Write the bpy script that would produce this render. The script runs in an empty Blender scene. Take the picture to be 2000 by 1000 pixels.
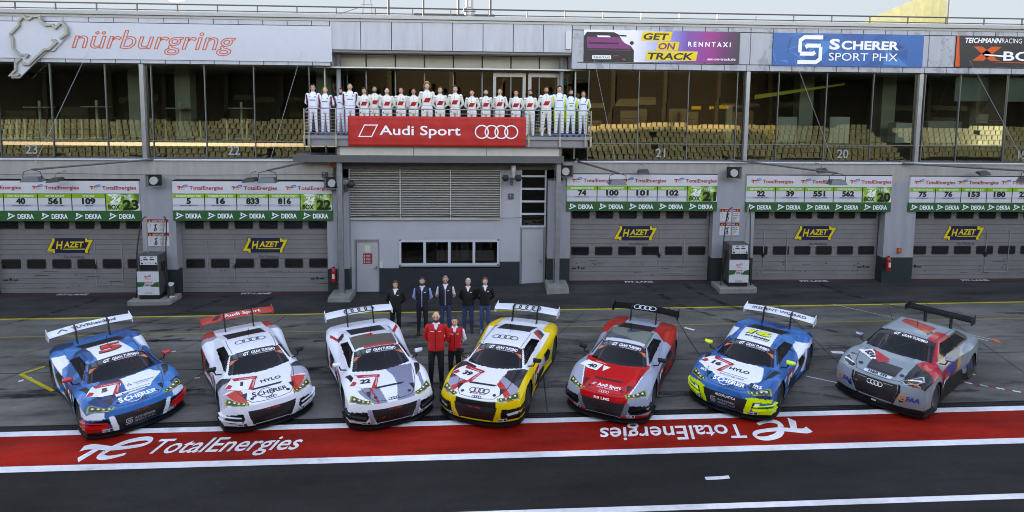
import bpy, bmesh, math, random
import numpy as np
from mathutils import Vector, Matrix
random.seed(7); rng=np.random.default_rng(7)
S=bpy.context.scene; COL=S.collection
# ---------------- camera, sky, sun, exposure ----------------
F=1137.; PX=1000.; PY=290.; TH=math.atan(4.2e-5*F); PITCH=math.atan((290-192)/F); ROLL=.010; G=.010
CAM=np.array([0,-21.9,7.27])
_f=np.array([math.sin(TH)*math.cos(PITCH),math.cos(TH)*math.cos(PITCH),-math.sin(PITCH)])
_r=np.array([math.cos(TH),-math.sin(TH),0]); _u=np.cross(_r,_f)
_R=_r*math.cos(ROLL)+_u*math.sin(ROLL); _U=_u*math.cos(ROLL)-_r*math.sin(ROLL)
cd=bpy.data.cameras.new('camera'); cam=bpy.data.objects.new('camera',cd); COL.objects.link(cam)
cam.matrix_world=Matrix(((_R[0],_U[0],-_f[0],CAM[0]),(_R[1],_U[1],-_f[1],CAM[1]),(_R[2],_U[2],-_f[2],CAM[2]),(0,0,0,1)))
cd.sensor_width=36; cd.lens=36*F/2000; cd.shift_y=-(500-PY)/2000; cd.clip_end=3000
S.camera=cam
SUN_EL=math.radians(9.0); SUN_AZ=math.radians(-27)   # azimuth from +Y toward +X
w=bpy.data.worlds.new('World'); S.world=w; w.use_nodes=True
nt=w.node_tree; bg=nt.nodes['Background']; sk=nt.nodes.new('ShaderNodeTexSky'); sk.sky_type='NISHITA'; sk.sun_disc=False
sk.sun_elevation=SUN_EL; sk.sun_rotation=SUN_AZ; sk.dust_density=0.6; sk.air_density=1.0; sk.ozone_density=1.4
nt.links.new(sk.outputs[0],bg.inputs[0]); bg.inputs[1].default_value=.15
ld=bpy.data.lights.new('sun','SUN'); sun=bpy.data.objects.new('sun',ld); COL.objects.link(sun)
ld.energy=2.2; ld.angle=math.radians(.5); ld.color=(1,.86,.66)
sd=Vector((math.sin(SUN_AZ)*math.cos(SUN_EL),math.cos(SUN_AZ)*math.cos(SUN_EL),math.sin(SUN_EL)))
sun.rotation_euler=sd.to_track_quat('Z','Y').to_euler()
S.view_settings.view_transform='Standard'; S.view_settings.look='None'; S.view_settings.exposure=3.1; S.view_settings.gamma=1
S.view_settings.use_white_balance=True; S.view_settings.white_balance_temperature=9000; S.view_settings.white_balance_tint=30
S.cycles.max_bounces=8; S.cycles.transparent_max_bounces=12; S.cycles.caustics_reflective=False; S.cycles.caustics_refractive=False
S.cycles.use_denoising=True; S.cycles.filter_width=1.0
# ---------------- helpers ----------------
def ray(x,y): return _f+_R*(x-PX)/F-_U*(y-PY)/F
def at(x,y,Y):
    d=ray(x,y); return CAM+d*((Y-CAM[1])/d[1])
def X(x,Y=0,y=300): return float(at(x,y,Y)[0])
def Z(y,x=1000,Y=0): return float(at(x,y,Y)[2])
FL_L=-.14; FL_R=.23
def gz(x,y=-5):
    g=G*x
    if y>-2.6:
        fl=FL_L if x<-3.6 else FL_R if x>3 else FL_L+(FL_R-FL_L)*(x+3.6)/6.6
        t=min(1,(y+2.6)/2.2); g+=(fl-g)*t*t*(3-2*t)
    return g
def srgb(r,g,b):
    f=lambda c:(c/12.92 if c<=.04045 else ((c+.055)/1.055)**2.4)
    return (f(r/255),f(g/255),f(b/255))
MATS={}
def mat(name,col=(.5,.5,.5),rough=.5,metal=0,var=0,scale=3,bump=0,bscale=40,coat=0,spec=.5,attr=None,emit=0,stretch=(1,1,1),streak=0):
    if name in MATS: return MATS[name]
    m=bpy.data.materials.new(name); m.use_nodes=True; t=m.node_tree; p=t.nodes['Principled BSDF']; L=t.links.new
    p.inputs['Roughness'].default_value=rough; p.inputs['Metallic'].default_value=metal
    p.inputs['Specular IOR Level'].default_value=spec
    if coat: p.inputs['Coat Weight'].default_value=coat; p.inputs['Coat Roughness'].default_value=.04
    p.inputs['Base Color'].default_value=(*col,1); src=None
    if attr:
        a=t.nodes.new('ShaderNodeAttribute'); a.attribute_name=attr; src=a.outputs['Color']
    if var or bump or streak:
        tc=t.nodes.new('ShaderNodeTexCoord'); mp=t.nodes.new('ShaderNodeMapping'); mp.inputs['Scale'].default_value=stretch
        L(tc.outputs['Object'],mp.inputs[0])
    if var:
        n=t.nodes.new('ShaderNodeTexNoise'); n.inputs['Scale'].default_value=scale; n.inputs['Detail'].default_value=8; n.inputs['Roughness'].default_value=.65
        L(mp.outputs[0],n.inputs[0])
        mr=t.nodes.new('ShaderNodeMapRange'); mr.inputs[1].default_value=.3; mr.inputs[2].default_value=.7; mr.inputs[3].default_value=1-var; mr.inputs[4].default_value=1+var*.6
        L(n.outputs[0],mr.inputs[0])
        mx=t.nodes.new('ShaderNodeMix'); mx.data_type='RGBA'; mx.blend_type='MULTIPLY'; mx.inputs[0].default_value=1
        if src is not None: L(src,mx.inputs[6])
        else: mx.inputs[6].default_value=(*col,1)
        cb=t.nodes.new('ShaderNodeCombineColor'); [L(mr.outputs[0],cb.inputs[i]) for i in range(3)]
        L(cb.outputs[0],mx.inputs[7]); src=mx.outputs[2]
        mr2=t.nodes.new('ShaderNodeMapRange'); mr2.inputs[3].default_value=max(.02,rough-.12); mr2.inputs[4].default_value=min(1,rough+.12); L(n.outputs[0],mr2.inputs[0]); L(mr2.outputs[0],p.inputs['Roughness'])
    if src is not None: L(src,p.inputs['Base Color'])
    if bump:
        n=t.nodes.new('ShaderNodeTexNoise'); n.inputs['Scale'].default_value=bscale; n.inputs['Detail'].default_value=6; L(mp.outputs[0],n.inputs[0])
        b=t.nodes.new('ShaderNodeBump'); b.inputs['Strength'].default_value=bump; b.inputs['Distance'].default_value=.02; L(n.outputs[0],b.inputs['Height']); L(b.outputs[0],p.inputs['Normal'])
    if emit: p.inputs['Emission Color'].default_value=(*col,1); p.inputs['Emission Strength'].default_value=emit
    MATS[name]=m; return m
def paint(r,g,b,rough=.5,tag='paint'): return mat('%s_%d_%d_%d'%(tag,r,g,b),srgb(r,g,b),rough)
def tagit(o,label=None,cat=None,group=None,kind=None):
    if label: o['label']=label
    if cat: o['category']=cat
    if group: o['group']=group
    if kind: o['kind']=kind
    return o
def empty(name,loc=(0,0,0),label=None,cat=None,group=None,rot=None):
    o=bpy.data.objects.new(name,None); COL.objects.link(o); o.location=loc; o.empty_display_size=.2
    if rot is not None: o.rotation_euler=rot
    return tagit(o,label,cat,group)
class MB:
    def __init__(s): s.v=[]; s.f=[]; s.m=[]
    def add(s,vs,fs,m=0):
        b=len(s.v); s.v.extend([tuple(map(float,q)) for q in vs]); s.f.extend([tuple(b+i for i in f) for f in fs]); s.m.extend([m]*len(fs)); return s
    def box(s,x0,x1,y0,y1,z0,z1,m=0):
        return s.add([(x,y,z) for z in(z0,z1) for y in(y0,y1) for x in(x0,x1)],[(0,2,3,1),(4,5,7,6),(0,1,5,4),(1,3,7,5),(3,2,6,7),(2,0,4,6)],m)
    def quad(s,a,b,c,d,m=0): return s.add([a,b,c,d],[(0,1,2,3)],m)
    def tube(s,pts,r,n=8,m=0,cap=True):
        pts=[Vector(p) for p in pts]; rs=r if hasattr(r,'__len__') else [r]*len(pts); rings=[]; fs=[]
        up=Vector((0,0,1)); prev=None
        for i,p in enumerate(pts):
            t=((pts[min(i+1,len(pts)-1)]-pts[max(i-1,0)])).normalized()
            if prev is None:
                a=t.cross(up); a=a if a.length>1e-3 else t.cross(Vector((1,0,0))); a.normalize()
            else: a=(prev-t*prev.dot(t)).normalized()
            prev=a; b=t.cross(a)
            rings+=[p+(a*math.cos(k*2*math.pi/n)+b*math.sin(k*2*math.pi/n))*rs[i] for k in range(n)]
        for i in range(len(pts)-1):
            for k in range(n): fs.append((i*n+k,i*n+(k+1)%n,(i+1)*n+(k+1)%n,(i+1)*n+k))
        if cap: fs+= [tuple(range(n-1,-1,-1)),tuple((len(pts)-1)*n+k for k in range(n))]
        return s.add(rings,fs,m)
    def prism(s,poly,fn,d0,d1,m=0):
        n=len(poly); vs=[fn(a,b,d0) for a,b in poly]+[fn(a,b,d1) for a,b in poly]
        return s.add(vs,[tuple(range(n-1,-1,-1)),tuple(range(n,2*n))]+[(i,(i+1)%n,n+(i+1)%n,n+i) for i in range(n)],m)
    def shape(s,sh,fn,m=0):
        if isinstance(sh,list):
            p=np.array(fn(0.,0.),float); n_=np.cross(np.array(fn(.01,0.),float)-p,np.array(fn(0.,.01),float)-p); n_/=np.linalg.norm(n_)+1e-12
            for k,q in enumerate(sh): s.shape(q,lambda a,b,k=k:tuple(np.array(fn(a,b),float)+n_*.0008*k),m)
            return s
        vs,fs=sh; return s.add([fn(a,b) for a,b in vs],fs,m)
    def lathe(s,prof,c,n=16,m=0,axis='z'):
        c=Vector(c); vs=[];fs=[]
        for r,h in prof:
            for k in range(n):
                a=2*math.pi*k/n; x,y=r*math.cos(a),r*math.sin(a)
                vs.append(c+(Vector((x,y,h)) if axis=='z' else Vector((h,x,y)) if axis=='x' else Vector((x,h,y))))
        for i in range(len(prof)-1):
            for k in range(n): fs.append((i*n+k,i*n+(k+1)%n,(i+1)*n+(k+1)%n,(i+1)*n+k))
        fs+=[tuple(range(n)),tuple((len(prof)-1)*n+k for k in range(n))]
        return s.add(vs,fs,m)
    def build(s,name,mats,parent=None,smooth=False,local=False,bevel=0):
        me=bpy.data.meshes.new(name); off=Vector((0,0,0))
        if parent is not None and not local:
            q=parent
            while q is not None: off+=q.location; q=q.parent
        me.from_pydata([(a-off[0],b-off[1],c-off[2]) for a,b,c in s.v] if off.length else s.v,[],s.f)
        for m in (mats if isinstance(mats,(list,tuple)) else [mats]): me.materials.append(m)
        me.polygons.foreach_set('material_index',s.m)
        if smooth: me.polygons.foreach_set('use_smooth',[True]*len(me.polygons))
        bm=bmesh.new(); bm.from_mesh(me); bmesh.ops.recalc_face_normals(bm,faces=bm.faces[:]); bm.to_mesh(me); bm.free()
        o=bpy.data.objects.new(name,me); COL.objects.link(o)
        if parent is not None: o.parent=parent
        if bevel:
            b=o.modifiers.new('bevel','BEVEL'); b.width=bevel; b.segments=2; b.limit_method='ANGLE'
        return o
# ---- 2-D shapes: (verts, faces) ----
_tc={}
def text2d(s,bold=.02,shear=0,outline=0):
    k=(s,bold,shear,outline)
    if k in _tc: return _tc[k]
    cu=bpy.data.curves.new('txt','FONT'); cu.body=s; cu.size=1; cu.offset=0 if outline else bold; cu.shear=shear; cu.resolution_u=3
    if outline: cu.fill_mode='NONE'
    o=bpy.data.objects.new('txt',cu); COL.objects.link(o); dg=bpy.context.evaluated_depsgraph_get(); dg.update()
    me=bpy.data.meshes.new_from_object(o.evaluated_get(dg)); bpy.data.objects.remove(o); bpy.data.curves.remove(cu)
    if outline:
        V_=[(q.co.x,q.co.y) for q in me.vertices]; nb={}
        for ed in me.edges: p,q=ed.vertices; nb.setdefault(p,[]).append(q); nb.setdefault(q,[]).append(p)
        seen=set(); L=[]
        for st in nb:
            if st in seen: continue
            lp=[st]; seen.add(st); cur=st
            while True:
                nx=[q for q in nb[cur] if q not in seen]
                if not nx: break
                cur=nx[0]; seen.add(cur); lp.append(cur)
            pts=[V_[q] for q in lp]; pts=[p for i,p in enumerate(pts) if math.hypot(p[0]-pts[i-1][0],p[1]-pts[i-1][1])>1e-4]
            if len(pts)>2: L.append(stroke(pts,outline*2,True))
        bpy.data.meshes.remove(me); v,fs=merge(*L); v=v.copy(); v[:,0]-=v[:,0].min(); v/=.729; _tc[k]=(v,fs); return _tc[k]
    v=np.array([(q.co.x,q.co.y) for q in me.vertices]).reshape(-1,2); fs=[tuple(p.vertices) for p in me.polygons]; bpy.data.meshes.remove(me)
    if len(v): v[:,0]-=v[:,0].min(); v/=.729
    _tc[k]=(v,fs); return _tc[k]
def txt(s,x,y,h,w=None,align='l',bold=.02,shear=0,outline=0):
    v,f=text2d(s,bold,shear,outline); 
    if not len(v): return (v,f)
    W=v[:,0].max(); sx=h if w is None else w/W
    q=v*np.array([sx,h]); ww=W*sx
    q=q+np.array([x-(0 if align=='l' else ww/2 if align=='c' else ww),y]); return (q,f)
def merge(*sh):
    V=[];Fs=[];b=0
    for v,f in sh:
        v=np.asarray(v,float).reshape(-1,2); V.append(v); Fs+=[tuple(i+b for i in t) for t in f]; b+=len(v)
    return (np.vstack(V) if V else np.zeros((0,2)),Fs)
def xf(sh,sx=1,sy=None,rot=0,dx=0,dy=0,sh_=0):
    if isinstance(sh,list): return [xf(q,sx,sy,rot,dx,dy,sh_) for q in sh]
    v=np.asarray(sh[0],float)*np.array([sx,sx if sy is None else sy]); v=np.c_[v[:,0]+sh_*v[:,1],v[:,1]]; c,s=math.cos(rot),math.sin(rot)
    return (np.c_[v[:,0]*c-v[:,1]*s+dx,v[:,0]*s+v[:,1]*c+dy],sh[1])
def rect(x0,y0,x1,y1): return (np.array([(x0,y0),(x1,y0),(x1,y1),(x0,y1)],float),[(0,1,2,3)])
def poly(*p): return (np.array(p,float),[tuple(range(len(p)))])
def ring(cx,cy,r,w,n=28):
    a=np.arange(n)*2*math.pi/n; c=np.c_[np.cos(a),np.sin(a)]
    return (np.vstack([c*(r+w/2),c*(r-w/2)])+[cx,cy],[(i,(i+1)%n,n+(i+1)%n,n+i) for i in range(n)])
def disc(cx,cy,r,n=20):
    a=np.arange(n)*2*math.pi/n; return (np.c_[np.cos(a)*r+cx,np.sin(a)*r+cy],[tuple(range(n))])
def stroke(pts,w,closed=False):
    P=np.array(pts,float); n=len(P); ws=np.array(w if hasattr(w,'__len__') else [w]*n); L=[];
    for i in range(n):
        a=P[(i-1)%n] if closed or i else P[0]; b=P[(i+1)%n] if closed or i<n-1 else P[-1]
        if closed or 0<i<n-1:
            d1=(P[i]-a)/(np.linalg.norm(P[i]-a)+1e-9); d2=(b-P[i])/(np.linalg.norm(b-P[i])+1e-9); t=d1+d2; t/=np.linalg.norm(t)+1e-9; nn=np.array([-t[1],t[0]]); k=1/max(.5,nn@np.array([-d1[1],d1[0]]))
        else:
            t=(b-a)/(np.linalg.norm(b-a)+1e-9); nn=np.array([-t[1],t[0]]); k=1
        L.append((P[i]+nn*ws[i]/2*k,P[i]-nn*ws[i]/2*k))
    v=np.array([q for p in L for q in p]); m=n if closed else n-1
    return (v,[(2*i,2*i+1,(2*i+3)%(2*n),(2*i+2)%(2*n)) for i in range(m)])
def rings4(cx,cy,w,t=.1):
    r=w/7.4*1.08; 
    return [ring(cx+(i-1.5)*r*1.52,cy,r,t*r*2) for i in range(4)]
def sm(pts,k=6):
    P=np.array(pts,float); t=np.linspace(0,len(P)-1,(len(P)-1)*k+1); out=[]
    for q in t:
        i=min(int(q),len(P)-2); f=q-i; p0=P[max(i-1,0)];p1=P[i];p2=P[i+1];p3=P[min(i+2,len(P)-1)]
        out.append(.5*((2*p1)+(-p0+p2)*f+(2*p0-5*p1+4*p2-p3)*f*f+(-p0+3*p1-3*p2+p3)*f**3))
    return np.array(out)
# te logo in a 4.1 x 1.15 box: (t part, e loop top, e loop bottom)
def te_logo():
    bar=sm([(.1,.62),(.5,.72),(1.2,.66),(2.0,.58),(2.9,.62)]); tp=stroke(bar,np.linspace(.34,.2,len(bar)))
    stm=sm([(1.15,.66),(.95,.4),(.65,-.02)]); ts=stroke(stm,np.linspace(.3,.42,len(stm)))
    l1=sm([(2.9,.62),(3.6,.72),(3.92,.9),(3.75,1.08),(3.2,1.1),(2.5,.95),(2.05,.7),(1.75,.4)]); e1=stroke(l1,np.interp(np.arange(len(l1)),[0,14,len(l1)-1],[.2,.2,.34]))
    l2=sm([(1.75,.4),(1.72,.18),(2.1,.06),(2.6,.1),(3.15,.24)]); e2=stroke(l2,np.interp(np.arange(len(l2)),[0,len(l2)-1],[.34,.14]))
    return [tp,ts],[e1],[e2]
TE_T,TE_A,TE_B=te_logo(); TE_ALL=TE_T+TE_A+TE_B
def on_y(Y): return lambda a,b:(a,Y,b)
# ---------------- the setting: ground ----------------
def grid_sheet(name,xs,ys,dz,mats,kind='structure',sel=None):
    m=MB(); nx=len(xs); vs=[(x,y,gz(x,y)+dz) for y in ys for x in xs]
    m.add(vs,[(j*nx+i,j*nx+i+1,(j+1)*nx+i+1,(j+1)*nx+i) for j in range(len(ys)-1) for i in range(nx-1)])
    o=m.build(name,mats,smooth=True); o['kind']=kind; return o
# pale sky backdrop far behind the building, open round the sun itself
def sky_backdrop():
    az=np.radians(np.arange(-75,75.01,.3)); el=np.radians(np.arange(-1.2,15.01,.3)); A_,E_=np.meshgrid(az,el); s0=np.array([SUN_AZ,SUN_EL]); r0=math.radians(1.25)
    d=np.hypot((A_-s0[0])*math.cos(SUN_EL),E_-s0[1]); k=np.abs(d-r0)<math.radians(.22); f=np.where(k,r0/np.maximum(d,1e-6),1.); A_=s0[0]+(A_-s0[0])*f; E_=s0[1]+(E_-s0[1])*f; ins=(d<r0-math.radians(.22))
    m=MB(); n,w_=A_.shape; R=800.; vs=np.stack([CAM[0]+R*np.sin(A_),CAM[1]+R*np.cos(A_),CAM[2]+R*np.tan(E_)],-1).reshape(-1,3)
    fs=[(j*w_+i,j*w_+i+1,(j+1)*w_+i+1,(j+1)*w_+i) for j in range(n-1) for i in range(w_-1) if not(ins[j,i] or ins[j,i+1] or ins[j+1,i] or ins[j+1,i+1])]
    m.add(vs,fs); mt=bpy.data.materials.new('sky_glow'); mt.use_nodes=True; t=mt.node_tree; t.nodes.clear(); e=t.nodes.new('ShaderNodeEmission'); o=t.nodes.new('ShaderNodeOutputMaterial'); e.inputs[0].default_value=(.555,.87,1.14,1); e.inputs[1].default_value=.108; t.links.new(e.outputs[0],o.inputs[0])
    o=m.build('sky',mt); o['kind']='structure'
sky_backdrop()
XS=np.unique(np.r_[np.linspace(-60,-24,7),np.linspace(-24,32,57),np.linspace(32,70,7)])
def ground_mat(name,base,kind):
    m=bpy.data.materials.new(name); m.use_nodes=True; t=m.node_tree; p=t.nodes['Principled BSDF']; L=t.links.new; N=t.nodes.new
    tc=N('ShaderNodeTexCoord')
    def noise(sc,stretch=(1,1,1),det=8,rot=0):
        mp=N('ShaderNodeMapping'); mp.inputs['Scale'].default_value=stretch; mp.inputs['Rotation'].default_value=(0,0,rot); L(tc.outputs['Object'],mp.inputs[0])
        n=N('ShaderNodeTexNoise'); n.inputs['Scale'].default_value=sc; n.inputs['Detail'].default_value=det; n.inputs['Roughness'].default_value=.62; L(mp.outputs[0],n.inputs[0]); return n.outputs[0]
    def mrange(v,a,b,c,d):
        r=N('ShaderNodeMapRange'); [setattr(r.inputs[i+1],'default_value',q) for i,q in enumerate((a,b,c,d))]; L(v,r.inputs[0]); return r.outputs[0]
    def mul(a,b):
        r=N('ShaderNodeMath'); r.operation='MULTIPLY'; L(a,r.inputs[0]); L(b,r.inputs[1]); return r.outputs[0]
    f=mrange(noise(.35,(1,1.6,1)),.3,.7,.66,1.25)
    f=mul(f,mrange(noise(7),.3,.7,.9,1.1))
    if kind=='concrete':
        f=mul(f,mrange(noise(.8,(.3,1.5,1),9,.3),.36,.60,.62,1.08))
        f=mul(f,mrange(noise(1.1,(.35,2.4,1),8,-.12),.34,.46,.55,1.05))
        f=mul(f,mrange(noise(90,det=2),.3,.7,.86,1.14)); 
    if kind=='asphalt':
        f=mul(f,mrange(noise(55,det=3),.35,.72,.75,1.3)); 
        v=N('ShaderNodeTexVoronoi'); v.inputs['Scale'].default_value=22; L(tc.outputs['Object'],v.inputs[0])
        f2=mrange(v.outputs[0],.04,.12,5.5,1.0); f=mul(f,f2)
        f=mul(f,mrange(noise(.6,(.12,2.4,1),6),.3,.7,.8,1.12))
    if kind=='red':
        f=mul(f,mrange(noise(.8,(.35,2.0,1),8),.34,.62,.60,1.12)); f=mul(f,mrange(noise(60,det=2),.3,.7,.9,1.1))
    if kind=='white':
        f=mul(f,mrange(noise(3,(.4,3,1),10),.25,.42,.72,1.03)); f=mul(f,mrange(noise(1.1,(1,1,1),10),.22,.36,.6,1.0))
    cb=N('ShaderNodeCombineColor'); [L(f,cb.inputs[i]) for i in range(3)]
    mx=N('ShaderNodeMix'); mx.data_type='RGBA'; mx.blend_type='MULTIPLY'; mx.inputs[0].default_value=1; mx.inputs[6].default_value=(*base,1); L(cb.outputs[0],mx.inputs[7]); L(mx.outputs[2],p.inputs['Base Color'])
    rg=mrange(noise(.8,(.3,1.6,1)),.3,.7,.5,.85); L(rg,p.inputs['Roughness']); p.inputs['Specular IOR Level'].default_value=.22 if kind in('concrete',) else .10
    b=N('ShaderNodeBump'); b.inputs['Strength'].default_value=.35; b.inputs['Distance'].default_value=.008; L(noise(70 if kind!='asphalt' else 120,det=4),b.inputs['Height']); L(b.outputs[0],p.inputs['Normal'])
    return m
M_CON=ground_mat('apron_concrete',(.138,.130,.118),'concrete'); M_ASP=ground_mat('lane_asphalt',(.021,.0207,.020),'asphalt')
M_RED=ground_mat('red_lane_paint',(.33,.012,.005),'red'); M_WHI=ground_mat('line_paint',(.66,.66,.68),'white'); M_YEL=ground_mat('yellow_line_paint',(.5,.42,.03),'white')
M_JOINT=mat('joint_tar',(.018,.018,.018),.8)
gnd=MB().quad((-900,-900,-1.2),(900,-900,-1.2),(900,900,-1.2),(-900,900,-1.2)).build('ground',mat('far_ground',(.09,.1,.06),.9,var=.3,scale=.02)); gnd['kind']='structure'
grid_sheet('pavement',XS,[-9.03,-7.5,-6,-4.5,-3.6,-2.6,-2.4,-2.1,-1.8,-1.5,-1.2,-.9,-.6,-.4,0,1.2],0,M_CON)
grid_sheet('pit_lane_road',XS,[-22.5,-20,-17,-14.8,-12.3,-10.6,-9.27],0,M_ASP)
grid_sheet('red_lane',XS,[-10.54,-10,-9.44],.004,M_RED)
grid_sheet('lane_line',XS,[-9.46,-9.27],.008,M_WHI); grid_sheet('lane_line',XS,[-10.71,-10.52],.008,M_WHI); grid_sheet('lane_line',XS,[-12.34,-12.2],.004,M_WHI)
M_STR=ground_mat('strip_dark',(.042,.041,.040),'concrete')
grid_sheet('apron_strip',XS,[-2.5,-2.4,-2.2,-2,-1.8,-1.6,-1.4,-1.2,-1,-.8,-.6,-.4,0.],.003,M_STR)  # strip beside the building, base colour darker than the rest of the apron
grid_sheet('yellow_line',XS,[-2.55,-2.46],.004,M_YEL); 
M_YOLD=ground_mat('worn_yellow',(.26,.22,.06),'white')
grid_sheet('worn_line',XS,[-4.04,-3.97],.004,M_YOLD)
# drain channel with a slotted grate, in a real slot of the ground
d=grid_sheet('drain_bed',XS,[-9.28,-9.02],-.14,mat('drain_dark',(.01,.01,.01),.9))
gm=MB()
for r,(ya,yb) in enumerate(((-9.245,-9.19),(-9.165,-9.115),(-9.09,-9.04))):
    for i in range(int(40/.06)):
        x=-18+i*.06; z=gz(x,-9); gm.box(x,x+.032,ya,yb,z-.05,z-.012)
for ya,yb in ((-9.27,-9.245),(-9.19,-9.165),(-9.115,-9.09),(-9.04,-9.02)):
    for x in range(-24,32): gm.add([(x+a,y,gz(x+a)+q) for q in(-.1,-.006) for y in (ya,yb) for a in(0,1)],[(0,2,3,1),(4,5,7,6),(0,1,5,4),(1,3,7,5),(3,2,6,7),(2,0,4,6)])
gr=gm.build('drain_grate',mat('cast_iron',(.035,.034,.033),.55,metal=.6,var=.3,scale=5)); tagit(gr,'long black slotted drain grate along the front bumpers of the cars','drain')
# slab joints (tar lines)
jm=MB()
def gline(m,x0,y0,x1,y1,w,dz=.004,n=10):
    d=np.array([x1-x0,y1-y0]); L=np.linalg.norm(d); nn=np.array([-d[1],d[0]])/L*w/2
    for i in range(n):
        a=np.array([x0,y0])+d*i/n; b=np.array([x0,y0])+d*(i+1)/n
        m.quad(*[(p[0],p[1],gz(p[0],p[1])+dz) for p in (a-nn,b-nn,b+nn,a+nn)])
for y in (-6.45,): gline(jm,-24,y,32,y,.035,n=40)
for x0,x1 in ((-13.2,-10.2),(-7.9,-6.2),(-3.2,-2.8),(1.5,1.9),(5.9,6.6),(9.5,10.6),(14.,16.2)): gline(jm,x0,-9.0,x1,-.6,.03,n=24)
for x0,x1 in ((-12,-9.6),(-9.5,-7.4),(1.2,3.4),(12,14.1)): gline(jm,x0,-6.4,x1,-2.8,.02,n=10)
j=jm.build('pavement_joint',M_JOINT); j['kind']='structure'
# yellow bay angle left, paint marks, tape
ym=MB(); a=[(at(x,y,-8)) for x,y in ((0,0),)]
def gp(px,py):
    d=ray(px,py); t=-(CAM[2]-G*CAM[0])/(d[2]-G*d[0]); p=CAM+d*t; return p[0],p[1]
for a,b in (((40,731),(104,764)),((40,731),(88,716))): gline(ym,*gp(*a),*gp(*b),.09,.006,6)
o=ym.build('bay_line',M_YEL); tagit(o,kind='structure')
wm=MB()
for a,b,wd in (((1575,735),(1636,748),.05),((1870,720),(1905,733),.07),((1337,640),(1356,645),.1),((1624,688),(1648,689),.16),((380,739),(390,738),.05),((335,688),(344,686),.05),((52,739),(62,738),.06),((36,745),(46,743),.1)): gline(wm,*gp(*a),*gp(*b),wd,.006,3)
o=wm.build('floor_mark',M_WHI); tagit(o,kind='structure')
rm=MB()
for k in range(8):
    a=np.array(gp(1884,747))+(np.array(gp(2010,769))-np.array(gp(1884,747)))*k/8; b=np.array(gp(1884,747))+(np.array(gp(2010,769))-np.array(gp(1884,747)))*(k+1)/8; gline(rm,*a,*b,.07,.006,1)
    rm.m[-1]=k%2
gline(rm,*gp(1890,656),*gp(1930,666),.03,.006,1)
gline(rm,*gp(1625,594),*gp(1945,665),.02,.006,12); 
rm.quad(*[(q[0],q[1],gz(*q)+.008) for q in (gp(1938,662),gp(1950,664),gp(1957,671),gp(1942,668))],2)
o=rm.build('tape_mark',[M_WHI,mat('red_tape',(.3,.03,.03),.6),mat('orange_tape',(.6,.12,.02),.6)]); tagit(o,kind='structure')
# lane lettering: two 'TotalEnergies' paintings, one upside down
def lane_word(x0,y0,x1,y1,h,flip):
    sh=xf(TE_ALL,.98,1.0)+[txt('TotalEnergies',4.35,.22,.86,w=9.0,bold=.012,shear=.25)]
    Wd=13.4; m=MB(); d=np.array([x1-x0,y1-y0]); L=np.linalg.norm(d); ex=d/L; ey=np.array([-ex[1],ex[0]])
    s=L/Wd; o=np.array([x0,y0])
    m.shape(sh,lambda a,b:(lambda q:(q[0],q[1],gz(q[0])+.008))(o+ex*a*s+ey*b*h)); return m
a=gp(142,890); b=gp(588,872)
o=lane_word(a[0],-10.36,b[0],-10.34,.62,0).build('lane_lettering',M_WHI); tagit(o,'white lettering reading TotalEnergies painted on the red lane, readable from the camera','lane lettering')
a=gp(1595,850); b=gp(1170,850)
o=lane_word(a[0],-9.6,b[0],-9.6,.62,1).build('lane_lettering',M_WHI); tagit(o,'white lettering reading TotalEnergies painted upside down on the red lane','lane lettering')
nm=MB(); p0=gp(1376,937); p1=gp(1426,931)
for q in (((1376,932),(1405,930.5),(1404,937),(1379,938)),((1402,931),(1423,929),(1426,935),(1403,937))): nm.quad(*[(*gp(*k),gz(gp(*k)[0])+.006) for k in q])
o=nm.build('worn_number',M_WHI); tagit(o,kind='structure')

# rubber marks and stains on the apron
def mark_mat():
    m=bpy.data.materials.new('rubber_mark'); m.use_nodes=True; t=m.node_tree; p=t.nodes['Principled BSDF']; p.inputs['Base Color'].default_value=(.02,.02,.02,1); p.inputs['Roughness'].default_value=.7; p.inputs['Specular IOR Level'].default_value=.2; L=t.links.new
    tc=t.nodes.new('ShaderNodeTexCoord'); mp=t.nodes.new('ShaderNodeMapping'); mp.inputs['Scale'].default_value=(.7,3,1); n=t.nodes.new('ShaderNodeTexNoise'); n.inputs['Scale'].default_value=1.6; n.inputs['Detail'].default_value=9; n.inputs['Roughness'].default_value=.7; L(tc.outputs['Object'],mp.inputs[0]); L(mp.outputs[0],n.inputs[0])
    r=t.nodes.new('ShaderNodeMapRange'); r.inputs[1].default_value=.44; r.inputs[2].default_value=.64; r.inputs[3].default_value=0; r.inputs[4].default_value=.75; L(n.outputs[0],r.inputs[0]); L(r.outputs[0],p.inputs['Alpha']); return m
mk=MB(); R=random.Random(21)
for k in range(46):
    x=R.uniform(-17,19); y=R.choice((-3.2,-3.6,-4.6,-5.2,-5.9,-6.7,-7.6,-8.3)); L_=R.uniform(1.2,4.5); w_=R.choice((.16,.22,.3,.5)); c_=R.uniform(-.5,.5); pr=None; dz=.005+.0004*k
    for i in range(13):
        q=i/12; px_=x+L_*(q-.5); py_=y+c_*(q-.5)**2*4+R.uniform(-.25,.25)*0+(.18*c_)*q
        ww=w_*math.sin(math.pi*min(1,max(0.02,q)))**.5
        cur=[(px_,py_-ww/2,gz(px_,py_)+dz),(px_,py_+ww/2,gz(px_,py_)+dz)]
        if pr: mk.quad(pr[0],cur[0],cur[1],pr[1])
        pr=cur
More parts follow.
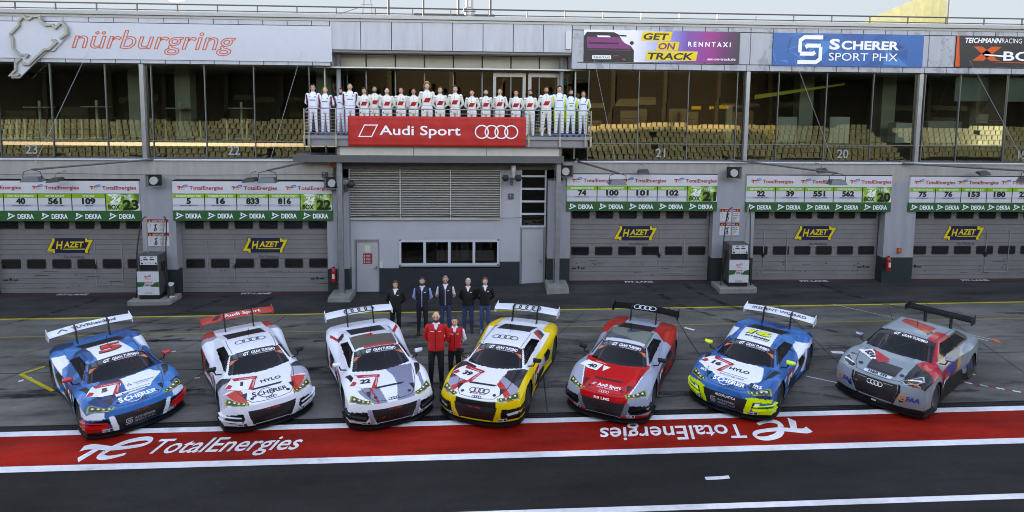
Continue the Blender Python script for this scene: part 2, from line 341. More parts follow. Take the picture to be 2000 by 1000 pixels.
for (xa,ya),(xb,yb) in (((-9.5,-.4),(-13.5,-5.5)),((-7.8,-.4),(-11.2,-6)),((6.2,-.4),(9.8,-5.4)),((7.7,-.4),(12.0,-5.6)),((13,-.4),(16.4,-4.5)),((-14,-.6),(-16.5,-4)),((-.6,-3),(2.6,-6.3))):
    pr=None
    for i in range(15):
        q=i/14; px_=xa+(xb-xa)*q**1.6; py_=ya+(yb-ya)*q; cur=[(px_-.13,py_,gz(px_,py_)+.0035+.003),(px_+.13,py_,gz(px_,py_)+.0035+.003)]
        if pr: mk.quad(pr[0],cur[0],cur[1],pr[1])
        pr=cur
o=mk.build('tyre_mark',mark_mat()); o['kind']='structure'
# ---------------- pit building ----------------
FW=mat('fascia_panel',(.44,.46,.53),.45,var=.13,scale=1.6,stretch=(2.2,2.2,.4)); WALL=mat('wall_render',(.32,.325,.35),.75,var=.16,scale=1.5,bump=.1,stretch=(2.4,2.4,.35))
WALLB=mat('wall_upper',(.37,.35,.32),.75,var=.16,scale=1.4,stretch=(2.4,2.4,.3)); DKB=mat('dark_plinth',(.02,.026,.032),.6,var=.2); GRN=mat('dark_green_plinth',(.016,.028,.026),.6,var=.2)
MUL=mat('mullion_grey',(.16,.165,.17),.45,metal=.4); ALU=mat('aluminium',(.36,.365,.38),.4,metal=.6,var=.1); STEEL=mat('galvanised',(.33,.34,.36),.45,metal=.7,var=.15,scale=6); DGREY=mat('dark_grey_metal',(.09,.09,.09),.5,var=.15); BLK=mat('black_plastic',(.012,.012,.013),.5)
WHT=mat('white_board',(.60,.60,.62),.5); SEAM=mat('seam_dark',(.06,.06,.06),.8)
def glass_mat(name,refl,tint):
    m=bpy.data.materials.new(name); m.use_nodes=True; t=m.node_tree; t.nodes.clear(); N=t.nodes.new; L=t.links.new
    o=N('ShaderNodeOutputMaterial'); g=N('ShaderNodeBsdfGlossy'); g.inputs['Roughness'].default_value=.004; g.inputs['Color'].default_value=(.86,.92,.70,1)
    tr=N('ShaderNodeBsdfTransparent'); tr.inputs[0].default_value=(*tint,1); mx=N('ShaderNodeMixShader'); fr=N('ShaderNodeFresnel'); fr.inputs[0].default_value=1.5
    ad=N('ShaderNodeMath'); ad.operation='ADD'; ad.inputs[1].default_value=refl; ad.use_clamp=True; L(fr.outputs[0],ad.inputs[0]); L(ad.outputs[0],mx.inputs[0]); L(tr.outputs[0],mx.inputs[1]); L(g.outputs[0],mx.inputs[2]); L(mx.outputs[0],o.inputs[0]); return m
GLASS=glass_mat('tinted_window_glass',.10,(.5,.55,.47)); GLASS2=glass_mat('clear_window_glass',.05,(.5,.52,.5))
XL,XR=-46.,58.
def peel(m):
    t=m.node_tree; p=t.nodes['Principled BSDF']; L=t.links.new; src=p.inputs['Base Color'].links[0].from_socket; tc=t.nodes.new('ShaderNodeTexCoord'); n=t.nodes.new('ShaderNodeTexNoise'); n.inputs['Scale'].default_value=1.6; n.inputs['Detail'].default_value=9; n.inputs['Roughness'].default_value=.7; mp=t.nodes.new('ShaderNodeMapping'); mp.inputs['Scale'].default_value=(1,1,.8); L(tc.outputs['Object'],mp.inputs[0]); L(mp.outputs[0],n.inputs[0])
    r=t.nodes.new('ShaderNodeMapRange'); r.inputs[1].default_value=.555; r.inputs[2].default_value=.57; r.inputs[3].default_value=0; r.inputs[4].default_value=.55; L(n.outputs[0],r.inputs[0]); mx=t.nodes.new('ShaderNodeMix'); mx.data_type='RGBA'; L(r.outputs[0],mx.inputs[0]); L(src,mx.inputs[6]); mx.inputs[7].default_value=(.20,.20,.215,1); L(mx.outputs[2],p.inputs['Base Color']); return m
FWR=peel(mat('fascia_panel_peeling',(.40,.415,.47),.45,var=.15,scale=1.6,stretch=(2.2,2.2,.4)))
PB=empty('pit_building',(0,0,0),'long two-storey white pit building with garage doors and tinted glass','building')
zr=10.194; zfb=8.373
cL=X(655); cR=X(1098)
# structure: roof, floors, back
m=MB(); m.box(XL,XR,.05,14,zr-.35,zr-.1); m.build('roof',mat('roof_slab',(.3,.3,.3),.8),PB)
m=MB(); m.box(XL,XR,-.28,.35,zr-.1,zr+.04); m.box(XL,XR,-.2,.1,zr-.2,zr-.1); m.build('coping',mat('coping_metal',(.36,.37,.39),.45,metal=.3,var=.1),PB,bevel=.01)
m=MB()
def panels(mb,x0,x1,z0,z1,y0,y1,step,off=0):
    x=x0-off
    while x<x1-1e-3:
        a=max(x,x0); b=min(x+step,x1)
        if b-a>.05: mb.box(a+.012,b-.012,y0,y1,z0+.008,z1-.008)
        x+=step
# fascia: left, centre, right - top row, tall row, bottom row of cladding panels
for nm,x0,x1 in (('left',XL,X(650)),('right',X(1112),XR)):
    m=MB(); m.box(x0,x1,-.1,.05,zfb,zr-.18,1)
    if nm=='left': panels(m,x0,x1,9.822,10.008,-.17,-.1,.87,.3); panels(m,x0,x1,8.622,9.812,-.17,-.1,2.6,.3)
    else:
        panels(m,x0,x1,9.822,10.008,-.17,-.1,.87,.2); panels(m,x0,x1,8.622,9.812,-.17,-.1,1.74,.2)
    panels(m,x0,x1,8.384,8.611,-.17,-.1,.87,.3); m.build('fascia',[FW if nm=='left' else FWR,SEAM],PB,bevel=.006)
m=MB(); c0,c1=X(650),X(1112); m.box(c0,c1,-.1,.05,8.994,zr-.18,1); panels(m,c0,c1,8.973,10.008,-.17,-.1,X(709)-X(650)); m.build('fascia',[FW,SEAM],PB,bevel=.006)
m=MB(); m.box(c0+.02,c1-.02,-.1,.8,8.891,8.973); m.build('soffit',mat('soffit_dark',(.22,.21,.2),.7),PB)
m=MB(); m.box(c0-.22,c0,-.16,.8,8.384,8.973); m.box(c1,c1+.22,-.16,.8,8.384,8.973); m.build('recess_return',FW,PB,bevel=.006)
# recess wall: white spandrel panels, mullions, glazing
m=MB(); rz=8.301; xs=np.linspace(c0,c1,9)
for a,b in zip(xs[:-1],xs[1:]): m.box(a+.03,b-.03,.8,.84,rz+.05,8.870)
m.box(c0,c1,.84,.9,rz,8.922,1); m.build('spandrel_panel',[mat('spandrel_white',(.44,.425,.39),.6,var=.1),SEAM],PB)
def window(xs,z0,z1,Y,transom=None,fr=.028,glass=GLASS,ends=(True,True),par=PB,dep=.08,mcol=MUL):
    m=MB()
    for x in xs: m.box(x-fr/2,x+fr/2,Y-dep/2,Y+dep/2,z0,z1)
    for z in [z0,z1]+([transom] if transom else []):
        m.box(xs[0]+fr/2,xs[-1]-fr/2,Y-dep*.4,Y+dep*.4,z-fr/2,z+fr/2)
    w=m.build('window',mcol,par)
    g=MB(); rows=[z0]+([transom] if transom else [])+[z1]; q=lambda:random.uniform(-.006,.006)
    for xa,xb in zip(xs[:-1],xs[1:]):
        for za,zz in zip(rows[:-1],rows[1:]): g.quad((xa,Y+q(),za),(xb,Y+q(),za),(xb,Y+q(),zz),(xa,Y+q(),zz))
    g.build('glass',glass,w); return w
zb,ztr=4.959,5.590
wins=[]
wl1=window([XL,-21.6,-19.8,X(4),X(107),X(213),X(283)],zb,zfb,0,ztr); wl2=window([X(291),X(302),X(405),X(500),X(607)],zb,zfb,0,ztr)
wr1=window([X(1147),X(1244),X(1340),X(1434),X(1449)],zb,zfb,0,ztr); wr2=window([X(1456),X(1514),X(1607),X(1697),X(1782)],zb,zfb,0,ztr); wr3=window([X(1790),X(1797),X(1865),X(1957),22.1,23.9,25.7,XR],zb,zfb,0,ztr)
# angled corner panes by the recess
for xa,xb in ((X(607)+.02,X(655)),(X(1147)-.02,X(1102))):
    m=MB(); 
    for x,y in ((xb,.8),((xa+xb)/2,.4)): m.box(x-.025,x+.025,y-.04,y+.04,zb,zfb)
    w=m.build('window',ALU,PB); g=MB(); g.quad((xa,0,zb),(xb,.8,zb),(xb,.8,zfb),(xa,0,zfb)); g.build('glass',GLASS,w)
window(list(xs),5.890,rz,.82,6.645,fr=.05)
# balcony door frames in the recess
m=MB()
for a,b in ((X(962,.8),X(1025,.8)),(X(1030,.8),X(1092,.8))):
    for x in (a,b-.12): m.box(x,x+.12,.74,.8,5.911,8.249)
    m.box(a+.12,b-.12,.74,.8,8.094,8.249)
dd=m.build('balcony_door',ALU,PB)
# double mullion columns
for x in (X(286.5),X(1452.5),X(1785.5)):
    m=MB(); m.box(x-.075,x+.075,-.14,.1,zb-.05,zfb); m.build('mullion_post',ALU,PB,bevel=.01)
for x in (X(660),X(1096)):
    m=MB(); m.lathe([(.085,-.2),(.085,8.870)],(x,-.28 if 0 else .3,0),14); m.build('round_column',ALU,PB,smooth=True)
NUM=mat('window_number',(.30,.31,.33),.5)
for par,s,px,h in ((wl1,'23',62,.34),(wl2,'22',457,.34),(wr1,'21',1290,.34),(wr2,'20',1646,.34),(wr3,'19',1997,.34)):
    MB().shape(txt(s,X(px,0,295),zb+.13,h,align='c',bold=.012),on_y(-.012)).build('lettering',NUM,par)
# interior of the upper floor, seen through the glass
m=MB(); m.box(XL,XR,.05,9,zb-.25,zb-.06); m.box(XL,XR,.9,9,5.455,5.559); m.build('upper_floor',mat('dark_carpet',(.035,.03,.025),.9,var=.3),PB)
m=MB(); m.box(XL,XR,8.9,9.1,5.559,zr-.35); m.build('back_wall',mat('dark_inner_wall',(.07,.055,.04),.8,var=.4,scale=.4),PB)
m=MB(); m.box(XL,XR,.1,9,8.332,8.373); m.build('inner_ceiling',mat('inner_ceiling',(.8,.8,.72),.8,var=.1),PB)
m=MB()
for x in (X(250,1.5),X(335,1.2),X(625,1.5),X(1575,2),X(1720,2.5),X(1890,2.5)): m.box(x-.3,x+.3,2.2,2.7,5.559,8.332)
m.build('inner_column',mat('inner_column',(.42,.44,.4),.7),PB)
# wall below the windows
zG=[X(p) for p in (0,)]
DL=[(X(-18),X(267),'23'),(X(357,0,500),X(645,0,500),'22')]; DR=[(X(1110,0,500),X(1383,0,500),'21'),(X(1462,0,500),X(1712,0,500),'20'),(X(1770,0,500),22.3,'19')]
DL[0]=(DL[1][0]-(DL[1][1]-DL[1][0])-1.21,DL[1][0]-1.23,'23')
m=MB(); m.box(XL,cL,-.35,.06,4.214,zb-.06); m.box(cR,XR,-.35,.06,4.214,zb-.06); m.build('wall',WALLB,PB)
m=MB(); m.box(XL,X(607)+.3,-.42,-.3,zb-.055,zb+.0); m.box(X(1120),XR,-.42,-.3,zb-.055,zb+.0); m.build('window_sill',mat('sill_white',(.6,.6,.62),.4),PB,bevel=.006)
def pier(x0,x1,base,col2=GRN,y=-.35):
    m=MB(); m.box(x0,x1,y,.3,base+1.0,4.214,0); m.box(x0-.002,x1+.002,y-.003,.3,base-.3,base+1.0,1); return m.build('pillar',[WALL,col2],PB)
pier(DL[0][1],DL[1][0]-.02,FL_L); pier(XL,DL[0][0],FL_L); pier(DL[1][1],X(684),FL_L); pier(X(1070),DR[0][0],FL_R); pier(DR[0][1],DR[1][0],FL_R); pier(DR[1][1],DR[2][0],FL_R); pier(22.3,XR,FL_R)
# garage doors
DOOR=mat('garage_door_panel',(.235,.222,.215),.55,metal=.2,var=.12,scale=1.3); DWIN=mat('door_pane',(.012,.012,.012),.12); RUB=mat('door_gasket',(.01,.01,.01),.7); DLN=mat('door_trim',(.30,.30,.31),.5,metal=.3)
NAVY=paint(14,28,62,.5,'logo'); YELW=paint(236,200,30,.5,'logo')
def rrect(x0,z0,x1,z1,r,n=4):
    p=[]
    for cx,cz,a0 in ((x1-r,z1-r,0),(x0+r,z1-r,90),(x0+r,z0+r,180),(x1-r,z0+r,270)):
        for i in range(n+1): t=math.radians(a0+90*i/n); p.append((cx+r*math.cos(t),cz+r*math.sin(t)))
    return p
def garage(x0,x1,num,fl,lx,wx,nwin=6):
    W=x1-x0; m=MB(); h=4.266; nb=int((h-fl)/.184)
    for i in range(nb):
        z=fl+.02+i*.184; m.box(x0,x1,.02,.05,z,z+.172); m.box(x0,x1,.034,.05,z+.172,z+.184,1)
    d=m.build('garage_door',[DOOR,mat('door_groove',(.10,.095,.09),.7)],PB)
    p=W/nwin
    rows=[(Z(498)+.0,Z(483)),(Z(426),Z(426)+.36)] if num in('21','20','19') else [(Z(520),Z(505)),(Z(445.5),Z(445.5)+.36)]
    for za,zz in rows:
        for i in range(nwin):
            c=x0+p*(i+.5); g=MB(); g.prism(rrect(c-p*.375,za-.02,c+p*.375,zz+.02,.05),lambda a,b,q:(a,q,b),.0,.03,0); g.prism(rrect(c-p*.335,za+.015,c+p*.335,zz-.015,.035),lambda a,b,q:(a,q,b),-.003,.0,1); g.build('window',[RUB,DWIN],d)
    g=MB(); w0,w1=wx; zt=fl+2.03
    for a,b,c,e in ((w0,w0+.03,fl+.3,zt),(w1-.03,w1,fl+.3,zt),(w0+.03,w1-.03,zt-.03,zt),(w0+.03,w1-.03,fl+.3,fl+.33)): g.box(a,b,-.004,.02,c,e)
    g.build('wicket_door',DLN,d)
    g=MB(); hx=w1 if num in('22','23') and num=='22' else w0; g.box(hx-.07,hx+.07,-.05,.02,fl+1.0,fl+1.03); g.box(hx-.01,hx+.03,-.03,.02,fl+.92,fl+1.12); g.build('handle',BLK,d)
    # tool-maker emblem
    sc=1.75; zc=rows[0][0]+.5+.34
    g=MB(); f=lambda y:(lambda a,b:(lx+a*sc,y,zc+b*sc))
    g.shape(poly((-.36,-.16),(.38,-.16),(.40,.16),(-.34,.16)),f(.012),0)
    for s in (1,-1):
        br=[(-.30,.17),(-.36,.165),(-.345,.08),(-.49,-.11),(-.50,-.12),(-.36,-.12),(-.35,-.165),(-.31,-.165),(-.31,-.07),(-.40,-.075),(-.29,.1)]
        q=[(-.31,.16),(-.365,.16),(-.36,.11),(-.48,-.125),(-.365,-.125),(-.36,-.16),(-.315,-.16),(-.315,-.075),(-.395,-.075),(-.305,.10)]
        q=np.array(q)*s+([.02,0] if s==1 else [.02,0]); m_=(q,[(0,1,2,9),(2,3,8,9),(3,4,7,8),(4,5,6,7)]); q2=(q*1.0,m_[1])
        g.shape((np.array(q)*[1.03,1.06],m_[1]),f(.008),0); g.shape(m_,f(.005),1)
    g.shape(txt('H',-.27,-.07,.17,w=.15,bold=.03,shear=.22),f(.005),1); g.shape(txt('AZET',-.11,-.035,.125,w=.42,bold=.03,shear=.22),f(.005),1); g.shape(poly((-.13,-.085),(.32,-.085),(.325,-.067),(-.125,-.067)),f(.005),1)
    g.shape(txt('Das Werkzeug',-.12,-.27,.058,w=.42,bold=.0,shear=.25),f(.012),0)
    g.shape(txt(num,0,0,.05,bold=.0),lambda a,b:(w1+.06 if num!='20' and 0 else (w1+.05 if num=='22' else w0-.12)+a*2,.012,b*2+fl+1.75),2)
    g.build('emblem',[NAVY,YELW,DLN],d)
    # scuffs and hardware on the lower panels
    g=MB(); r=random.Random(int(num))
    for i in range(14): 
        a=r.uniform(x0+.2,x1-.3); b=fl+r.uniform(.2,.85); L=r.choice((.03,.04,.05,.3,.5)) ; g.box(a,a+L,.012,.02,b,b+(.012 if L>.1 else .03))
    hx=x0+.15 if num in('21','19','23') else x1-.75
    for a,b in ((0,.16),(.22,.28),(.34,.5)): g.box(hx+a,hx+b,-.01,.02,fl+.5,fl+.535+(.05 if a==.22 else 0))
    g.build('latch',BLK,d)
    if num=='22': # broom-clean bottom seal
        pass
    g=MB(); g.box(x0,x1,.0,.06,fl-.05,fl+.02); g.build('bottom_seal',RUB,d)
    g=MB(); g.box(x0-.06,x0,-.02,.2,fl,4.234); g.box(x1,x1+.06,-.02,.2,fl,4.234); g.build('guide_rail',DLN,d)
    return d
garage(*DL[0][:2],'23',FL_L,X(134,0,472),(X(186,0,520),X(240,0,520))); garage(*DL[1][:2],'22',FL_L,X(516,0,472),(X(405,0,520),X(459,0,520)))
garage(*DR[0][:2],'21',FL_R,X(1240,0,452),(X(1287,0,500),X(1337,0,500))); garage(*DR[1][:2],'20',FL_R,X(1591,0,452),(X(1490,0,500),X(1537,0,500))); garage(*DR[2][:2],'19',FL_R,X(1881,0,452),(X(1924,0,500),X(1970,0,500)))
# red thresholds with worn lettering
tm=MB()
for (a,b,n),fl in [(q,FL_L) for q in DL]+[(q,FL_R) for q in DR]: tm.quad((a,-.32,gz(a,-.3)+.012),(b,-.32,gz(b,-.3)+.012),(b,-.02,gz(b,0)+.012),(a,-.02,gz(a,0)+.012),0); tm.shape(txt('PIT-LANE',(a+b)/2,-.12,.16,w=1.1,align='c',bold=.03),lambda x,y:(x,y-.12,gz(x,-.2)+.016),1)
o=tm.build('threshold_paint',[mat('threshold_red',(.06,.02,.018),.8,var=.4),M_WHI]); o['kind']='structure'
# centre bay
cz=4.835
Yc_=-1.05; zc0,zc1=float(at(830,318,Yc_)[2]),float(at(830,304,Yc_)[2])
m=MB(); m.box(X(572,Yc_,310),X(1102,Yc_,310),Yc_,-.1,zc0,zc1); m.build('canopy_beam',mat('canopy_grey',(.105,.105,.105),.5,var=.1),PB,bevel=.01)
m=MB(); xa_,xb_=X(663,-1.0,296),X(1092,-1.0,296); n_=3
for k in range(n_): m.box(xa_+(xb_-xa_)*k/n_+.008,xa_+(xb_-xa_)*(k+1)/n_-.008,-1.0,-.2,zc1,5.535)
m.build('wall',mat('wall_under_balcony',(.62,.57,.51),.55,var=.1),PB)
m=MB(); m.box(X(663),X(1092),-.2,.1,4.6,5.5); m.build('wall',DGREY,PB)
lx0,lx1=X(683),X(978); lz0,lz1=Z(427),4.835
m=MB(); m.box(lx0,lx1,.1,.14,lz0,lz1,1); n=23
for i in range(n):
    z=lz0+.03+(lz1-lz0-.05)*i/n; m.add([(x,y,q) for x in(lx0,lx1) for y,q in((-.12,z),(-.12,z+.022),(.05,z+.060),(.05,z+.038))],[(0,1,5,4),(1,2,6,5),(2,3,7,6),(3,0,4,7),(0,3,2,1),(4,5,6,7)])
for x in (lx0,lx0+(lx1-lx0)/3,lx0+2*(lx1-lx0)/3,lx1): m.box(x-.02,x+.02,-.14,-.10,lz0,lz1)
m.box(lx0,lx1,-.16,.1,lz0-.02,lz0+.03); m.build('louvre_grille',[mat('louvre_slat',(.54,.51,.46),.5,metal=.3,var=.1),BLK],PB)
CW=mat('centre_wall',(.43,.435,.465),.7,var=.08,scale=1.3)
m=MB(); wx0,wx1=X(778),X(977); wz0,wz1=Z(518),Z(468); dx1=X(742,0,520)
m.box(X(684),X(978),-.06,.1,Z(467),lz0-.02); m.box(dx1,wx0,-.06,.1,Z(522),Z(467)); m.box(X(978),X(1017),-.06,.1,Z(510),4.835); m.box(wx1,X(978),-.06,.1,wz0,Z(467)); m.build('wall',CW,PB)
m=MB(); m.box(dx1,X(978),-.09,.1,-.5,Z(522)); m.box(X(978),X(1017),-.09,.1,-.4,Z(510)); m.build('wall_plinth',DKB,PB)
w=window(list(np.linspace(wx0+.04,wx1-.04,5)),wz0+.05,wz1-.03,-.02,fr=.1,glass=GLASS2,mcol=mat('window_frame_white',(.55,.56,.6),.4)); m=MB(); m.box(wx0,wx1,-.13,.0,wz0-.02,wz0+.02); m.build('sill',ALU,w)
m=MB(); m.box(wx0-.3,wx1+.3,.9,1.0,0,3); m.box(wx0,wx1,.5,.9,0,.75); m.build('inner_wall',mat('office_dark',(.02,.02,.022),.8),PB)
m=MB(); m.box(wx0+1.4,wx1-.2,.3,.34,wz0+.1,wz0+.5); m.build('roller_blind',mat('blind_grey',(.25,.24,.22),.8),PB)
def sdoor(x0,x1,z0,z1,y=0.):
    m=MB(); m.box(x0,x0+.07,-.04,.06,z0,z1); m.box(x1-.07,x1,-.04,.06,z0,z1); m.box(x0+.07,x1-.07,-.04,.06,z1-.07,z1); d=m.build('door',ALU,PB)
    g=MB(); g.box(x0+.08,x1-.08,-.01,.03,z0+.02,z1-.08); g.build('door_leaf',mat('door_white',(.42,.41,.425),.5,var=.1,scale=1.2),d,bevel=.008)
    g=MB(); g.box(x1-.2,x1-.16,-.07,.0,z0+.98,z0+1.1); g.tube([(x1-.18,-.07,z0+1.05),(x1-.3,-.07,z0+1.05)],.012); g.build('handle',STEEL,d); return d
d1=sdoor(X(690),X(742),-.24,Z(468)); d2=sdoor(X(1017),X(1068),.0,Z(443))
dc=X(716); m=MB(); m.box(dc-.17,dc+.17,-.02,-.012,Z(514),Z(494),0); m.box(dc-.11,dc+.11,-.02,-.012,Z(491),Z(478),1); m.build('notice',[mat('notice_red',(.35,.02,.025),.6),mat('notice_paper',(.6,.6,.42),.7)],d1)
m=MB()
for i in range(6): m.box(dc-.14,dc-.1,-.024,-.02,Z(512)+.055*i,Z(512)+.055*i+.03); m.box(dc-.06,dc+.1,-.024,-.02,Z(512)+.055*i+.006,Z(512)+.055*i+.02)
m.build('lettering',WHT,d1)
# tall glazed strip over the right door
gx0,gx1=X(1017),X(1068); zz=np.linspace(Z(443)+.02,4.814,6)
m=MB()
for x in (gx0,gx1-.06): m.box(x,x+.06,-.05,.05,zz[0],zz[-1])
for z in zz: m.box(gx0+.06,gx1-.06,-.045,.045,z-.035,z+.035)
w=m.build('window',mat('window_frame_white',(.55,.56,.6),.4),PB); g=MB(); g.quad((gx0,0,zz[0]),(gx1,0,zz[0]),(gx1,0,zz[-1]),(gx0,0,zz[-1])); g.build('glass',GLASS2,w)
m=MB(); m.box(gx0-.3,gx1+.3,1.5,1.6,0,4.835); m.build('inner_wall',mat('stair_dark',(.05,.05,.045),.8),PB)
m=MB(); m.box(X(684),X(690),-.05,.3,-.3,Z(467)); m.build('wall',CW,PB)
# solid block behind the whole ground floor so no daylight leaks through
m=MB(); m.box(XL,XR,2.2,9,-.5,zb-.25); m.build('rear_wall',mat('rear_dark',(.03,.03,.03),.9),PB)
# ---------------- roof things ----------------
RAILM=mat('rail_steel',(.12,.11,.10),.4,metal=.7)
Yr=1.4
rr=empty('roof_railing',(0,Yr,zr),'long thin steel railing along the roof edge','railing')
ztop=10.732
m=MB()
for z in (ztop,ztop-.22,ztop-.42): m.tube([(XL,Yr,z),(XR,Yr,z)],.03 if z==ztop else .02,6)
m.build('rail',RAILM,rr)
for px in (30,109,189,268,347,425,503,580,657,733,*np.arange(806,2100,74.5)):
    x=X(px,Yr,20); MB().box(x-.018,x+.018,Yr-.02,Yr+.02,zr-.1,ztop).build('post',RAILM,rr)
def roof_mast(px,y,h,r,label,cat='mast'):
    x=X(px,y,20); m=MB(); m.tube([(x,y,zr-.1),(x,y,zr+h*.6),(x,y,zr+h)],[r,r,r*.6],8); o=m.build('roof_mast',DGREY); tagit(o,label,cat,'masts on the roof'); return o
roof_mast(759,3,3,.045,'slim grey roof mast second from the left, beside the scaffold frame'); roof_mast(827,3,3,.04,'slim grey mast standing above the middle of the red banner'); roof_mast(895,3,3,.05,'grey mast standing on the roof just left of the fat flue pipe'); roof_mast(958,3,3,.045,'lattice-thin mast to the right of the fat flue pipe')
x=X(917,3,20); m=MB(); m.lathe([(.2,0),(.2,.75),(.26,.78),(.26,.9),(.16,.95),(.16,3)],(x,3,zr-.1),16); o=m.build('flue_pipe',ALU,smooth=False); tagit(o,'fat pale metal flue pipe rising from the roof','flue')
x0,x1=X(810,4,20),X(965,4,20); m=MB(); m.box(x0,x1,4,6,zr-.1,zr+.62); m.box(x0-.03,x1+.03,3.97,6.03,zr+.62,zr+.72); m.box(x0+.05,x1-.05,3.98,4,zr+.2,zr+.5,1)
for i in range(10): m.box(x0+.1+i*(x1-x0)/10,x0+.14+i*(x1-x0)/10,3.97,4,zr+.1,zr+.6)
tagit(m.build('roof_unit',[DGREY,BLK]),'low dark ventilation unit on the roof behind the railing','ventilation unit')
sc=empty('scaffold_frame',(X(717,3),3,zr),'narrow steel scaffold tower on the roof left of the masts','scaffold'); m=MB()
for px in (705,729): m.tube([(X(px,3,20),3,zr-.1),(X(px,3,20)+(.15 if px<710 else -.1),3,zr+1.2),(X(px,3,20)+(.25 if px<710 else -.2),3,zr+2.4)],.025,6)
m.build('upright',STEEL,sc); m=MB()
for z in (.45,.9,1.6): m.tube([(X(706,3,20),3,zr+z),(X(729,3,20),3,zr+z)],.015,6)
m.tube([(X(604,2,20),2.2,zr),(X(700,2,20),2.6,zr+.75)],.02,6); m.build('brace',STEEL,sc)
# white tent sail beyond the roof, right
ty=22.; m=MB(); 
A=at(1660,52,ty);B=at(1855,-30,ty);Cc=at(1852,70,ty); nu,nv=40,18; vs=[];fs=[]
for j in range(nv+1):
    for i in range(nu+1):
        u=i/nu; v=j/nv; top=A+(B-A)*u; bot=np.array([A[0]+(Cc[0]-A[0])*u,ty,-1.1]); p=top+(bot-top)*v; p=p+np.array([0,1.1*math.sin(u*u*46+v*1.5)*u*(.25+v),0]); vs.append(p)
for j in range(nv):
    for i in range(nu): a=j*(nu+1)+i; fs.append((a,a+1,a+nu+2,a+nu+1))
m.add(vs,fs); tn=empty('tent',(float(A[0]),ty,-1.1),'pale yellow tent sail rising behind the roof on the right','tent')
m.build('canvas',mat('tent_canvas',(.75,.68,.36),.8,var=.1),tn,smooth=True)
m=MB(); m.tube([(B[0]+.1,ty,-1.2),(B[0]+.1,ty,B[2]+.5)],.09,8); m.build('pole',ALU,tn)
# ---------------- garage sign boards ----------------
GD=paint(22,92,48,.45,'board'); GL=paint(122,176,36,.45,'board'); RTE=paint(205,48,34,.5,'ink'); BTE=paint(52,110,190,.5,'ink'); YTE=paint(232,196,44,.5,'ink'); RTX=paint(176,38,44,.5,'ink'); INK=paint(22,22,24,.5,'ink'); GRY=paint(178,180,192,.5,'board'); WT=paint(240,240,246,.5,'ink')
def splat_mat():
    m=mat('board_splatter',(.5,.6,.2),.5); t=m.node_tree; p=t.nodes['Principled BSDF']; L=t.links.new; n=t.nodes.new('ShaderNodeTexNoise'); n.inputs['Scale'].default_value=2.2; n.inputs['Detail'].default_value=5; tc=t.nodes.new('ShaderNodeTexCoord'); L(tc.outputs['Object'],n.inputs[0])
    r=t.nodes.new('ShaderNodeValToRGB'); e=r.color_ramp.elements; e[0].position=.40; e[0].color=(*srgb(70,120,24),1); e[1].position=.62; e[1].color=(*srgb(240,242,240),1); q=e.new(.52); q.color=(*srgb(140,190,60),1); L(n.outputs[0],r.inputs[0]); L(r.outputs[0],p.inputs['Base Color']); return m
SPL=splat_mat()
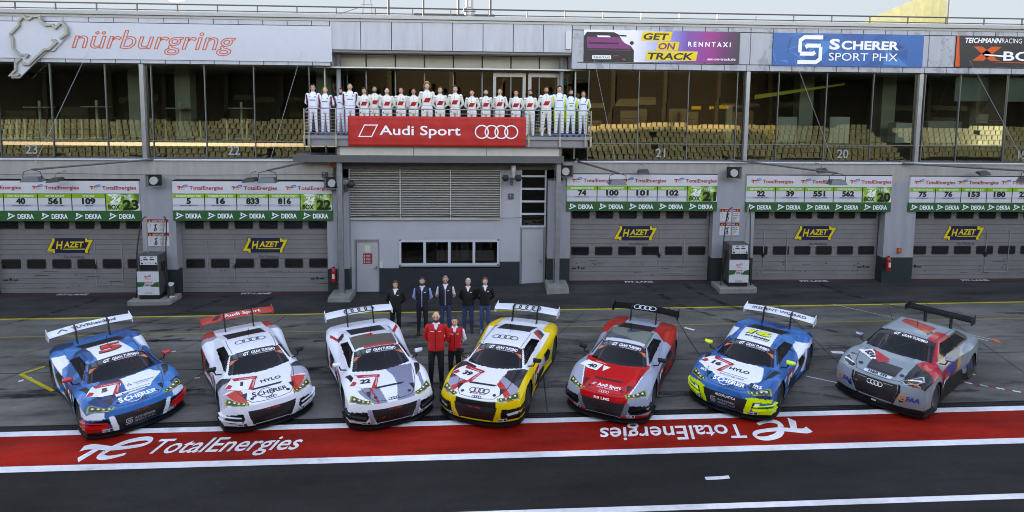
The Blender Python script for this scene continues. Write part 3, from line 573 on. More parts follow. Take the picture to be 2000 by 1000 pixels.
def board(px0,px1,pyT,pyB,cols,num,label,ex0=None,ncol=None,x1=None):
    Y=-.42; x0=X(px0,Y,390) if ex0 is None else ex0; x1=X(px1,Y,390) if x1 is None else x1; zT=Z(pyT,1000,Y); zB=Z(pyB,1000,Y); H=zT-zB; n=len(cols)+1; cw=(x1-x0)/n
    b=empty('sign_board',((x0+x1)/2,Y,zB),label,'sign board','sponsor boards above the garage doors')
    za=zB+.262*H; zc=zB+.69*H
    m=MB(); m.box(x0,x1,Y,Y+.12,zc,zT,0); m.box(x0,x1,Y+.004,Y+.12,za,zc,0); m.box(x0-.0,x1+.02,Y-.0,Y+.12,zB,za,1); m.box(x0,x1,Y+.0,Y+.01,zc-.012,zc,2); m.box(x0,x1,Y+.002,Y+.3,zT,zT+.03,2)
    f=on_y(Y-.001); y1=Y+.001
    for i in range(n-1):
        a=x0+cw*i; c=a+cw
        m.box(a+.01,c-.02,y1-.001,y1+.01,zc-.115*H,zc-.012,3); m.box(a,c-.01,y1,y1+.01,za+.10*H,za+.155*H,4); m.box(c-.02,c+.01,y1-.002,y1+.02,za+.01,zc-.01,2)
    m.box(x1-cw+.015,x1-.005,y1-.002,y1+.01,za+.005,zc-.014,5)
    m.build('panel',[WHT,GD,INK,GL,GRY,SPL],b)
    m=MB(); f=on_y(Y-.006); f0=on_y(Y-.004)
    nt=3 if n==5 else 4
    for i in range(nt):
        a=x0+(.03+i*.339)*(x1-x0) if n==5 else x0+.15+i*(x1-x0)*.282; s=cw*n/5*.26/3.9 if n==5 else .076; z=zc+.105*H
        s=.098; s2=.145
        m.shape(xf(TE_T,s,s2,dx=a,dy=z),f,0); m.shape(xf(TE_A,s,s2,dx=a,dy=z),on_y(Y-.009),1); m.shape(xf(TE_B,s,s2,dx=a,dy=z),on_y(Y-.011),2); m.shape(txt('TotalEnergies',a+.44,z-.005,.135,w=1.2,bold=.022),f,3)
    for i,(h,nn,sub,names) in enumerate(cols):
        c=x0+cw*(i+.5)
        m.shape(txt(h,c,zc-.088*H,.05*H,w=min(cw*.78,.052*len(h)),align='c',bold=.02),f,4)
        m.shape(txt(nn,c,za+.172*H,.142*H,w=.158*len(nn),align='c',bold=.05),f,5)
        m.shape(txt(sub,c,za+.113*H,.028*H,w=min(cw*.7,.036*len(sub)),align='c',bold=.02),f,5)
        for k in range(names): m.shape(txt('-'*(7+(k*5+i*3)%4) if 0 else ('Driver','M. Reiter','T. Kolb','J. Winter')[(k+i)%4],c,za+.075*H-k*.021*H,.016*H,align='c',bold=0),f,6)
    for i in range(n):
        a=x0+cw*i+.11*cw+(.0 if i<n-1 else .0); z=zB+.07*H; h=.13*H
        m.shape(merge(poly((a+.0,z+h*1.1),(a+.25,z+h*.5),(a+.18,z+h*.45),(a+.05,z+h*.8)),poly((a+.25,z+h*.5),(a-.04,z-h*.25),(a-.04,z-h*.02),(a+.16,z+h*.52)),poly((a,z+h*1.1),(a+.05,z+h*.85),(a+.05,z+h*.42),(a,z+h*.35))),f,4)
        m.shape(txt('DEKRA',a+.32,z-.01,h*.93,w=.56,bold=.03),f,4)
    c=x1-cw
    m.shape(txt('BOX',c+.07*cw,za+.035*H,.12*H,w=.36*cw,bold=.04),f,5); m.shape(txt(num,x1-.02*cw,za+.035*H,.235*H,w=.47*cw,align='r',bold=.05),f,5)
    m.shape(merge(txt('24',c+.12*cw,za+.205*H,.15*H,w=.36*cw,bold=.035,shear=.35),txt('adac rennen',c+.24*cw,zc-.055*H,.02*H,w=.3*cw,bold=.01),txt('nürburgring',c+.1*cw,za+.175*H,.026*H,w=.38*cw,bold=.01)),f,4)
    m.shape(xf(txt('51st',0,0,.07*H,w=.22*cw,bold=.05),1,rot=-.06,dx=c+.55*cw,dy=zc-.11*H),f0,5); m.shape(xf(txt('51st',0,0,.07*H,w=.22*cw,bold=.015),1,rot=-.06,dx=c+.55*cw,dy=zc-.11*H),f,4)
    m.build('lettering',[RTE,BTE,YTE,RTX,WT,INK,GRY],b)
    return b
w22=X(648,-.42,390)-X(337,-.42,390)
board(0,272,356,432,[('RACING','35','GT3',3),('SPORT TEAM SCHERER PHX','40','AUDI R8 LMS EVO II',3),('MATHYS RACING','561','PORSCHE 718 CAYMAN',4),('W RACING','109','BMW F30',4)],'23','white and green sponsor board above garage reading box 23, leftmost of the five',ex0=X(272,-.42,390)-w22*1.035)
board(337,648,356,431,[('SCHERER SPORT PHX','5','AUDI R8 LMS EVO II',4),('SCHERER SPORT PHX','16','AUDI R8 LMS EVO II',4),('SCHERER SPORT TEAM PROJECT','833','AUDI RS3 LMS TCR',2),('SCHERER SPORT TEAM PROJECT','816','CUPRA TCR DSG',4)],'22','white and green sponsor board above garage reading box 22 with 833 and 816')
board(1107,1400,340,412,[('WALKENHORST MOTORSPORT','74','BMW M4 GT3 EVO',3),('WALKENHORST MOTORSPORT','100','BMW M4 GT4',3),('WALKENHORST MOTORSPORT','101','BMW M4 GT4',4),('WALKENHORST MOTORSPORT','102','BMW M4 GT4',4)],'21','white and green sponsor board above garage reading box 21 with 100, 101 and 102')
board(1457,1740,341,413,[('AUDI SPORT TEAM LAND','22','AUDI R8 LMS EVO II',4),('AUDI SPORT TEAM LAND','39','AUDI R8 LMS EVO II',4),('SCHMICKLER PERFORMANCE','551','PORSCHE 718 CAYMAN',4),('SCHMICKLER PERFORMANCE','562','PORSCHE CAYMAN GT4',3)],'20','white and green sponsor board above garage reading box 20 with 551 and 562')
board(1776,2100,342,413,[('TEICHMANN RACING','75','KTM X-BOW GT4',2),('TEICHMANN RACING','76','KTM X-BOW GT4',3),('MSC SINZIG E.V.','153','BMW 330I',2),('GITI RACING','180','PORSCHE CAYMAN',3),('HOFOR RACING','227','TOYOTA SUPRA GT4',4)],'19','green and white sponsor board reading 75, 76, 153 and 180 at the right edge',x1=22.6)
# ---------------- fascia signs ----------------
def sign(name,px0,px1,pyT,pyB,label,base,Y=-.22,th=.05,cat='sign'):
    x0,x1=X(px0,Y,90),X(px1,Y,90); xm=(px0+px1)/2; zT,zB=Z(pyT,xm,Y),Z(pyB,xm,Y)
    e=empty(name,((x0+x1)/2,Y,zB),label,cat); MB().box(x0,x1,Y,Y+th,zB,zT).build('panel',base,e,bevel=.004); return e,x0,x1,zB,zT,on_y(Y-.004),on_y(Y-.008)
e,x0,x1,zB,zT,f,f2=sign('circuit_sign',-300,648,44,115,'very long white roof sign with outlined red lettering reading nürburgring',mat('sign_white',(.50,.52,.60),.45,var=.04))
xa,xb=X(139,-.22,80),X(478,-.22,80)
zb_=Z(93,139,-.22); hh=Z(55,139,-.22)-zb_
m=MB(); sh=txt('nürburgring',xa,zb_,hh*.98,w=xb-xa-.3,bold=0,shear=.28,outline=.017); m.shape(sh,f,0); m.build('lettering',paint(206,88,44,.5,'ink'),e)
# track-shaped emblem: white plate with raised grey outline
pts=[(152,318),(265,200),(265,145),(325,80),(365,115),(405,115),(440,82),(535,82),(540,135),(600,192),(700,192),(738,235),(822,155),(882,240),(882,310),(800,372)]
cut=[(690,388),(720,388),(750,420),(660,505),(600,510),(395,705),(325,705),(325,680)]
lw=[(385,575),(360,605),(350,580),(270,578),(190,500),(182,370),(152,318)]
low=[(285,630),(225,690),(225,780),(155,850),(240,850),(270,828)]
def tp(p,Y=-.3): q=at(p[0]*.15,20+p[1]*.15,Y); return (q[0],q[2])
te=empty('track_emblem',(X(60,-.3,80),-.3,Z(150,60,-.3)),'white plate shaped like a race track outline with raised grey border','emblem')
outl=[tp(p) for p in pts+[(882,320),(700,530),(615,525),(400,735),(250,885),(145,885),(155,850),(225,780),(225,690),(285,630),(285,578),(270,578),(190,500),(182,370)]]
m=MB(); m.prism(outl,lambda a,b,q:(a,q,b),-.3,-.24); o=m.build('plate',mat('sign_white',(.50,.52,.60)),te)
bm=bmesh.new(); bm.from_mesh(o.data); bmesh.ops.triangulate(bm,faces=[q for q in bm.faces if len(q.verts)>4]); bm.to_mesh(o.data); bm.free()
m=MB()
for L in (pts,cut,lw,low):
    q=[tp(p) for p in L]; v,fs=stroke(q,.075); 
    for a,b in ((-.40,0),):
        n=len(v); m.add([(p[0],-.40,p[1]) for p in v]+[(p[0],-.3,p[1]) for p in v],[t for t in fs]+[tuple(i+n for i in t[::-1]) for t in fs]+[(t[i],t[(i+1)%4],t[(i+1)%4]+n,t[i]+n) for t in fs for i in range(4)],0)
m.build('outline',mat('emblem_outline',(.34,.34,.30),.45,metal=.3),te)
# get on track sign
def grad_mat(name,stops,ax=0,x0=0,x1=1):
    m=mat(name,(.5,.5,.5),.45); t=m.node_tree; p=t.nodes['Principled BSDF']; L=t.links.new; tc=t.nodes.new('ShaderNodeTexCoord'); sx=t.nodes.new('ShaderNodeSeparateXYZ'); L(tc.outputs['Object'],sx.inputs[0]); mr=t.nodes.new('ShaderNodeMapRange'); mr.inputs[1].default_value=x0; mr.inputs[2].default_value=x1; L(sx.outputs[ax],mr.inputs[0]); r=t.nodes.new('ShaderNodeValToRGB'); e=r.color_ramp.elements
    for i,(q,c) in enumerate(stops):
        k=e[i] if i<2 else e.new(q)
        k.position=q; k.color=(*srgb(*c),1)
    L(mr.outputs[0],r.inputs[0]); L(r.outputs[0],p.inputs['Base Color']); return m
a,b=X(1140,-.22,90),X(1445,-.22,90); W=b-a
e,x0,x1,zB,zT,f,f2=sign('track_taxi_sign',1140,1445,60,122,'roof sign with purple car picture and yellow lettering reading get on track',grad_mat('taxi_sign_print',[(0,(235,232,236)),(1,(50,48,58)),(.33,(228,226,236)),(.52,(130,150,220)),(.66,(120,70,160)),(.8,(165,40,130)),(.9,(110,40,100))],0,-W/2,W/2))
H=zT-zB; U=lambda u,v:(x0+u*W,zB+v*H)
def up(*p): return poly(*[U(*q) for q in p])
m=MB(); PUR=paint(128,34,108,.45,'ink'); 
m.shape(up((.0,.0),(.32,.0),(.32,.36),(.30,.5),(.25,.62),(.22,.86),(.19,.93),(.02,.93),(0,.8)),f,0)
m.shape(merge(up((.02,.78),(.22,.78),(.235,.7),(.27,.56),(.30,.48),(.30,.36),(.03,.36),(.02,.5))),f2,1); m.shape(merge(up((.03,.84),(.18,.86),(.2,.80),(.03,.79)),up((.03,.62),(.22,.60),(.22,.55),(.03,.56)),up((.24,.8),(.27,.8),(.27,.84),(.2,.86)),disc(*U(.305,.6),.07),up((.02,.42),(.3,.42),(.3,.38),(.02,.38))),lambda p,q:(p,-.232,q),0)
m.shape(up((.09,.77),(.17,.77),(.16,.82),(.08,.82)),lambda p,q:(p,-.234,q),4)
m.shape(merge(up((.055,.08),(.175,.08),(.175,.2),(.055,.2))),lambda p,q:(p,-.232,q),4); m.shape(txt('RENNTAXI',*U(.065,.1),.07*H,w=.1*W,bold=.01),lambda p,q:(p,-.236,q),0)
m.shape(merge(up((.19,.17),(.22,.18),(.22,.21),(.19,.2)),up((.25,.05),(.27,.05),(.265,.1),(.245,.1))),lambda p,q:(p,-.234,q),5)
m.shape(merge(up((.36,.68),(.55,.68),(.565,.97),(.375,.97)),up((.46,.38),(.60,.38),(.61,.66),(.475,.66)),up((.39,.06),(.72,.06),(.73,.36),(.405,.36))),f,2)
m.shape(merge(txt('GET',*U(.378,.72),.2*H,w=.165*W,bold=.03,shear=.18),txt('TRACK',*U(.41,.10),.21*H,w=.29*W,bold=.03,shear=.18)),f2,3); m.shape(txt('ON',*U(.475,.42),.2*H,w=.11*W,bold=.03,shear=.18),f2,1)
m.shape(merge(txt('R E N N T A X I',*U(.665,.52),.15*H,w=.275*W,bold=.03),txt('get-on-track.de',*U(.79,.09),.08*H,w=.185*W,bold=.02)),f2,4)
m.build('lettering',[INK,PUR,YELW,paint(24,24,34,.5,'ink'),WT,RTE],e)
# blue S sign
e,x0,x1,zB,zT,f,f2=sign('blue_team_sign',1510,1804,66,130,'blue faceted roof sign with white S emblem reading Scherer sport',paint(12,96,164,.45,'sign'))
W=x1-x0;H=zT-zB; r=random.Random(4); m=MB()
for i in range(26):
    c=(x0+r.uniform(.05,.95)*W,zB+r.uniform(.1,.9)*H); q=[(min(max(c[0]+r.uniform(-.55,.55),x0),x1),min(max(c[1]+r.uniform(-.5,.5),zB),zT)) for _ in range(3)]; m.shape(poly(*q),lambda a,b,k=i:(a,-.2205-.0001*k,b),r.choice((0,1,2)))
m.build('print',[paint(6,66,126,.45,'sign'),paint(34,124,192,.45,'sign'),paint(8,82,148,.45,'sign')],e)
m=MB(); 
def sglyph(cx,cy,h,t=.2):
    w=h*.88
    P=[(.5,.46),(-.28,.46),(-.44,.36),(-.46,.12),(-.36,0.04),(-.1,.0),(.36,-.04),(.46,-.12),(.44,-.36),(.28,-.46),(-.5,-.46)]
    a=stroke([(.5,.43),(-.25,.43),(-.42,.32),(-.42,-.1)],.14); b=stroke([(-.5,-.43),(.25,-.43),(.42,-.32),(.42,.1)],.14); c=stroke([(-.42,-.14),(.12,-.14),(.2,-.08)],.14); d=stroke([(.42,.14),(-.12,.14),(-.2,.08)],.14)
    return xf([a,b,c,d],w,h,dx=cx,dy=cy)
m.shape(sglyph(x0+.245*W,zB+.5*H,H*.88),f2); m.shape(merge(txt('S',x0+.37*W,zB+.53*H,.31*H,w=.07*W,bold=.04),txt('CHERER',x0+.45*W,zB+.53*H,.26*H,w=.385*W,bold=.035),txt('SPORT PHX',x0+.37*W,zB+.18*H,.25*H,w=.46*W,bold=.0)),f2); m.build('lettering',WT,e)
# dark orange sign
e,x0,x1,zB,zT,f,f2=sign('dark_racing_sign',1868,2180,72,132,'dark roof sign with orange X cut off by the right picture edge',paint(40,38,40,.45,'sign'))
W=x1-x0;H=zT-zB; m=MB(); ORG=paint(222,84,26,.5,'ink'); k=W/312; q=lambda px,v:(x0+(px-1868)*k,zB+v*H)
m.shape(merge(poly(q(1868,1),q(1872,1),q(1877,0),q(1868,0)),poly(q(1901,.66),q(1918,.66),q(1936,.44),q(1948,.24),q(1956,.2),q(1935,.2)),poly(q(1900,.2),q(1922,.2),q(1938,.42),q(1956,.66),q(1936,.66),q(1925,.52)),poly(q(1936,.16),q(2060,.11),q(2060,.14),q(1950,.17))),f,0)
m.shape(merge(txt('TEICHMANN',*q(1884,.78),.16*H,w=70*k,bold=.03,shear=.2),txt('RACING',*q(1955,.78),.16*H,w=39*k,bold=-.005),txt('BOW',*q(1960,.22),.3*H,w=104*k,bold=.02),poly(q(1922,.38),q(1960,.33),q(1960,.38),q(1924,.42))),f2,1); m.build('lettering',[ORG,WT],e)
# balcony ------------------------------------------------------------------
bx0,bx1=X(593,-1.25,275),X(1155,-1.25,275); bz=5.911
bal=empty('balcony',((bx0+bx1)/2,-1.25,bz-.36),'steel balcony with thin horizontal rails carrying the row of drivers','balcony')
BST=mat('balcony_steel',(.28,.29,.31),.45,metal=.4,var=.12); POST=mat('rail_post_steel',(.5,.47,.38),.3,metal=.6)
m=MB(); m.box(bx0,bx1,-1.2,.8,bz-.12,bz-.02); m.box(bx0+.02,bx1-.02,-1.12,-1.06,bz-.36,bz-.12); m.box(bx0,bx1,-1.22,-1.04,bz-.38,bz-.36); m.box(bx0,bx1,-1.22,-1.2,bz-.12,bz-.02); 
for x in (bx0+.02,bx1-.1): m.box(x,x+.08,-1.12,.8,bz-.36,bz-.12)
m.build('slab',BST,bal,bevel=.006)
rz=6.852
m=MB(); m.tube([(bx0+.02,-1.2,rz-.12),(bx0+.12,-1.2,rz),(bx1-.12,-1.2,rz),(bx1-.02,-1.2,rz-.12)],.022,8)
for s in (bx0+.03,bx1-.03): m.tube([(s,-1.2,rz-.12),(s,.7,rz-.12)],.02,8)
m.build('handrail',STEEL,bal)
m=MB()
for i in range(7):
    z=bz+.09+i*.115; m.tube([(bx0+.03,-1.2,z),(bx1-.03,-1.2,z)],.008,6)
    for s in (bx0+.03,bx1-.03): m.tube([(s,-1.2,z),(s,.7,z)],.008,6)
m.build('rail',STEEL,bal)
for px in (594,604,656,730,812,893,975,1033,1094,1144,1155): 
    x=min(max(X(px,-1.2,240),bx0+.02),bx1-.02); m=MB(); m.box(x-.016,x+.016,-1.235,-1.2,bz-.36,rz); m.box(x-.035,x+.035,-1.25,-1.21,bz-.36,bz+.0); m.build('post',POST,bal,bevel=.004)

# red banner
Y=-1.27; x0,x1=X(680,Y,260),X(1027,Y,260); zT,zB=Z(227.5,850,Y),Z(286,850,Y)
bn=empty('banner',((x0+x1)/2,Y,zB),'red banner tied to the balcony with white rings and lettering','banner')
m=MB(); nx,nz=60,12; vs=[(x0+(x1-x0)*i/nx,Y+.008*math.sin(i*.9+j*.5)+.006*math.sin(j*1.3),zB+(zT-zB)*j/nz) for j in range(nz+1) for i in range(nx+1)]
m.add(vs,[(j*(nx+1)+i,j*(nx+1)+i+1,(j+1)*(nx+1)+i+1,(j+1)*(nx+1)+i) for j in range(nz) for i in range(nx)]); o=m.build('cloth',mat('banner_red',srgb(196,36,28),.6,var=.06,scale=1),bn,smooth=True)
so=o.modifiers.new('thick','SOLIDIFY'); so.thickness=.006
W=x1-x0;H=zT-zB; f=on_y(Y-.022); q=lambda u,v:(x0+u*W,zB+v*H)
m=MB(); m.shape(stroke([q(.06,.32),q(.092,.7),q(.163,.7),q(.131,.32)],.035,True),f); m.shape(txt('Audi Sport',*q(.175,.38),.32*H,w=.455*W,bold=.014),f); m.shape(rings4(*q(.833,.5),.25*W,.095),f); m.build('lettering',paint(250,246,248,.55,'ink'),bn)
# ---------------- lamps, speakers, pumps and the rest ----------------
HORN=mat('horn_grey',(.22,.22,.2),.6,var=.1)
def speaker(px,py,label):
    p=at(px,py,-.75); e=empty('horn_speaker',p,label,'loudspeaker','grey horn loudspeakers on the wall')
    m=MB(); x,y,z=p; q=.27
    prof=[(.34,-.0),(.34,.03),(.18,.26),(.1,.32)]
    vs=[];n=4
    for r,d in ((.28,0),(.28,.05),(.13,.3),(.1,.38)): vs+=[(x-r,y+d,z-r*.8),(x+r,y+d,z-r*.8),(x+r,y+d,z+r*.8),(x-r,y+d,z+r*.8)]
    m.add(vs,[(i*4+k,i*4+(k+1)%4,(i+1)*4+(k+1)%4,(i+1)*4+k) for i in range(3) for k in range(4)]+[(12,13,14,15)]); m.build('horn',HORN,e)
    m=MB(); m.lathe([(.14,-.05),(.145,.02),(.05,.06)],(x,y+.03,z),16,axis='y'); m.build('cone',mat('speaker_cone',(.42,.42,.4),.5),e,smooth=False)
    m=MB(); m.box(x-.22,x+.22,y+.08,y+.1,z-.18,z+.18); m.build('throat',BLK,e)
    m=MB(); m.tube([(x,y+.36,z),(x,-.35,z+.02)],.025,6); m.tube([(x,-.35,z+.02),(x-.1,-.36,z+.4)],.015,6); m.build('bracket',STEEL,e)
speaker(300,353,'grey horn loudspeaker on the pillar between the box 23 and box 22 boards'); speaker(648,358,'grey horn loudspeaker at the right end of the box 22 board'); speaker(1105,335,'grey horn loudspeaker at the left end of the box 21 board'); speaker(1434,338,'grey horn loudspeaker on the pillar between the box 21 and box 20 boards')
def armlamp(ax,ay,bx,by,label,Yb=-2.6):
    a=at(ax,ay,-.36); b=at(bx,by-14,Yb); e=empty('arm_floodlight',a,label,'floodlight','floodlights on long arms')
    m=MB(); m.tube([a,b],.035,8); m.tube([a+[0,.0,0],a+[0,0,.12]],.05,8); m.build('arm',DGREY,e)
    m=MB(); x,y,z=b; m.tube([(x,y,z),(x-.27,y,z-.08),(x-.3,y,z-.3)],.012,6); m.tube([(x,y,z),(x+.27,y,z-.08),(x+.3,y,z-.3)],.012,6); m.build('yoke',BLK,e)
    m=MB(); vs=[(x+i,y+j,z-.28+k) for i,j,k in ((-.3,-.15,-.12),(.3,-.15,-.12),(.3,.2,-.12),(-.3,.2,-.12),(-.22,-.1,.05),(.22,-.1,.05),(.22,.15,.05),(-.22,.15,.05))]; m.add(vs,[(0,1,2,3),(4,5,6,7),(0,1,5,4),(1,2,6,5),(2,3,7,6),(3,0,4,7)]); m.build('lamp_head',mat('lamp_grey',(.12,.125,.14),.45,metal=.4),e,bevel=.01)
    m=MB(); t=at(ax-20 if ax>bx else ax+20,ay-190,0); m.tube([b,(b[0]+.5*(a[0]-b[0])/max(.1,abs(a[0]-b[0])),-.3,8.9)],.005,4); m.build('stay_wire',STEEL,e)
armlamp(303,311,62,345,'grey floodlight on a long arm reaching left in front of the box 23 board'); armlamp(622,311,522,347,'grey floodlight on an arm in front of the box 22 board'); armlamp(1127,315,1207,352,'grey floodlight on an arm in front of the box 21 board'); armlamp(1428,312,1636,352,'grey floodlight on a long arm in front of the box 20 board'); armlamp(1758,319,2010,348,'grey floodlight on a long arm at the right picture edge')
def flood(px,py,label):
    x,y,z=at(px,py,-.9); e=empty('small_floodlight',(x,y,z),label,'floodlight','small dark floodlights on the wall above the boards')
    m=MB(); vs=[(x+i,y+j,z+k) for i,j,k in ((-.24,-.14,-.12),(.2,-.14,-.09),(.24,.16,.0),(-.2,.16,-.03),(-.2,-.1,-.02),(.16,-.1,.01),(.2,.14,.07),(-.16,.14,.04))]; m.add(vs,[(0,1,2,3),(4,5,6,7),(0,1,5,4),(1,2,6,5),(2,3,7,6),(3,0,4,7)]); m.build('lamp_head',mat('lamp_dark',(.03,.03,.026),.5),e,bevel=.008)
    m=MB(); m.tube([(x,y+.05,z+.04),(x,y+.05,z+.2),(x,-.36,z+.22)],.014,6); m.build('bracket',mat('rusty_bracket',(.3,.2,.1),.6),e)
flood(107,350,'small dark floodlight between the arm floodlight and the box 23 numbers, far left'); flood(488,350,'small dark floodlight just left of the arm floodlight over the box 22 board'); flood(1257,334,'small dark floodlight over the middle of the box 21 board'); flood(1606,332,'small dark floodlight left of the long arm floodlight over the box 20 board'); flood(1921,337,'small dark floodlight over the rightmost board')
def spots(px,py,label,sx):
    x,y,z=at(px,py,-.7); e=empty('twin_spotlight',(x,y,z),label,'spotlight'); m=MB()
    for s in sx: m.lathe([(.05,-.1),(.13,-.06),(.14,.06),(.07,.12)],(x+s,y,z),6,axis='y'); m.build('lamp_head',BLK,e)if s==sx[-1] else None
    m=MB(); m.tube([(x+sx[0],y+.1,z-.05),(x,y+.25,z-.1),(x+sx[-1],y+.1,z-.05)],.02,6); m.box(x-.05,x+.05,y+.2,-.2,z-.3,z-.05); m.build('bracket',DGREY,e); return e
spots(672,360,'pair of black spotlights on the post left of the louvre grille',(-.22,.24)); e=spots(1000,348,'pair of black spotlights flanking a white camera right of the louvre grille',(-.24,.24))
x,y,z=at(1003,336,-.55); cme=empty('security_camera',(x,y,z),'white dome security camera between two black spotlights','camera'); m=MB(); m.lathe([(.05,.35),(.09,.33),(.1,.12),(.08,.1),(.08,-.06),(.03,-.13)],(x,y,z-.1),14); m.build('dome',WHT,cme,smooth=True); m=MB(); m.box(x-.12,x+.06,y,-.1,z+.22,z+.34); m.build('bracket',DGREY,cme)
def wbox(name,px,py,w,h,col,label,Y=-.36,cat='box'):
    x,y,z=at(px,py,Y); m=MB(); m.box(x-w/2,x+w/2,y-.08,y,z-h/2,z+h/2); m.box(x-w*.2,x,y-.085,y-.08,z+h*.1,z+h*.3,1); o=m.build(name,[col,WHT],None,bevel=.008); tagit(o,label,cat)
wbox('alarm_box',652,321,.2,.2,paint(150,70,30),'small orange brown square box on the wall beside the left post'); wbox('junction_box',635,341,.2,.2,DGREY,'dark grey square junction box above the horn loudspeaker near the left post'); wbox('junction_box',998,383,.2,.2,DGREY,'dark grey square junction box below the white security camera',Y=-.06); wbox('door_intercom',745,517,.11,.2,WHT,'small white intercom beside the left service door',Y=-.06); wbox('alarm_box',1755,489,.13,.2,paint(190,90,30),'small orange alarm box on the pillar above the right fire extinguisher')
# posts with concrete feet
def post(px,py,label,fl,lab2,top=4.938):
    x=X(px,-.75,450); z0=gz(x,-.75); m=MB(); m.box(x-.085,x+.085,-.83,-.67,z0+.2,top); m.box(x-.12,x+.12,-.86,-.64,z0+.2,z0+.23); m.tube([(x-.13,-.75,z0+.3),(x-.13,-.75,top-.1)],.015,6)
    for k in range(5): m.box(x-.15,x-.08,-.77,-.73,z0+.6+k*.8,z0+.64+k*.8)
    o=m.build('steel_post',STEEL,bevel=.006); tagit(o,label,'post'); w_=.42
    m=MB(); m.add([(x+i*w_,-.75+j*.5,z0-.1) for i,j in((-1,-1),(1,-1),(1,1),(-1,1))]+[(x+i*w_*.93,-.75+j*.46,z0+.2) for i,j in((-1,-1),(1,-1),(1,1),(-1,1))],[(3,2,1,0),(4,5,6,7),(0,1,5,4),(1,2,6,5),(2,3,7,6),(3,0,4,7)])
    o=m.build('concrete_block',mat('concrete_block',(.24,.23,.21),.85,var=.2,bump=.3,bscale=30),bevel=.02); tagit(o,lab2,'concrete block')
post(666,570,'galvanised steel post carrying the balcony left of the louvre grille',FL_L,'concrete block under the left balcony post',5.559); post(1089,550,'galvanised steel post carrying the balcony right of the glazed strip',FL_R,'concrete block under the right balcony post',5.559)
# fuel pumps
PGR=mat('pump_grey',(.09,.09,.092),.5,metal=.3,var=.15); PWH=mat('pump_white',(.6,.6,.62),.45,var=.05)
def pump(gpx,gpy,side,label,lab2):
    y=-.95; x=X(gpx,y-.28,gpy); z0=gz(x,y); 
    m=MB(); pl=[(-.72,-.42),(.66,-.42),(.74,-.32),(.74,.42),(-.72,.42)]; m.prism(pl,lambda a,b,q:(x+a+.04*side,y+b,q),z0-.1,z0+.17); o=m.build('concrete_plinth',mat('concrete_block',(.24,.23,.21)),bevel=.03); tagit(o,lab2,'concrete plinth')
    zb=z0+.17; e=empty('fuel_pump',(x,y,zb),label,'fuel pump'); hw=.37;d=.28
    m=MB(); m.box(x-hw+.02,x+hw-.02,y-d+.03,y+d,zb,zb+.16,1); m.box(x-hw,x+hw,y-d,y+d,zb+.16,zb+1.02,0); m.box(x-hw+.04,x+hw-.04,y-d+.12,y+d,zb+1.02,zb+1.24,1); m.box(x-hw,x+hw,y-d+.04,y+d,zb+1.24,zb+1.6,0)
    for s in(-1,1): m.box(x+s*(hw-.03)-.03,x+s*(hw-.03)+.03,y-d+.04,y+d,zb+1.02,zb+1.24,0)
    m.build('body',[PGR,BLK],e,bevel=.012)
    m=MB(); Yf=y-d-.012; m.box(x-hw+.0,x+hw-.0,Yf,y-d,zb+.17,zb+1.02,0); f=on_y(Yf-.002); f2=on_y(Yf-.004)
    m.shape(merge(poly((x-hw,zb+.46),(x-hw+.2,zb+.48),(x-.1,zb+.64),(x-hw,zb+.64)),poly((x+hw,zb+.46),(x+.08,zb+.47),(x+.22,zb+.62),(x+hw,zb+.65))),f,1)
    m.shape(xf(TE_T,.062,.09,dx=x-.13,dy=zb+.78),f,2); m.shape(xf(TE_A,.062,.09,dx=x-.13,dy=zb+.78),f2,3); m.shape(xf(TE_B,.062,.09,dx=x-.13,dy=zb+.78),on_y(Yf-.006),4)
    m.shape(merge(txt('TotalEnergies',x,zb+.74,.03,w=.22,align='c'),txt('excellium',x,zb+.6,.055,w=.3,align='c',shear=.2)),f2,2); m.shape(merge(txt('SUPER 98',x,zb+.5,.06,w=.24,align='c',bold=.03),txt('Nur für Rennfahrzeuge',x,zb+.25,.02,align='c'),txt('Kein Straßenverkehr',x,zb+.21,.022,align='c')),f2,5)
    m.build('front_panel',[PWH,GD,RTE,BTE,YTE,INK],e)
    m=MB(); Yd=y-d+.03; m.box(x-hw*.72,x+hw*.86,Yd,Yd+.02,zb+1.25,zb+1.56,0); f=on_y(Yd-.003)
    m.shape(merge(rect(x-.16,zb+1.42,x+.0,zb+1.46),rect(x+.06,zb+1.42,x+.22,zb+1.46),rect(x-.24,zb+1.4,x-.2,zb+1.44),rect(x-.24,zb+1.27,x-.17,zb+1.33),rect(x+.24,zb+1.27,x+.3,zb+1.33),*[rect(x-.1+.09*i,zb+1.3,x-.07+.09*i,zb+1.325) for i in range(4)]),f,1); m.shape(merge(rect(x-.14,zb+1.5,x-.04,zb+1.53),rect(x+.08,zb+1.5,x+.18,zb+1.53)),f,2); m.build('display',[WHT,INK,GD],e)
    for s in (-.2,.36):
        m=MB(); m.tube([(x+s*.9,y+.1,zb+1.58),(x+s*.9+(.1 if s>0 else 0),y+.1,zb+2.95)],.022,8); m.build('hose_mast',mat('mast_tan',(.4,.36,.28),.4,metal=.5),e)
        m=MB(); q=-1 if s<0 else 1; m.tube(sm([(x+s*.9+(.1 if s>0 else 0),y+.1,zb+2.92),(x+s*.9+q*.18,y+.1,zb+2.7),(x+q*.5,y,zb+1.7),(x+q*.52,y-.02,zb+.9),(x+q*.56,y-.05,zb+.05),(x+q*.6,y-.1,zb-.1),(x+q*.48,y-.02,zb+.5),(x+q*.42,y,zb+1.1)]),.02,6); m.build('hose',BLK,e)
        m=MB(); m.box(x+q*(hw+.02)-.03,x+q*(hw+.02)+.03,y-.1,y+.08,zb+1.0,zb+1.3); m.build('nozzle',BLK,e,bevel=.01)
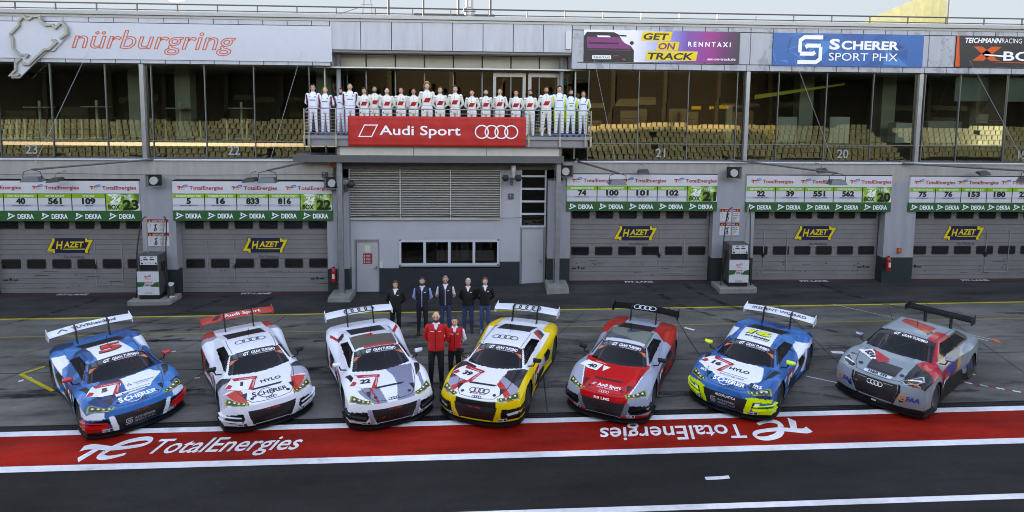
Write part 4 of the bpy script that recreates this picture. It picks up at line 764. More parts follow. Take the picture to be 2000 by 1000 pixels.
pump(291,583,1,'grey and white fuel pump with green stripe left, between box 23 and box 22','concrete plinth under the left fuel pump'); pump(1442,556,-1,'grey and white fuel pump with green stripe right, between box 21 and box 20','concrete plinth under the right fuel pump')
# bin with paper by the left pump
y=-.8; x=X(334,y,583); z0=gz(x,y); e=empty('waste_bin',(x,y,z0),'small grey bin stuffed with white paper beside the left fuel pump','bin'); m=MB(); m.lathe([(.11,0),(.13,.4),(.135,.42)],(x,y,z0+.12),14); m.build('bucket',PGR,e)
def crumple(x,y,z,r,seed):
    R=random.Random(seed); bm=bmesh.new(); bmesh.ops.create_icosphere(bm,subdivisions=2,radius=r)
    for v in bm.verts: v.co*=R.uniform(.65,1.2); v.co.z*=.7
    m=MB(); m.add([(v.co.x+x,v.co.y+y,v.co.z+z) for v in bm.verts],[tuple(q.index for q in f.verts) for f in bm.faces]); bm.free(); return m
crumple(x,y,z0+.58,.12,3).build('paper',WHT,e); o=crumple(x+.12,y-.12,z0+.1,.14,5).build('crumpled_paper',WHT); tagit(o,'crumpled white paper lying on the ground beside the left fuel pump','paper')
# caution signs on pillars
for px,py0,lab in ((309,428,'left'),(1425,408,'right')):
    for k,(wd,zz) in enumerate((('CAUTION',0),('ACHTUNG',1))):
        Y=-.37; x=X(px,Y,py0+20); zt=Z(py0+(27 if k else 0),px,Y); w=.38; h=.49
        e=empty('warning_sign',(x,Y,zt-h),'red-headed %s sign on the pillar behind the %s fuel pump, %s of two'%(wd,lab,('upper','lower')[k]),'warning sign')
        m=MB(); m.box(x-w,x+w,Y-.01,Y+.02,zt-h,zt,0); f=on_y(Y-.012); m.shape(rect(x-w,zt-.12,x+w,zt),f,1); f=on_y(Y-.015)
        m.shape(merge(poly((x-w+.04,zt-.1),(x-w+.14,zt-.1),(x-w+.09,zt-.02)),poly((x+w-.04,zt-.1),(x+w-.14,zt-.1),(x+w-.09,zt-.02))),f,2); m.shape(txt(wd,x,zt-.095,.07,w=.42,align='c',bold=.03),f,0)
        m.shape(merge(disc(x-.06,zt-.19,.022,8),stroke([(x-.1,zt-.2),(x-.08,zt-.3),(x-.13,zt-.38),(x-.12,zt-.45)],.035),stroke([(x-.08,zt-.3),(x-.05,zt-.38),(x-.09,zt-.45)],.03),stroke([(x-.16,zt-.2),(x-.09,zt-.24),(x-.02,zt-.17)],.02),stroke([(x-.33,zt-.16),(x-.25,zt-.2),(x-.3,zt-.34)],.008),txt('WATCH' if k==0 else 'VORSICHT',x+.19,zt-.2,.04,w=.26,align='c'),txt('YOUR HEAD' if k==0 else 'GEFAHR',x+.19,zt-.27,.04,w=.28,align='c'),*[rect(x+.06,zt-.33-.035*i,x+.3-.03*i,zt-.32-.035*i) for i in range(4)]),f,3)
        m.build('panel',[PWH,mat('sign_red',srgb(140,26,24),.5),paint(226,150,36),INK],e)
# extinguishers
for px,py,fl,lab in ((652,537,FL_L,'red fire extinguisher on the pillar left of the service door'),(1735,515,FL_R,'red fire extinguisher on the pillar between box 20 and the rightmost door')):
    x,y,z=at(px,py,-.5); e=empty('fire_extinguisher',(x,y,z-.25),lab,'fire extinguisher'); m=MB(); m.lathe([(.06,-.27),(.085,-.25),(.085,.16),(.05,.22),(.03,.26)],(x,y,z),14); m.build('cylinder',mat('extinguisher_red',srgb(190,24,26),.35),e,smooth=False)
    m=MB(); m.box(x-.03,x+.03,y-.03,y+.03,z+.26,z+.31); m.tube(sm([(x-.02,y,z+.28),(x-.16,y,z+.2),(x-.17,y,z-.1),(x-.1,y,z-.2)]),.013,6); m.box(x-.05,x+.05,y+.08,y+.15,z-.1,z-.04); m.build('valve',BLK,e); m=MB(); m.box(x-.045,x+.045,y-.09,y-.07,z-.12,z+.06); m.build('paper_label',WHT,e)
# cables along the wall
for pts,lab in (([(0,341),(130,339),(350,342),(660,340)],'thin cable strung along the wall above the left boards'),([(650,427),(800,418),(980,426),(1105,418)],'thin cable sagging below the louvre grille')):
    m=MB(); m.tube([at(a,b,-.5 if pts[0][0]==0 else -.22) for a,b in sm(pts)],.008,5); tagit(m.build('cable',BLK),lab,'cable')
# bar tables and stools seen through the left windows
TW=mat('table_pole',(.62,.6,.5),.4); tabs=[(262,210,300),(632,208,0)]
for i,(px,py,lab) in enumerate(((79,210,'high bar table with pale pole, leftmost behind the left window'),(190,209,'high bar table with pale pole, second from the left behind the left window'),(353,212,'high bar table behind the window over box 22, left one'),(472,212,'high bar table behind the window over box 22, right one'))):
    x=X(px,1.6,240); z=float(at(px,py,1.6)[2]); e=empty('bar_table',(x,1.6,5.559),lab,'bar table','bar tables behind the left windows'); m=MB(); m.lathe([(.5,0),(.5,.03)],(x,1.6,z),20); m.build('tabletop',mat('table_top',(.5,.5,.48),.3),e); m=MB(); m.lathe([(.3,0),(.3,.02),(.05,.04),(.045,z-5.3)],(x,1.6,5.559),12); m.build('pole',TW,e)
for i,px in enumerate((19,32,48,109,117,160,228,324,391,443,482)):
    x=X(px,1.1,240); e=empty('bar_stool',(x,1.1,5.559),'slim bar stool with pale pole and black seat behind the left windows','bar stool','bar stools behind the left windows'); m=MB(); m.lathe([(.18,0),(.18,.05)],(x,1.1,6.335),14); m.build('seat',BLK,e); m=MB(); m.lathe([(.2,0),(.2,.02),(.035,.04),(.035,.75)],(x,1.1,5.559),10); m.build('pole',mat('stool_pole',(.75,.68,.4),.35),e)
wbox('wall_speaker',1110,79,.2,.66,WHT,'narrow white box mounted on the roof fascia left of the purple sign',Y=-.17)
# things standing behind the right-hand glazing
PNL=mat('display_white',(.62,.68,.66),.5)
def inside(name,px0,px1,py0,py1,Y,th,mt,label,cat,grp=None):
    x0,x1=X(px0,Y,py1),X(px1,Y,py1); zb_=max(float(at(px0,py1,Y)[2]),5.6); zt=float(at(px0,py0,Y)[2]); e=empty(name,((x0+x1)/2,Y,zb_),label,cat,grp); m=MB(); m.box(x0,x1,Y,Y+th,zb_,zt); m.build('panel',mt,e,bevel=.01); m=MB(); m.box(x0-.03,x1+.03,Y-.02,Y+th+.02,zb_-.05,zb_); m.build('base',BLK,e)
inside('display_board',1518,1555,228,281,1.0,.06,PNL,'pale upright display panel left of two behind the glazing under the blue sign','display board'); inside('display_board',1619,1657,228,281,1.0,.06,PNL,'pale upright display panel right of two behind the glazing under the blue sign','display board'); inside('display_cabinet',1748,1779,240,281,1.2,.5,PNL,'white cabinet behind the glazing at the right end over box 20','cabinet'); inside('reception_counter',1810,1876,237,283,1.3,.8,mat('counter_grey',(.35,.38,.37),.5),'pale grey counter behind the glazing over the rightmost garage','counter')
inside('light_column',1417,1428,206,278,.8,.15,mat('column_cream',(.8,.74,.5),.5),'slim cream illuminated column behind the glazing over box 21','column')
x0,x1=X(1475,.9,170),X(1665,.9,165); zA,zB=float(at(1475,188,.9)[2]),float(at(1665,164,.9)[2]); m=MB(); m.add([(x0,.9,zA-.12),(x1,1.4,zB-.02),(x1,1.4,zB+.04),(x0,.9,zA+.05)]+[(x0,.95,zA-.12),(x1,1.45,zB-.02),(x1,1.45,zB+.04),(x0,.95,zA+.05)],[(0,1,2,3),(7,6,5,4),(0,4,5,1),(1,5,6,2),(2,6,7,3),(3,7,4,0)]); tagit(m.build('ceiling_banner',mat('banner_lime',(.72,.70,.06),.5)),'slanting lime yellow banner strip hanging behind the glazing under the blue sign','banner')
x,y,z=at(1508,258,.7); e=empty('trophy',(x,y,z-.4),'round golden trophy behind the glazing at the left end over box 20','trophy'); GOLD=mat('gold',(.7,.5,.12),.25,metal=1); m=MB(); m.lathe([(.02,-.02),(.3,-.02),(.36,.02),(.3,.05),(.02,.06)],(x,y,z),24,axis='y'); m.build('disc',GOLD,e,smooth=False); m=MB(); m.lathe([(.16,-.4),(.15,-.34),(.04,-.3),(.05,-.1),(.12,.1)],(x,y-.04,z),16); m.build('cup',GOLD,e,smooth=True)
for i,(p0,p1) in enumerate(((1866,1950),(1960,2060))):
    x0,x1=X(p0,.35,170),X(p1,.35,170); m=MB(); m.box(x0,x1,.35,.37,float(at(1900,197,.35)[2]),8.28); m.tube([(x0,.36,float(at(1900,197,.35)[2])),(x1,.36,float(at(1900,197,.35)[2]))],.025,6); tagit(m.build('roller_blind',mat('blind_teal',(.30,.38,.38),.8)),('left' if i==0 else 'right')+' teal grey roller blind half lowered behind the rightmost glazing','blind','roller blinds over the rightmost garage')
# ---------------- grandstand
gs=empty('grandstand',(0,-34,-1.2),'grandstand with rows of beige seats across the pit lane, mirrored in the windows','grandstand')
CONC=mat('stand_concrete',(.05,.047,.04),.85,var=.2); m=MB()
rows=8; y00=-27.5; z00=1.1; dz_=.43; dy_=.85
for k in range(rows): m.box(-260,270,y00-dy_*(k+1),y00-dy_*k,-1.2,z00+dz_*k)
m.box(-260,270,y00,y00+.3,-1.2,z00+.9); m.build('terrace',CONC,gs)
yb=y00-dy_*rows-4
m=MB(); m.box(-260,270,yb-.4,yb,-1.2,13,0)
m.box(-260,-75,yb-30,yb-.5,-1.2,46,0); m.box(80,270,yb-30,yb-.5,-1.2,46,0)  # tall end blocks added, unseen, to keep bright low sky out of window reflections
R=random.Random(8)
for k in range(34):
    x=-88+k*5.6; m.box(x,x+.4,yb,yb+.5,4.2,12,1)
    a=R.uniform(.6,2); m.box(x+a,x+a+R.uniform(1.2,3.2),yb,yb+.08,4.5+R.uniform(0,.5),5.3+R.uniform(0,.9),2)
    if R.random()<.5: m.box(x+.8,x+5,yb+.02,yb+.1,6.6,6.9+R.uniform(0,.6),2)
for x in (21.5,23.4,24.6): m.box(x,x+1.0,yb,yb+.12,6.4,6.75,3)
m.build('rear_building_and_sky_blocks',[mat('stand_dark',(.012,.011,.01),.8,var=.4,scale=.5),CONC,mat('stand_panel',(.075,.075,.055),.7,var=.3,scale=.6),mat('stand_yellow',(.30,.24,.02),.6)],gs)
m=MB(); m.box(-260,270,yb-1,yb+6.5,11.6,12.0); m.build('stand_roof',mat('stand_roof',(.02,.02,.02),.8),gs)
yr_=y00-dy_*rows-.1; zr_=z00+dz_*rows
m=MB()
for k in range(64): x=-89+k*3; m.tube([(x,yr_,zr_-.4),(x,yr_,zr_+.9)],.03,5)
for z in (zr_+.3,zr_+.6,zr_+.9): m.tube([(-90,yr_,z),(100,yr_,z)],.025,5)
m.build('rail',BLK,gs)
m=MB()
for k in range(rows):
    z=z00+dz_*k; y=y00-dy_*k-.5
    for i in range(250):
        x=-66+i*.56
        if (i//19)%5==4 and i%19>14 or R.random()<.004: continue
        q=R.uniform(-.02,.02); m.box(x,x+.43,y-.18,y+.22,z+.36,z+.42); m.box(x,x+.43,y-.25+q,y-.18+q,z+.36,z+.80)
o=m.build('stand_seats',mat('seat_beige',(.66,.60,.38),.5,var=.25,scale=.6)); tagit(o,'rows of beige plastic seats on the grandstand opposite','seats',kind='stuff')
# ---------------- race cars ----------------
def ss(x,a,b): 
    t=np.clip((x-a)/(b-a),0,1); return t*t*(3-2*t)
def smin(a,b,k): h=np.clip(.5+.5*(b-a)/k,0,1); return b+(a-b)*h-k*h*(1-h)
def smax(a,b,k): return -smin(-a,-b,k)
def prof(pts):
    p=np.array(sorted(pts)); xs=np.linspace(p[0,0]-.4,p[-1,0]+.4,600); ys=np.interp(xs,p[:,0],p[:,1]); 
    k=np.hanning(61); k/=k.sum(); yp=np.pad(ys,30,'edge'); ys=np.convolve(yp,k,'valid'); return lambda u:np.interp(u,xs,ys)
def inp(Xs,Ys,pts):
    r=np.zeros(np.shape(Xs),bool); n=len(pts)
    for i in range(n):
        x1,y1=pts[i]; x2,y2=pts[(i+1)%n]
        if y1==y2: continue
        c=((y1>Ys)!=(y2>Ys))&(Xs<(x2-x1)*(Ys-y1)/(y2-y1)+x1); r^=c
    return r
GT=dict(zc=prof([(-2.15,.82),(-1.6,.89),(-1,.90),(0,.86),(.9,.82),(1.15,.80),(1.6,.755),(2.0,.69),(2.2,.64),(2.28,.60)]),
 ze=prof([(-2.15,.80),(-1.37,.90),(-.7,.80),(0,.72),(.5,.72),(1.0,.80),(1.3,.83),(1.6,.78),(1.9,.67),(2.2,.58)]),
 W=prof([(-2.15,.90),(-1.6,.98),(-1.37,1.0),(-1.0,.985),(-.4,.94),(.2,.915),(.8,.94),(1.3,.985),(1.7,.97),(1.95,.93),(2.3,.9)]),
 uf=2.28,bow=.33,pw=3.2,ur=-2.13,ws=lambda u,a:.80+(1.12-.205*(a/.714)**2-u)*.395,roof=lambda u,a:1.13-.045*((u+.1)/.8)**2-.05*(a/.574)**2,side=lambda u,a:.81+(.775-a)*1.25,rear=lambda u,a:1.115-(-.5-u)*.235,
 wsm=lambda u,a:(u<1.11-.205*(a/.714)**2)&(u>.375)&(a<.545+(u-.37)*.27),band=.56,sw=[(.80,.845),(.36,1.045),(-.30,1.045),(-.66,.87)],ax=(1.33,-1.37),tr=.342,tw=.30,wing=(-2.016,.927,1.11,.31,.05),arch=.39,zbot=.1)
TC=dict(zc=prof([(-2.2,.96),(-1.7,1.0),(-1,.98),(0,.96),(.85,.97),(1.2,.95),(1.6,.89),(1.9,.82),(2.05,.76),(2.16,.70)]),
 ze=prof([(-2.2,.92),(-1.35,.98),(-.6,.90),(.5,.90),(1.0,.92),(1.25,.93),(1.6,.88),(1.9,.80),(2.1,.70)]),
 W=prof([(-2.2,.86),(-1.6,.95),(-1.35,.97),(-1.0,.95),(-.75,.90),(.2,.885),(.7,.90),(1.0,.965),(1.25,.98),(1.6,.97),(1.95,.92),(2.2,.9)]),
 uf=2.17,bow=.24,pw=3.0,ur=-2.2,ws=lambda u,a:.955+(1.0-.15*(a/.76)**2-u)*.46,roof=lambda u,a:1.345-.07*((u+.45)/1.1)**2-.045*(a/.6)**2,side=lambda u,a:.97+(.80-a)*1.7,rear=lambda u,a:1.30-(-1.05-u)*.5,
 wsm=lambda u,a:(u<.99-.15*(a/.76)**2)&(u>.235)&(a<.595+(u-.235)*.2),band=.40,sw=[(.66,.985),(.16,1.235),(-.95,1.235),(-1.35,1.03)],ax=(1.27,-1.35),tr=.335,tw=.26,wing=(-1.95,.765,1.34,.31,.0),arch=.38,zbot=.11)
def Zf(P,u,a):
    W=P['W'](u); zc=P['zc'](u); ze=P['ze'](u); B=zc+(ze-zc)*ss(a,.42,.80)-.018*np.exp(-((a-.60)/.07)**2)*ss(u,.9,1.3)
    e=np.clip((a-(W-.16))/.16,0,1); B=B-.10*e**2.2
    C=smin(smin(P['ws'](u,a),P['roof'](u,a),.05),smin(P['side'](u,a),P['rear'](u,a),.06),.04)
    return smax(B,C,.03)
CARP=mat('car_paint',(.5,.5,.5),.28,coat=.25,attr='paint',spec=.15); CGL=mat('car_glass',(.03,.03,.03),.03,attr='paint',spec=.45); CBLK=mat('carbon_black',(.008,.008,.009),.4,spec=.25); TYR=mat('tyre_rubber',(.018,.018,.018),.8); RIM=mat('rim_grey',(.07,.07,.073),.3,metal=.6); CMAT=mat('grille_mesh',(.02,.02,.02),.5,attr='paint'); DTX=mat('decal_ink',(.5,.5,.5),.4,attr='paint')
CWS=mat('car_windscreen',(.03,.03,.03),.03,attr='paint',spec=.45)
_t=CWS.node_tree; _t.links.new([n for n in _t.nodes if n.type=='ATTRIBUTE'][0].outputs['Alpha'],_t.nodes['Principled BSDF'].inputs['Alpha'])
CAGE=mat('roll_cage',(.16,.16,.17),.4); SEAT=mat('race_seat',(.015,.015,.016),.7); BELT=mat('harness_red',(.30,.02,.02),.7)
def npmesh(name,V,Fs,mt,par,col=None,smooth=True):
    Fs=np.asarray(Fs); us=np.unique(Fs.ravel()); mp=np.full(len(V),-1); mp[us]=np.arange(len(us)); V=V[us]; Fs=mp[Fs]
    me=bpy.data.meshes.new(name); me.vertices.add(len(V)); me.vertices.foreach_set('co',V.ravel().astype(np.float32)); k=Fs.shape[1]
    me.loops.add(Fs.size); me.loops.foreach_set('vertex_index',Fs.ravel().astype(np.int32)); me.polygons.add(len(Fs)); me.polygons.foreach_set('loop_start',np.arange(0,Fs.size,k,dtype=np.int32)); me.polygons.foreach_set('use_smooth',np.full(len(Fs),smooth))
    me.update(calc_edges=True); me.validate()
    if col is not None:
        at_=me.color_attributes.new('paint','FLOAT_COLOR','POINT'); c=np.ones((len(V),4),np.float32); c[:,:3]=col[us][:,:3]; c[:,3]=col[us][:,3] if col.shape[1]==4 else 1; at_.data.foreach_set('color',c.ravel())
    me.materials.append(mt); o=bpy.data.objects.new(name,me); COL.objects.link(o); o.parent=par; return o
def subdiv(sh,mx):
    V=[tuple(q) for q in sh[0]]; T=[]
    for f in sh[1]:
        for i in range(1,len(f)-1): T.append((f[0],f[i],f[i+1]))
    out=[]; st=T; V=[np.array(v) for v in V]; cache={}
    while st:
        a,b,c=st.pop(); L=[np.linalg.norm(V[a]-V[b]),np.linalg.norm(V[b]-V[c]),np.linalg.norm(V[c]-V[a])]; i=int(np.argmax(L))
        if L[i]<mx: out.append((a,b,c)); continue
        e=((a,b),(b,c),(c,a))[i]; k=(min(e),max(e))
        if k not in cache: V.append((V[e[0]]+V[e[1]])/2); cache[k]=len(V)-1
        m=cache[k]
        if i==0: st+=[(a,m,c),(m,b,c)]
        elif i==1: st+=[(a,b,m),(a,m,c)]
        else: st+=[(a,b,m),(m,b,c)]
    return np.array(V),out
rgb=lambda *c:np.array(srgb(*c))
def race_car(P,pose,label,paintf,mirror,wingcol,rimcol=None,tcr=False):
    Xc,Yc,yaw=pose; e=empty('race_car',(Xc,Yc,G*Xc),label,'race car','race cars parked in a row')
    # local axes: +y = forward, +x = car's right-hand in picture mirrored -> build in (v,u): world = v*(cos,sin)+u*(sin,-cos)
    e.rotation_euler=Matrix(((math.cos(yaw),-math.sin(yaw),0),(math.sin(yaw),math.cos(yaw),0),(0,0,1))).to_3x3().to_euler()
    e.rotation_euler.y-=math.atan(G)
    L3=lambda u,v,z:np.stack([v,-u,z],-1)   # local x=v, local y=-u
    ns,ntt=131,205; s=np.linspace(-1,1,ns); t=np.linspace(0,1,ntt); Sg,Tg=np.meshgrid(s,t)
    uf=P['uf']-P['bow']*np.abs(Sg)**P['pw']; ur=P['ur']+.1*np.abs(Sg)**3; U=ur+(uf-ur)*Tg; u0=P['ur']+(P['uf']-P['ur'])*Tg; V=Sg*P['W'](np.minimum(U,u0)); A=np.abs(V); Zz=Zf(P,U,A)
    idx=np.arange(ns*ntt).reshape(ntt,ns); Q=np.stack([idx[:-1,:-1],idx[:-1,1:],idx[1:,1:],idx[1:,:-1]],-1).reshape(-1,4)
    # skirt
    loop=np.concatenate([idx[:,0],idx[-1,1:],idx[::-1,-1][1:],idx[0,::-1][1:-1]]); lu=U.ravel()[loop]; lv=V.ravel()[loop]; lz=Zz.ravel()[loop]; n=len(loop)
    tx=np.roll(lv,-1)-np.roll(lv,1); tu=np.roll(lu,-1)-np.roll(lu,1); l=np.hypot(tx,tu)+1e-9; nv,nu=-tu/l,tx/l
    flip=np.sign((nv*lv+nu*lu).sum()); nv*=flip; nu*=flip
    R=26; H=np.linspace(0,1,R+1)[:,None]; zb=P['zbot']; sz=lz+(zb-lz)*H
    fr=ss(lu,1.75,2.1)[None]; dw=np.exp(-((lu+.1)/.75)**2)[None]
    off=fr*(.05*np.sin(np.pi*np.clip(H*1.15,0,1)))+(1-fr)*(.018*np.sin(np.pi*H))-dw*.075*ss(H,.25,.75)+.06*dw*ss(H,.8,.95)
    su=lu[None]+nu*off; sv=lv[None]+nv*off
    for au in P['ax']:
        d=np.hypot(su-au,sz-P['tr']); k=(np.abs(d-P['arch'])<.016)&(np.abs(sv)>.7); f=np.where(k,P['arch']/np.maximum(d,1e-6),1); su=np.where(k,au+(su-au)*f,su); sz=np.where(k,P['tr']+(sz-P['tr'])*f,sz)
    b0=ns*ntt; AU=np.concatenate([U.ravel(),su[1:].ravel()]); AV=np.concatenate([V.ravel(),sv[1:].ravel()]); AZ=np.concatenate([Zz.ravel(),sz[1:].ravel()])
    ring0=loop; rows=[ring0]+[b0+r*n+np.arange(n) for r in range(R)]
    SQ=np.concatenate([np.stack([rows[r],np.roll(rows[r],-1),np.roll(rows[r+1],-1),rows[r+1]],-1) for r in range(R)])
    PT=L3(AU,AV,AZ); col=np.zeros((len(AU),3)); top=np.zeros(len(AU),bool); top[:b0]=True
    paintf(AU,AV,AZ,top,col)
    cu,cv,cz=[x[Q].mean(1) for x in (AU,AV,AZ)]; ca=np.abs(cv)
    wsm=P['wsm'](cu,ca); swm=inp(cu,cz,P['sw'])&(ca>.5)&~wsm&(ca<.80)&(cz-P['side'](cu,ca)<.03)
    HLp=P['hl']; hlm=inp(cu,ca,HLp)
    # windscreen paint
    wc=np.tile(rgb(30,33,42),(len(AU),1)); bm_=(AU<P['band'])
    wc[bm_]=rgb(14,15,18); edge=(np.abs(AV)>.545+(AU-.37)*.27-.03) if not tcr else (np.abs(AV)>.595+(AU-.235)*.2-.03); wc[edge]=rgb(14,15,18)
    for sg in (-1,1):
        if not tcr: wc[inp(AU,AV*sg,[(.56,.40),(.56,.57),(.68,.61),(.60,.48)])]=rgb(232,110,60)
        if not tcr and sg==-1:
            for k in range(3): wc[inp(AU,AV,[(.40,-.50+.12*k),(.52,-.50+.12*k),(.52,-.40+.12*k),(.40,-.40+.12*k)])]=rgb(70,82,84)
    clear=~(bm_|edge); 
    wal=np.ones((len(AU),1)); base_=np.allclose; orig=(np.abs(wc-rgb(30,33,42)).sum(1)<1e-6); wal[orig]=.42; wc=np.concatenate([wc,wal],1)
    npmesh('windscreen',PT+L3(np.zeros(len(AU)),0*AV,np.full(len(AU),.002)),Q[wsm],CWS,e,wc)
    for sg in(-1,1):
        k=swm&(cv*sg>0); npmesh('side_window',PT,Q[k],CWS,e,np.concatenate([np.tile(rgb(18,20,25),(len(AU),1)),np.full((len(AU),1),.6)],1))
        hc=np.tile(rgb(44,48,26),(len(AU),1)); 
        c0=np.array(HLp).mean(0); hi=[(c0[0]+(p[0]-c0[0])*.82,c0[1]+(p[1]-c0[1])*.88) for p in HLp]
        if not tcr:
            hc[~inp(AU,np.abs(AV),hi)]=rgb(150,162,44)
            for k2 in range(4):
                a=.56+.085*k2; uu=2.19-.80*(a-.5); hc[(AU-uu)**2+(np.abs(AV)-a)**2<.022**2]=rgb(226,230,170)
        else:
            hc[~inp(AU,np.abs(AV),hi)]=rgb(170,178,190); hc[inp(AU,np.abs(AV),[(c0[0]-.02,c0[1]-.12),(c0[0]+.02,c0[1]-.12),(c0[0]-.06,c0[1]+.14),(c0[0]-.11,c0[1]+.12)])]=rgb(225,230,240)
        o=npmesh('headlight',PT+L3(0*AU,0*AV,np.full(len(AU),.004)),Q[hlm&(cv*sg>0)],CGL,e,hc)
    # skirt: arches and grille
    cu2,cv2,cz2=[x[SQ].mean(1) for x in (AU,AV,AZ)]
    cut=np.zeros(len(SQ),bool)
    for au in P['ax']: cut|=(np.hypot(cu2-au,cz2-P['tr'])<P['arch'])&(np.abs(cv2)>.6)
    gm=inp(cv2,cz2,P['grille'])&(cu2>1.7)
    gc=np.tile(rgb(16,16,18),(len(AU),1)); hexm=((np.floor(AV*38)+np.floor(AZ*46))%2==0); gc[hexm]=rgb(34,34,37); 
    g=npmesh('grille',PT,SQ[gm&~cut],CMAT,e,gc)
    body=npmesh('body',PT,np.concatenate([Q[~wsm&~swm&~hlm],SQ[~cut&~gm]]),CARP,e,col)
    # splitter, sills, underbody
    m=MB(); fm=(lu>1.55); ii=np.where(fm)[0]; pl=sorted([(lv[i],lu[i]) for i in ii]); pl=[(v*1.03,u+.055) for v,u in pl]; pl=[(pl[0][0],1.3)]+pl+[(pl[-1][0],1.3)]
    pl=pl[::4]+[pl[-1]]; m.prism(pl,lambda a,b,q:(a,-b,q),.07,.105); m.build('splitter',CBLK,e,local=True)
    m=MB(); W6=.62
    m.box(-W6,W6,-2.0,1.95,.09,.6); 
    for sg in (-1,1): m.box(min(sg*W6,sg*.9),max(sg*W6,sg*.9),-(P['ax'][0]-.42),-(P['ax'][1]+.42),.07,.45); m.box(min(sg*W6,sg*.87),max(sg*W6,sg*.87),-(1.95),-(1.95-.2),.09,.5); m.box(min(sg*W6,sg*.85),max(sg*W6,sg*.85),1.8,2.02,.15,.6)
    m.build('underbody',CBLK,e,local=True)
    # cockpit: roll cage, dash, seat, harness
    hz_=float(Zf(P,np.array(-.1),np.array(0.)))-.05; wf=P['ws'](np.array(.95),np.array(.5)); m=MB(); ux=.36 if not tcr else .22
    for sg in(-1,1): m.tube([(sg*.60,-.78,.62),(sg*.47,-ux,hz_-.05),(sg*.45,.30,hz_-.05),(sg*.52,.42,.6)],.02,6); m.tube([(sg*.45,.30,hz_-.05),(-sg*.50,.44,.62)],.018,6); m.tube([(sg*.60,-.78,.66),(sg*.55,.38,.95 if tcr else .82)],.018,6)
    m.tube([(-.47,-ux,hz_-.05),(.47,-ux,hz_-.05)],.02,6); m.tube([(-.45,.30,hz_-.05),(.45,.30,hz_-.05)],.02,6); m.build('roll_cage',CAGE,e,local=True)
    m=MB(); zd_=.70 if not tcr else .84; m.box(-.62,.62,-.86,-.62,.55,zd_); m.box(.22,.46,-.64,-.56,zd_-.04,zd_+.05); m.build('dashboard',CBLK,e,local=True)
    m=MB(); m.box(.14,.58,-.35,.10,.45,.62); m.box(.16,.56,.05,.20,.55,hz_-.12); 
    for q in(.14,.52): m.box(q,q+.06,-.02,.12,.55,hz_-.2)
    m.build('seat',SEAT,e,local=True,bevel=.02); m=MB(); 
    for q in(.28,.40): m.box(q,q+.05,.035,.049,.60,hz_-.16)
    m.build('harness',BELT,e,local=True)
    # wheels
    for au in P['ax']:
        for sg in(-1,1):
            x=sg*(P['W'](np.array(au))-.03); tr=P['tr']; w=P['tw']; m=MB(); m.lathe([(.24,-w+.01),(tr-.03,-w),(tr,-w+.03),(tr,-.04),(tr-.02,-.008),(tr-.06,.0),(.245,-.012),(.235,-.04)],(0,0,0),36,axis='x'); 
            if sg<0: m.v=[(-a,b,c) for a,b,c in m.v]
            m.v=[(a+x,b-au,c+tr) for a,b,c in m.v]; wo=m.build('wheel',TYR,e,smooth=True,local=True)
            m=MB(); m.lathe([(.24,-.02),(.225,-.012),(.215,-.05),(.06,-.05),(.05,-.02),(.0,-.018)],(0,0,0),30,axis='x')
            for k in range(10):
                a=2*math.pi*k/10; c,s_=math.cos(a),math.sin(a); m.add([(-.012-(.03 if r<.1 else 0),c*r-s_*q,s_*r+c*q) for r in(.05,.225) for q in(-.013,.013)]+[(-.05,c*r-s_*q,s_*r+c*q) for r in(.05,.225) for q in(-.013,.013)],[(0,1,3,2),(0,2,6,4),(1,5,7,3)])
            if sg<0: m.v=[(-a,b,c) for a,b,c in m.v]
            m.v=[(a+x,b-au,c+tr) for a,b,c in m.v]; m.build('rim',RIM if rimcol is None else rimcol,wo,local=True)
    # mirrors
    mu,mz=(.70,.93) if not tcr else (.62,1.06)
    for sg in(-1,1):
        m=MB(); x0=sg*1.0; w=.13; 
        vs=[(x0+sg*a,-(mu+b),mz+c) for a,b,c in ((-.11,-.06,-.045),(.11,-.07,-.04),(.11,-.07,.05),(-.11,-.06,.055),(-.08,.06,-.03),(.085,.03,-.025),(.085,.03,.035),(-.08,.06,.04))]
        m.add(vs,[(0,1,2,3),(4,5,6,7),(0,1,5,4),(1,2,6,5),(2,3,7,6),(3,0,4,7)]); mo=m.build('mirror',mirror,e,local=True,bevel=.025)
        m=MB(); m.tube([(x0-sg*.04,-mu,mz-.03),(x0-sg*.08,-(mu+.02),mz-.12),(sg*.80,-(mu+.05),mz-.13)],.016,6); m.build('mirror_arm',CBLK,mo,local=True)
    # rear wing
    wu,wv,wz,ch,ar=P['wing']
    def wp(v,c,up=0): 
        q=v/wv; return (v,-(wu+ch*.45-ch*c),wz+.075*c*ch/.31+ar*(1-q*q)+up)
    m=MB(); nx=24; vs=[];fs=[]
    prof2=[(0,.0),(.08,.018),(.4,.022),(.98,.004),(1,-.002),(.98,-.008),(.4,-.016),(.06,-.014)]; k=len(prof2)
    for i in range(nx+1):
        v=-wv+2*wv*i/nx
        for c,h in prof2: vs.append(wp(v,c,h))
    for i in range(nx):
        for j in range(k): fs.append((i*k+j,i*k+(j+1)%k,(i+1)*k+(j+1)%k,(i+1)*k+j))
    fs+=[tuple(range(k)),tuple(nx*k+j for j in range(k))]
    m.add(vs,fs); wg=m.build('rear_wing',wingcol,e,local=True)
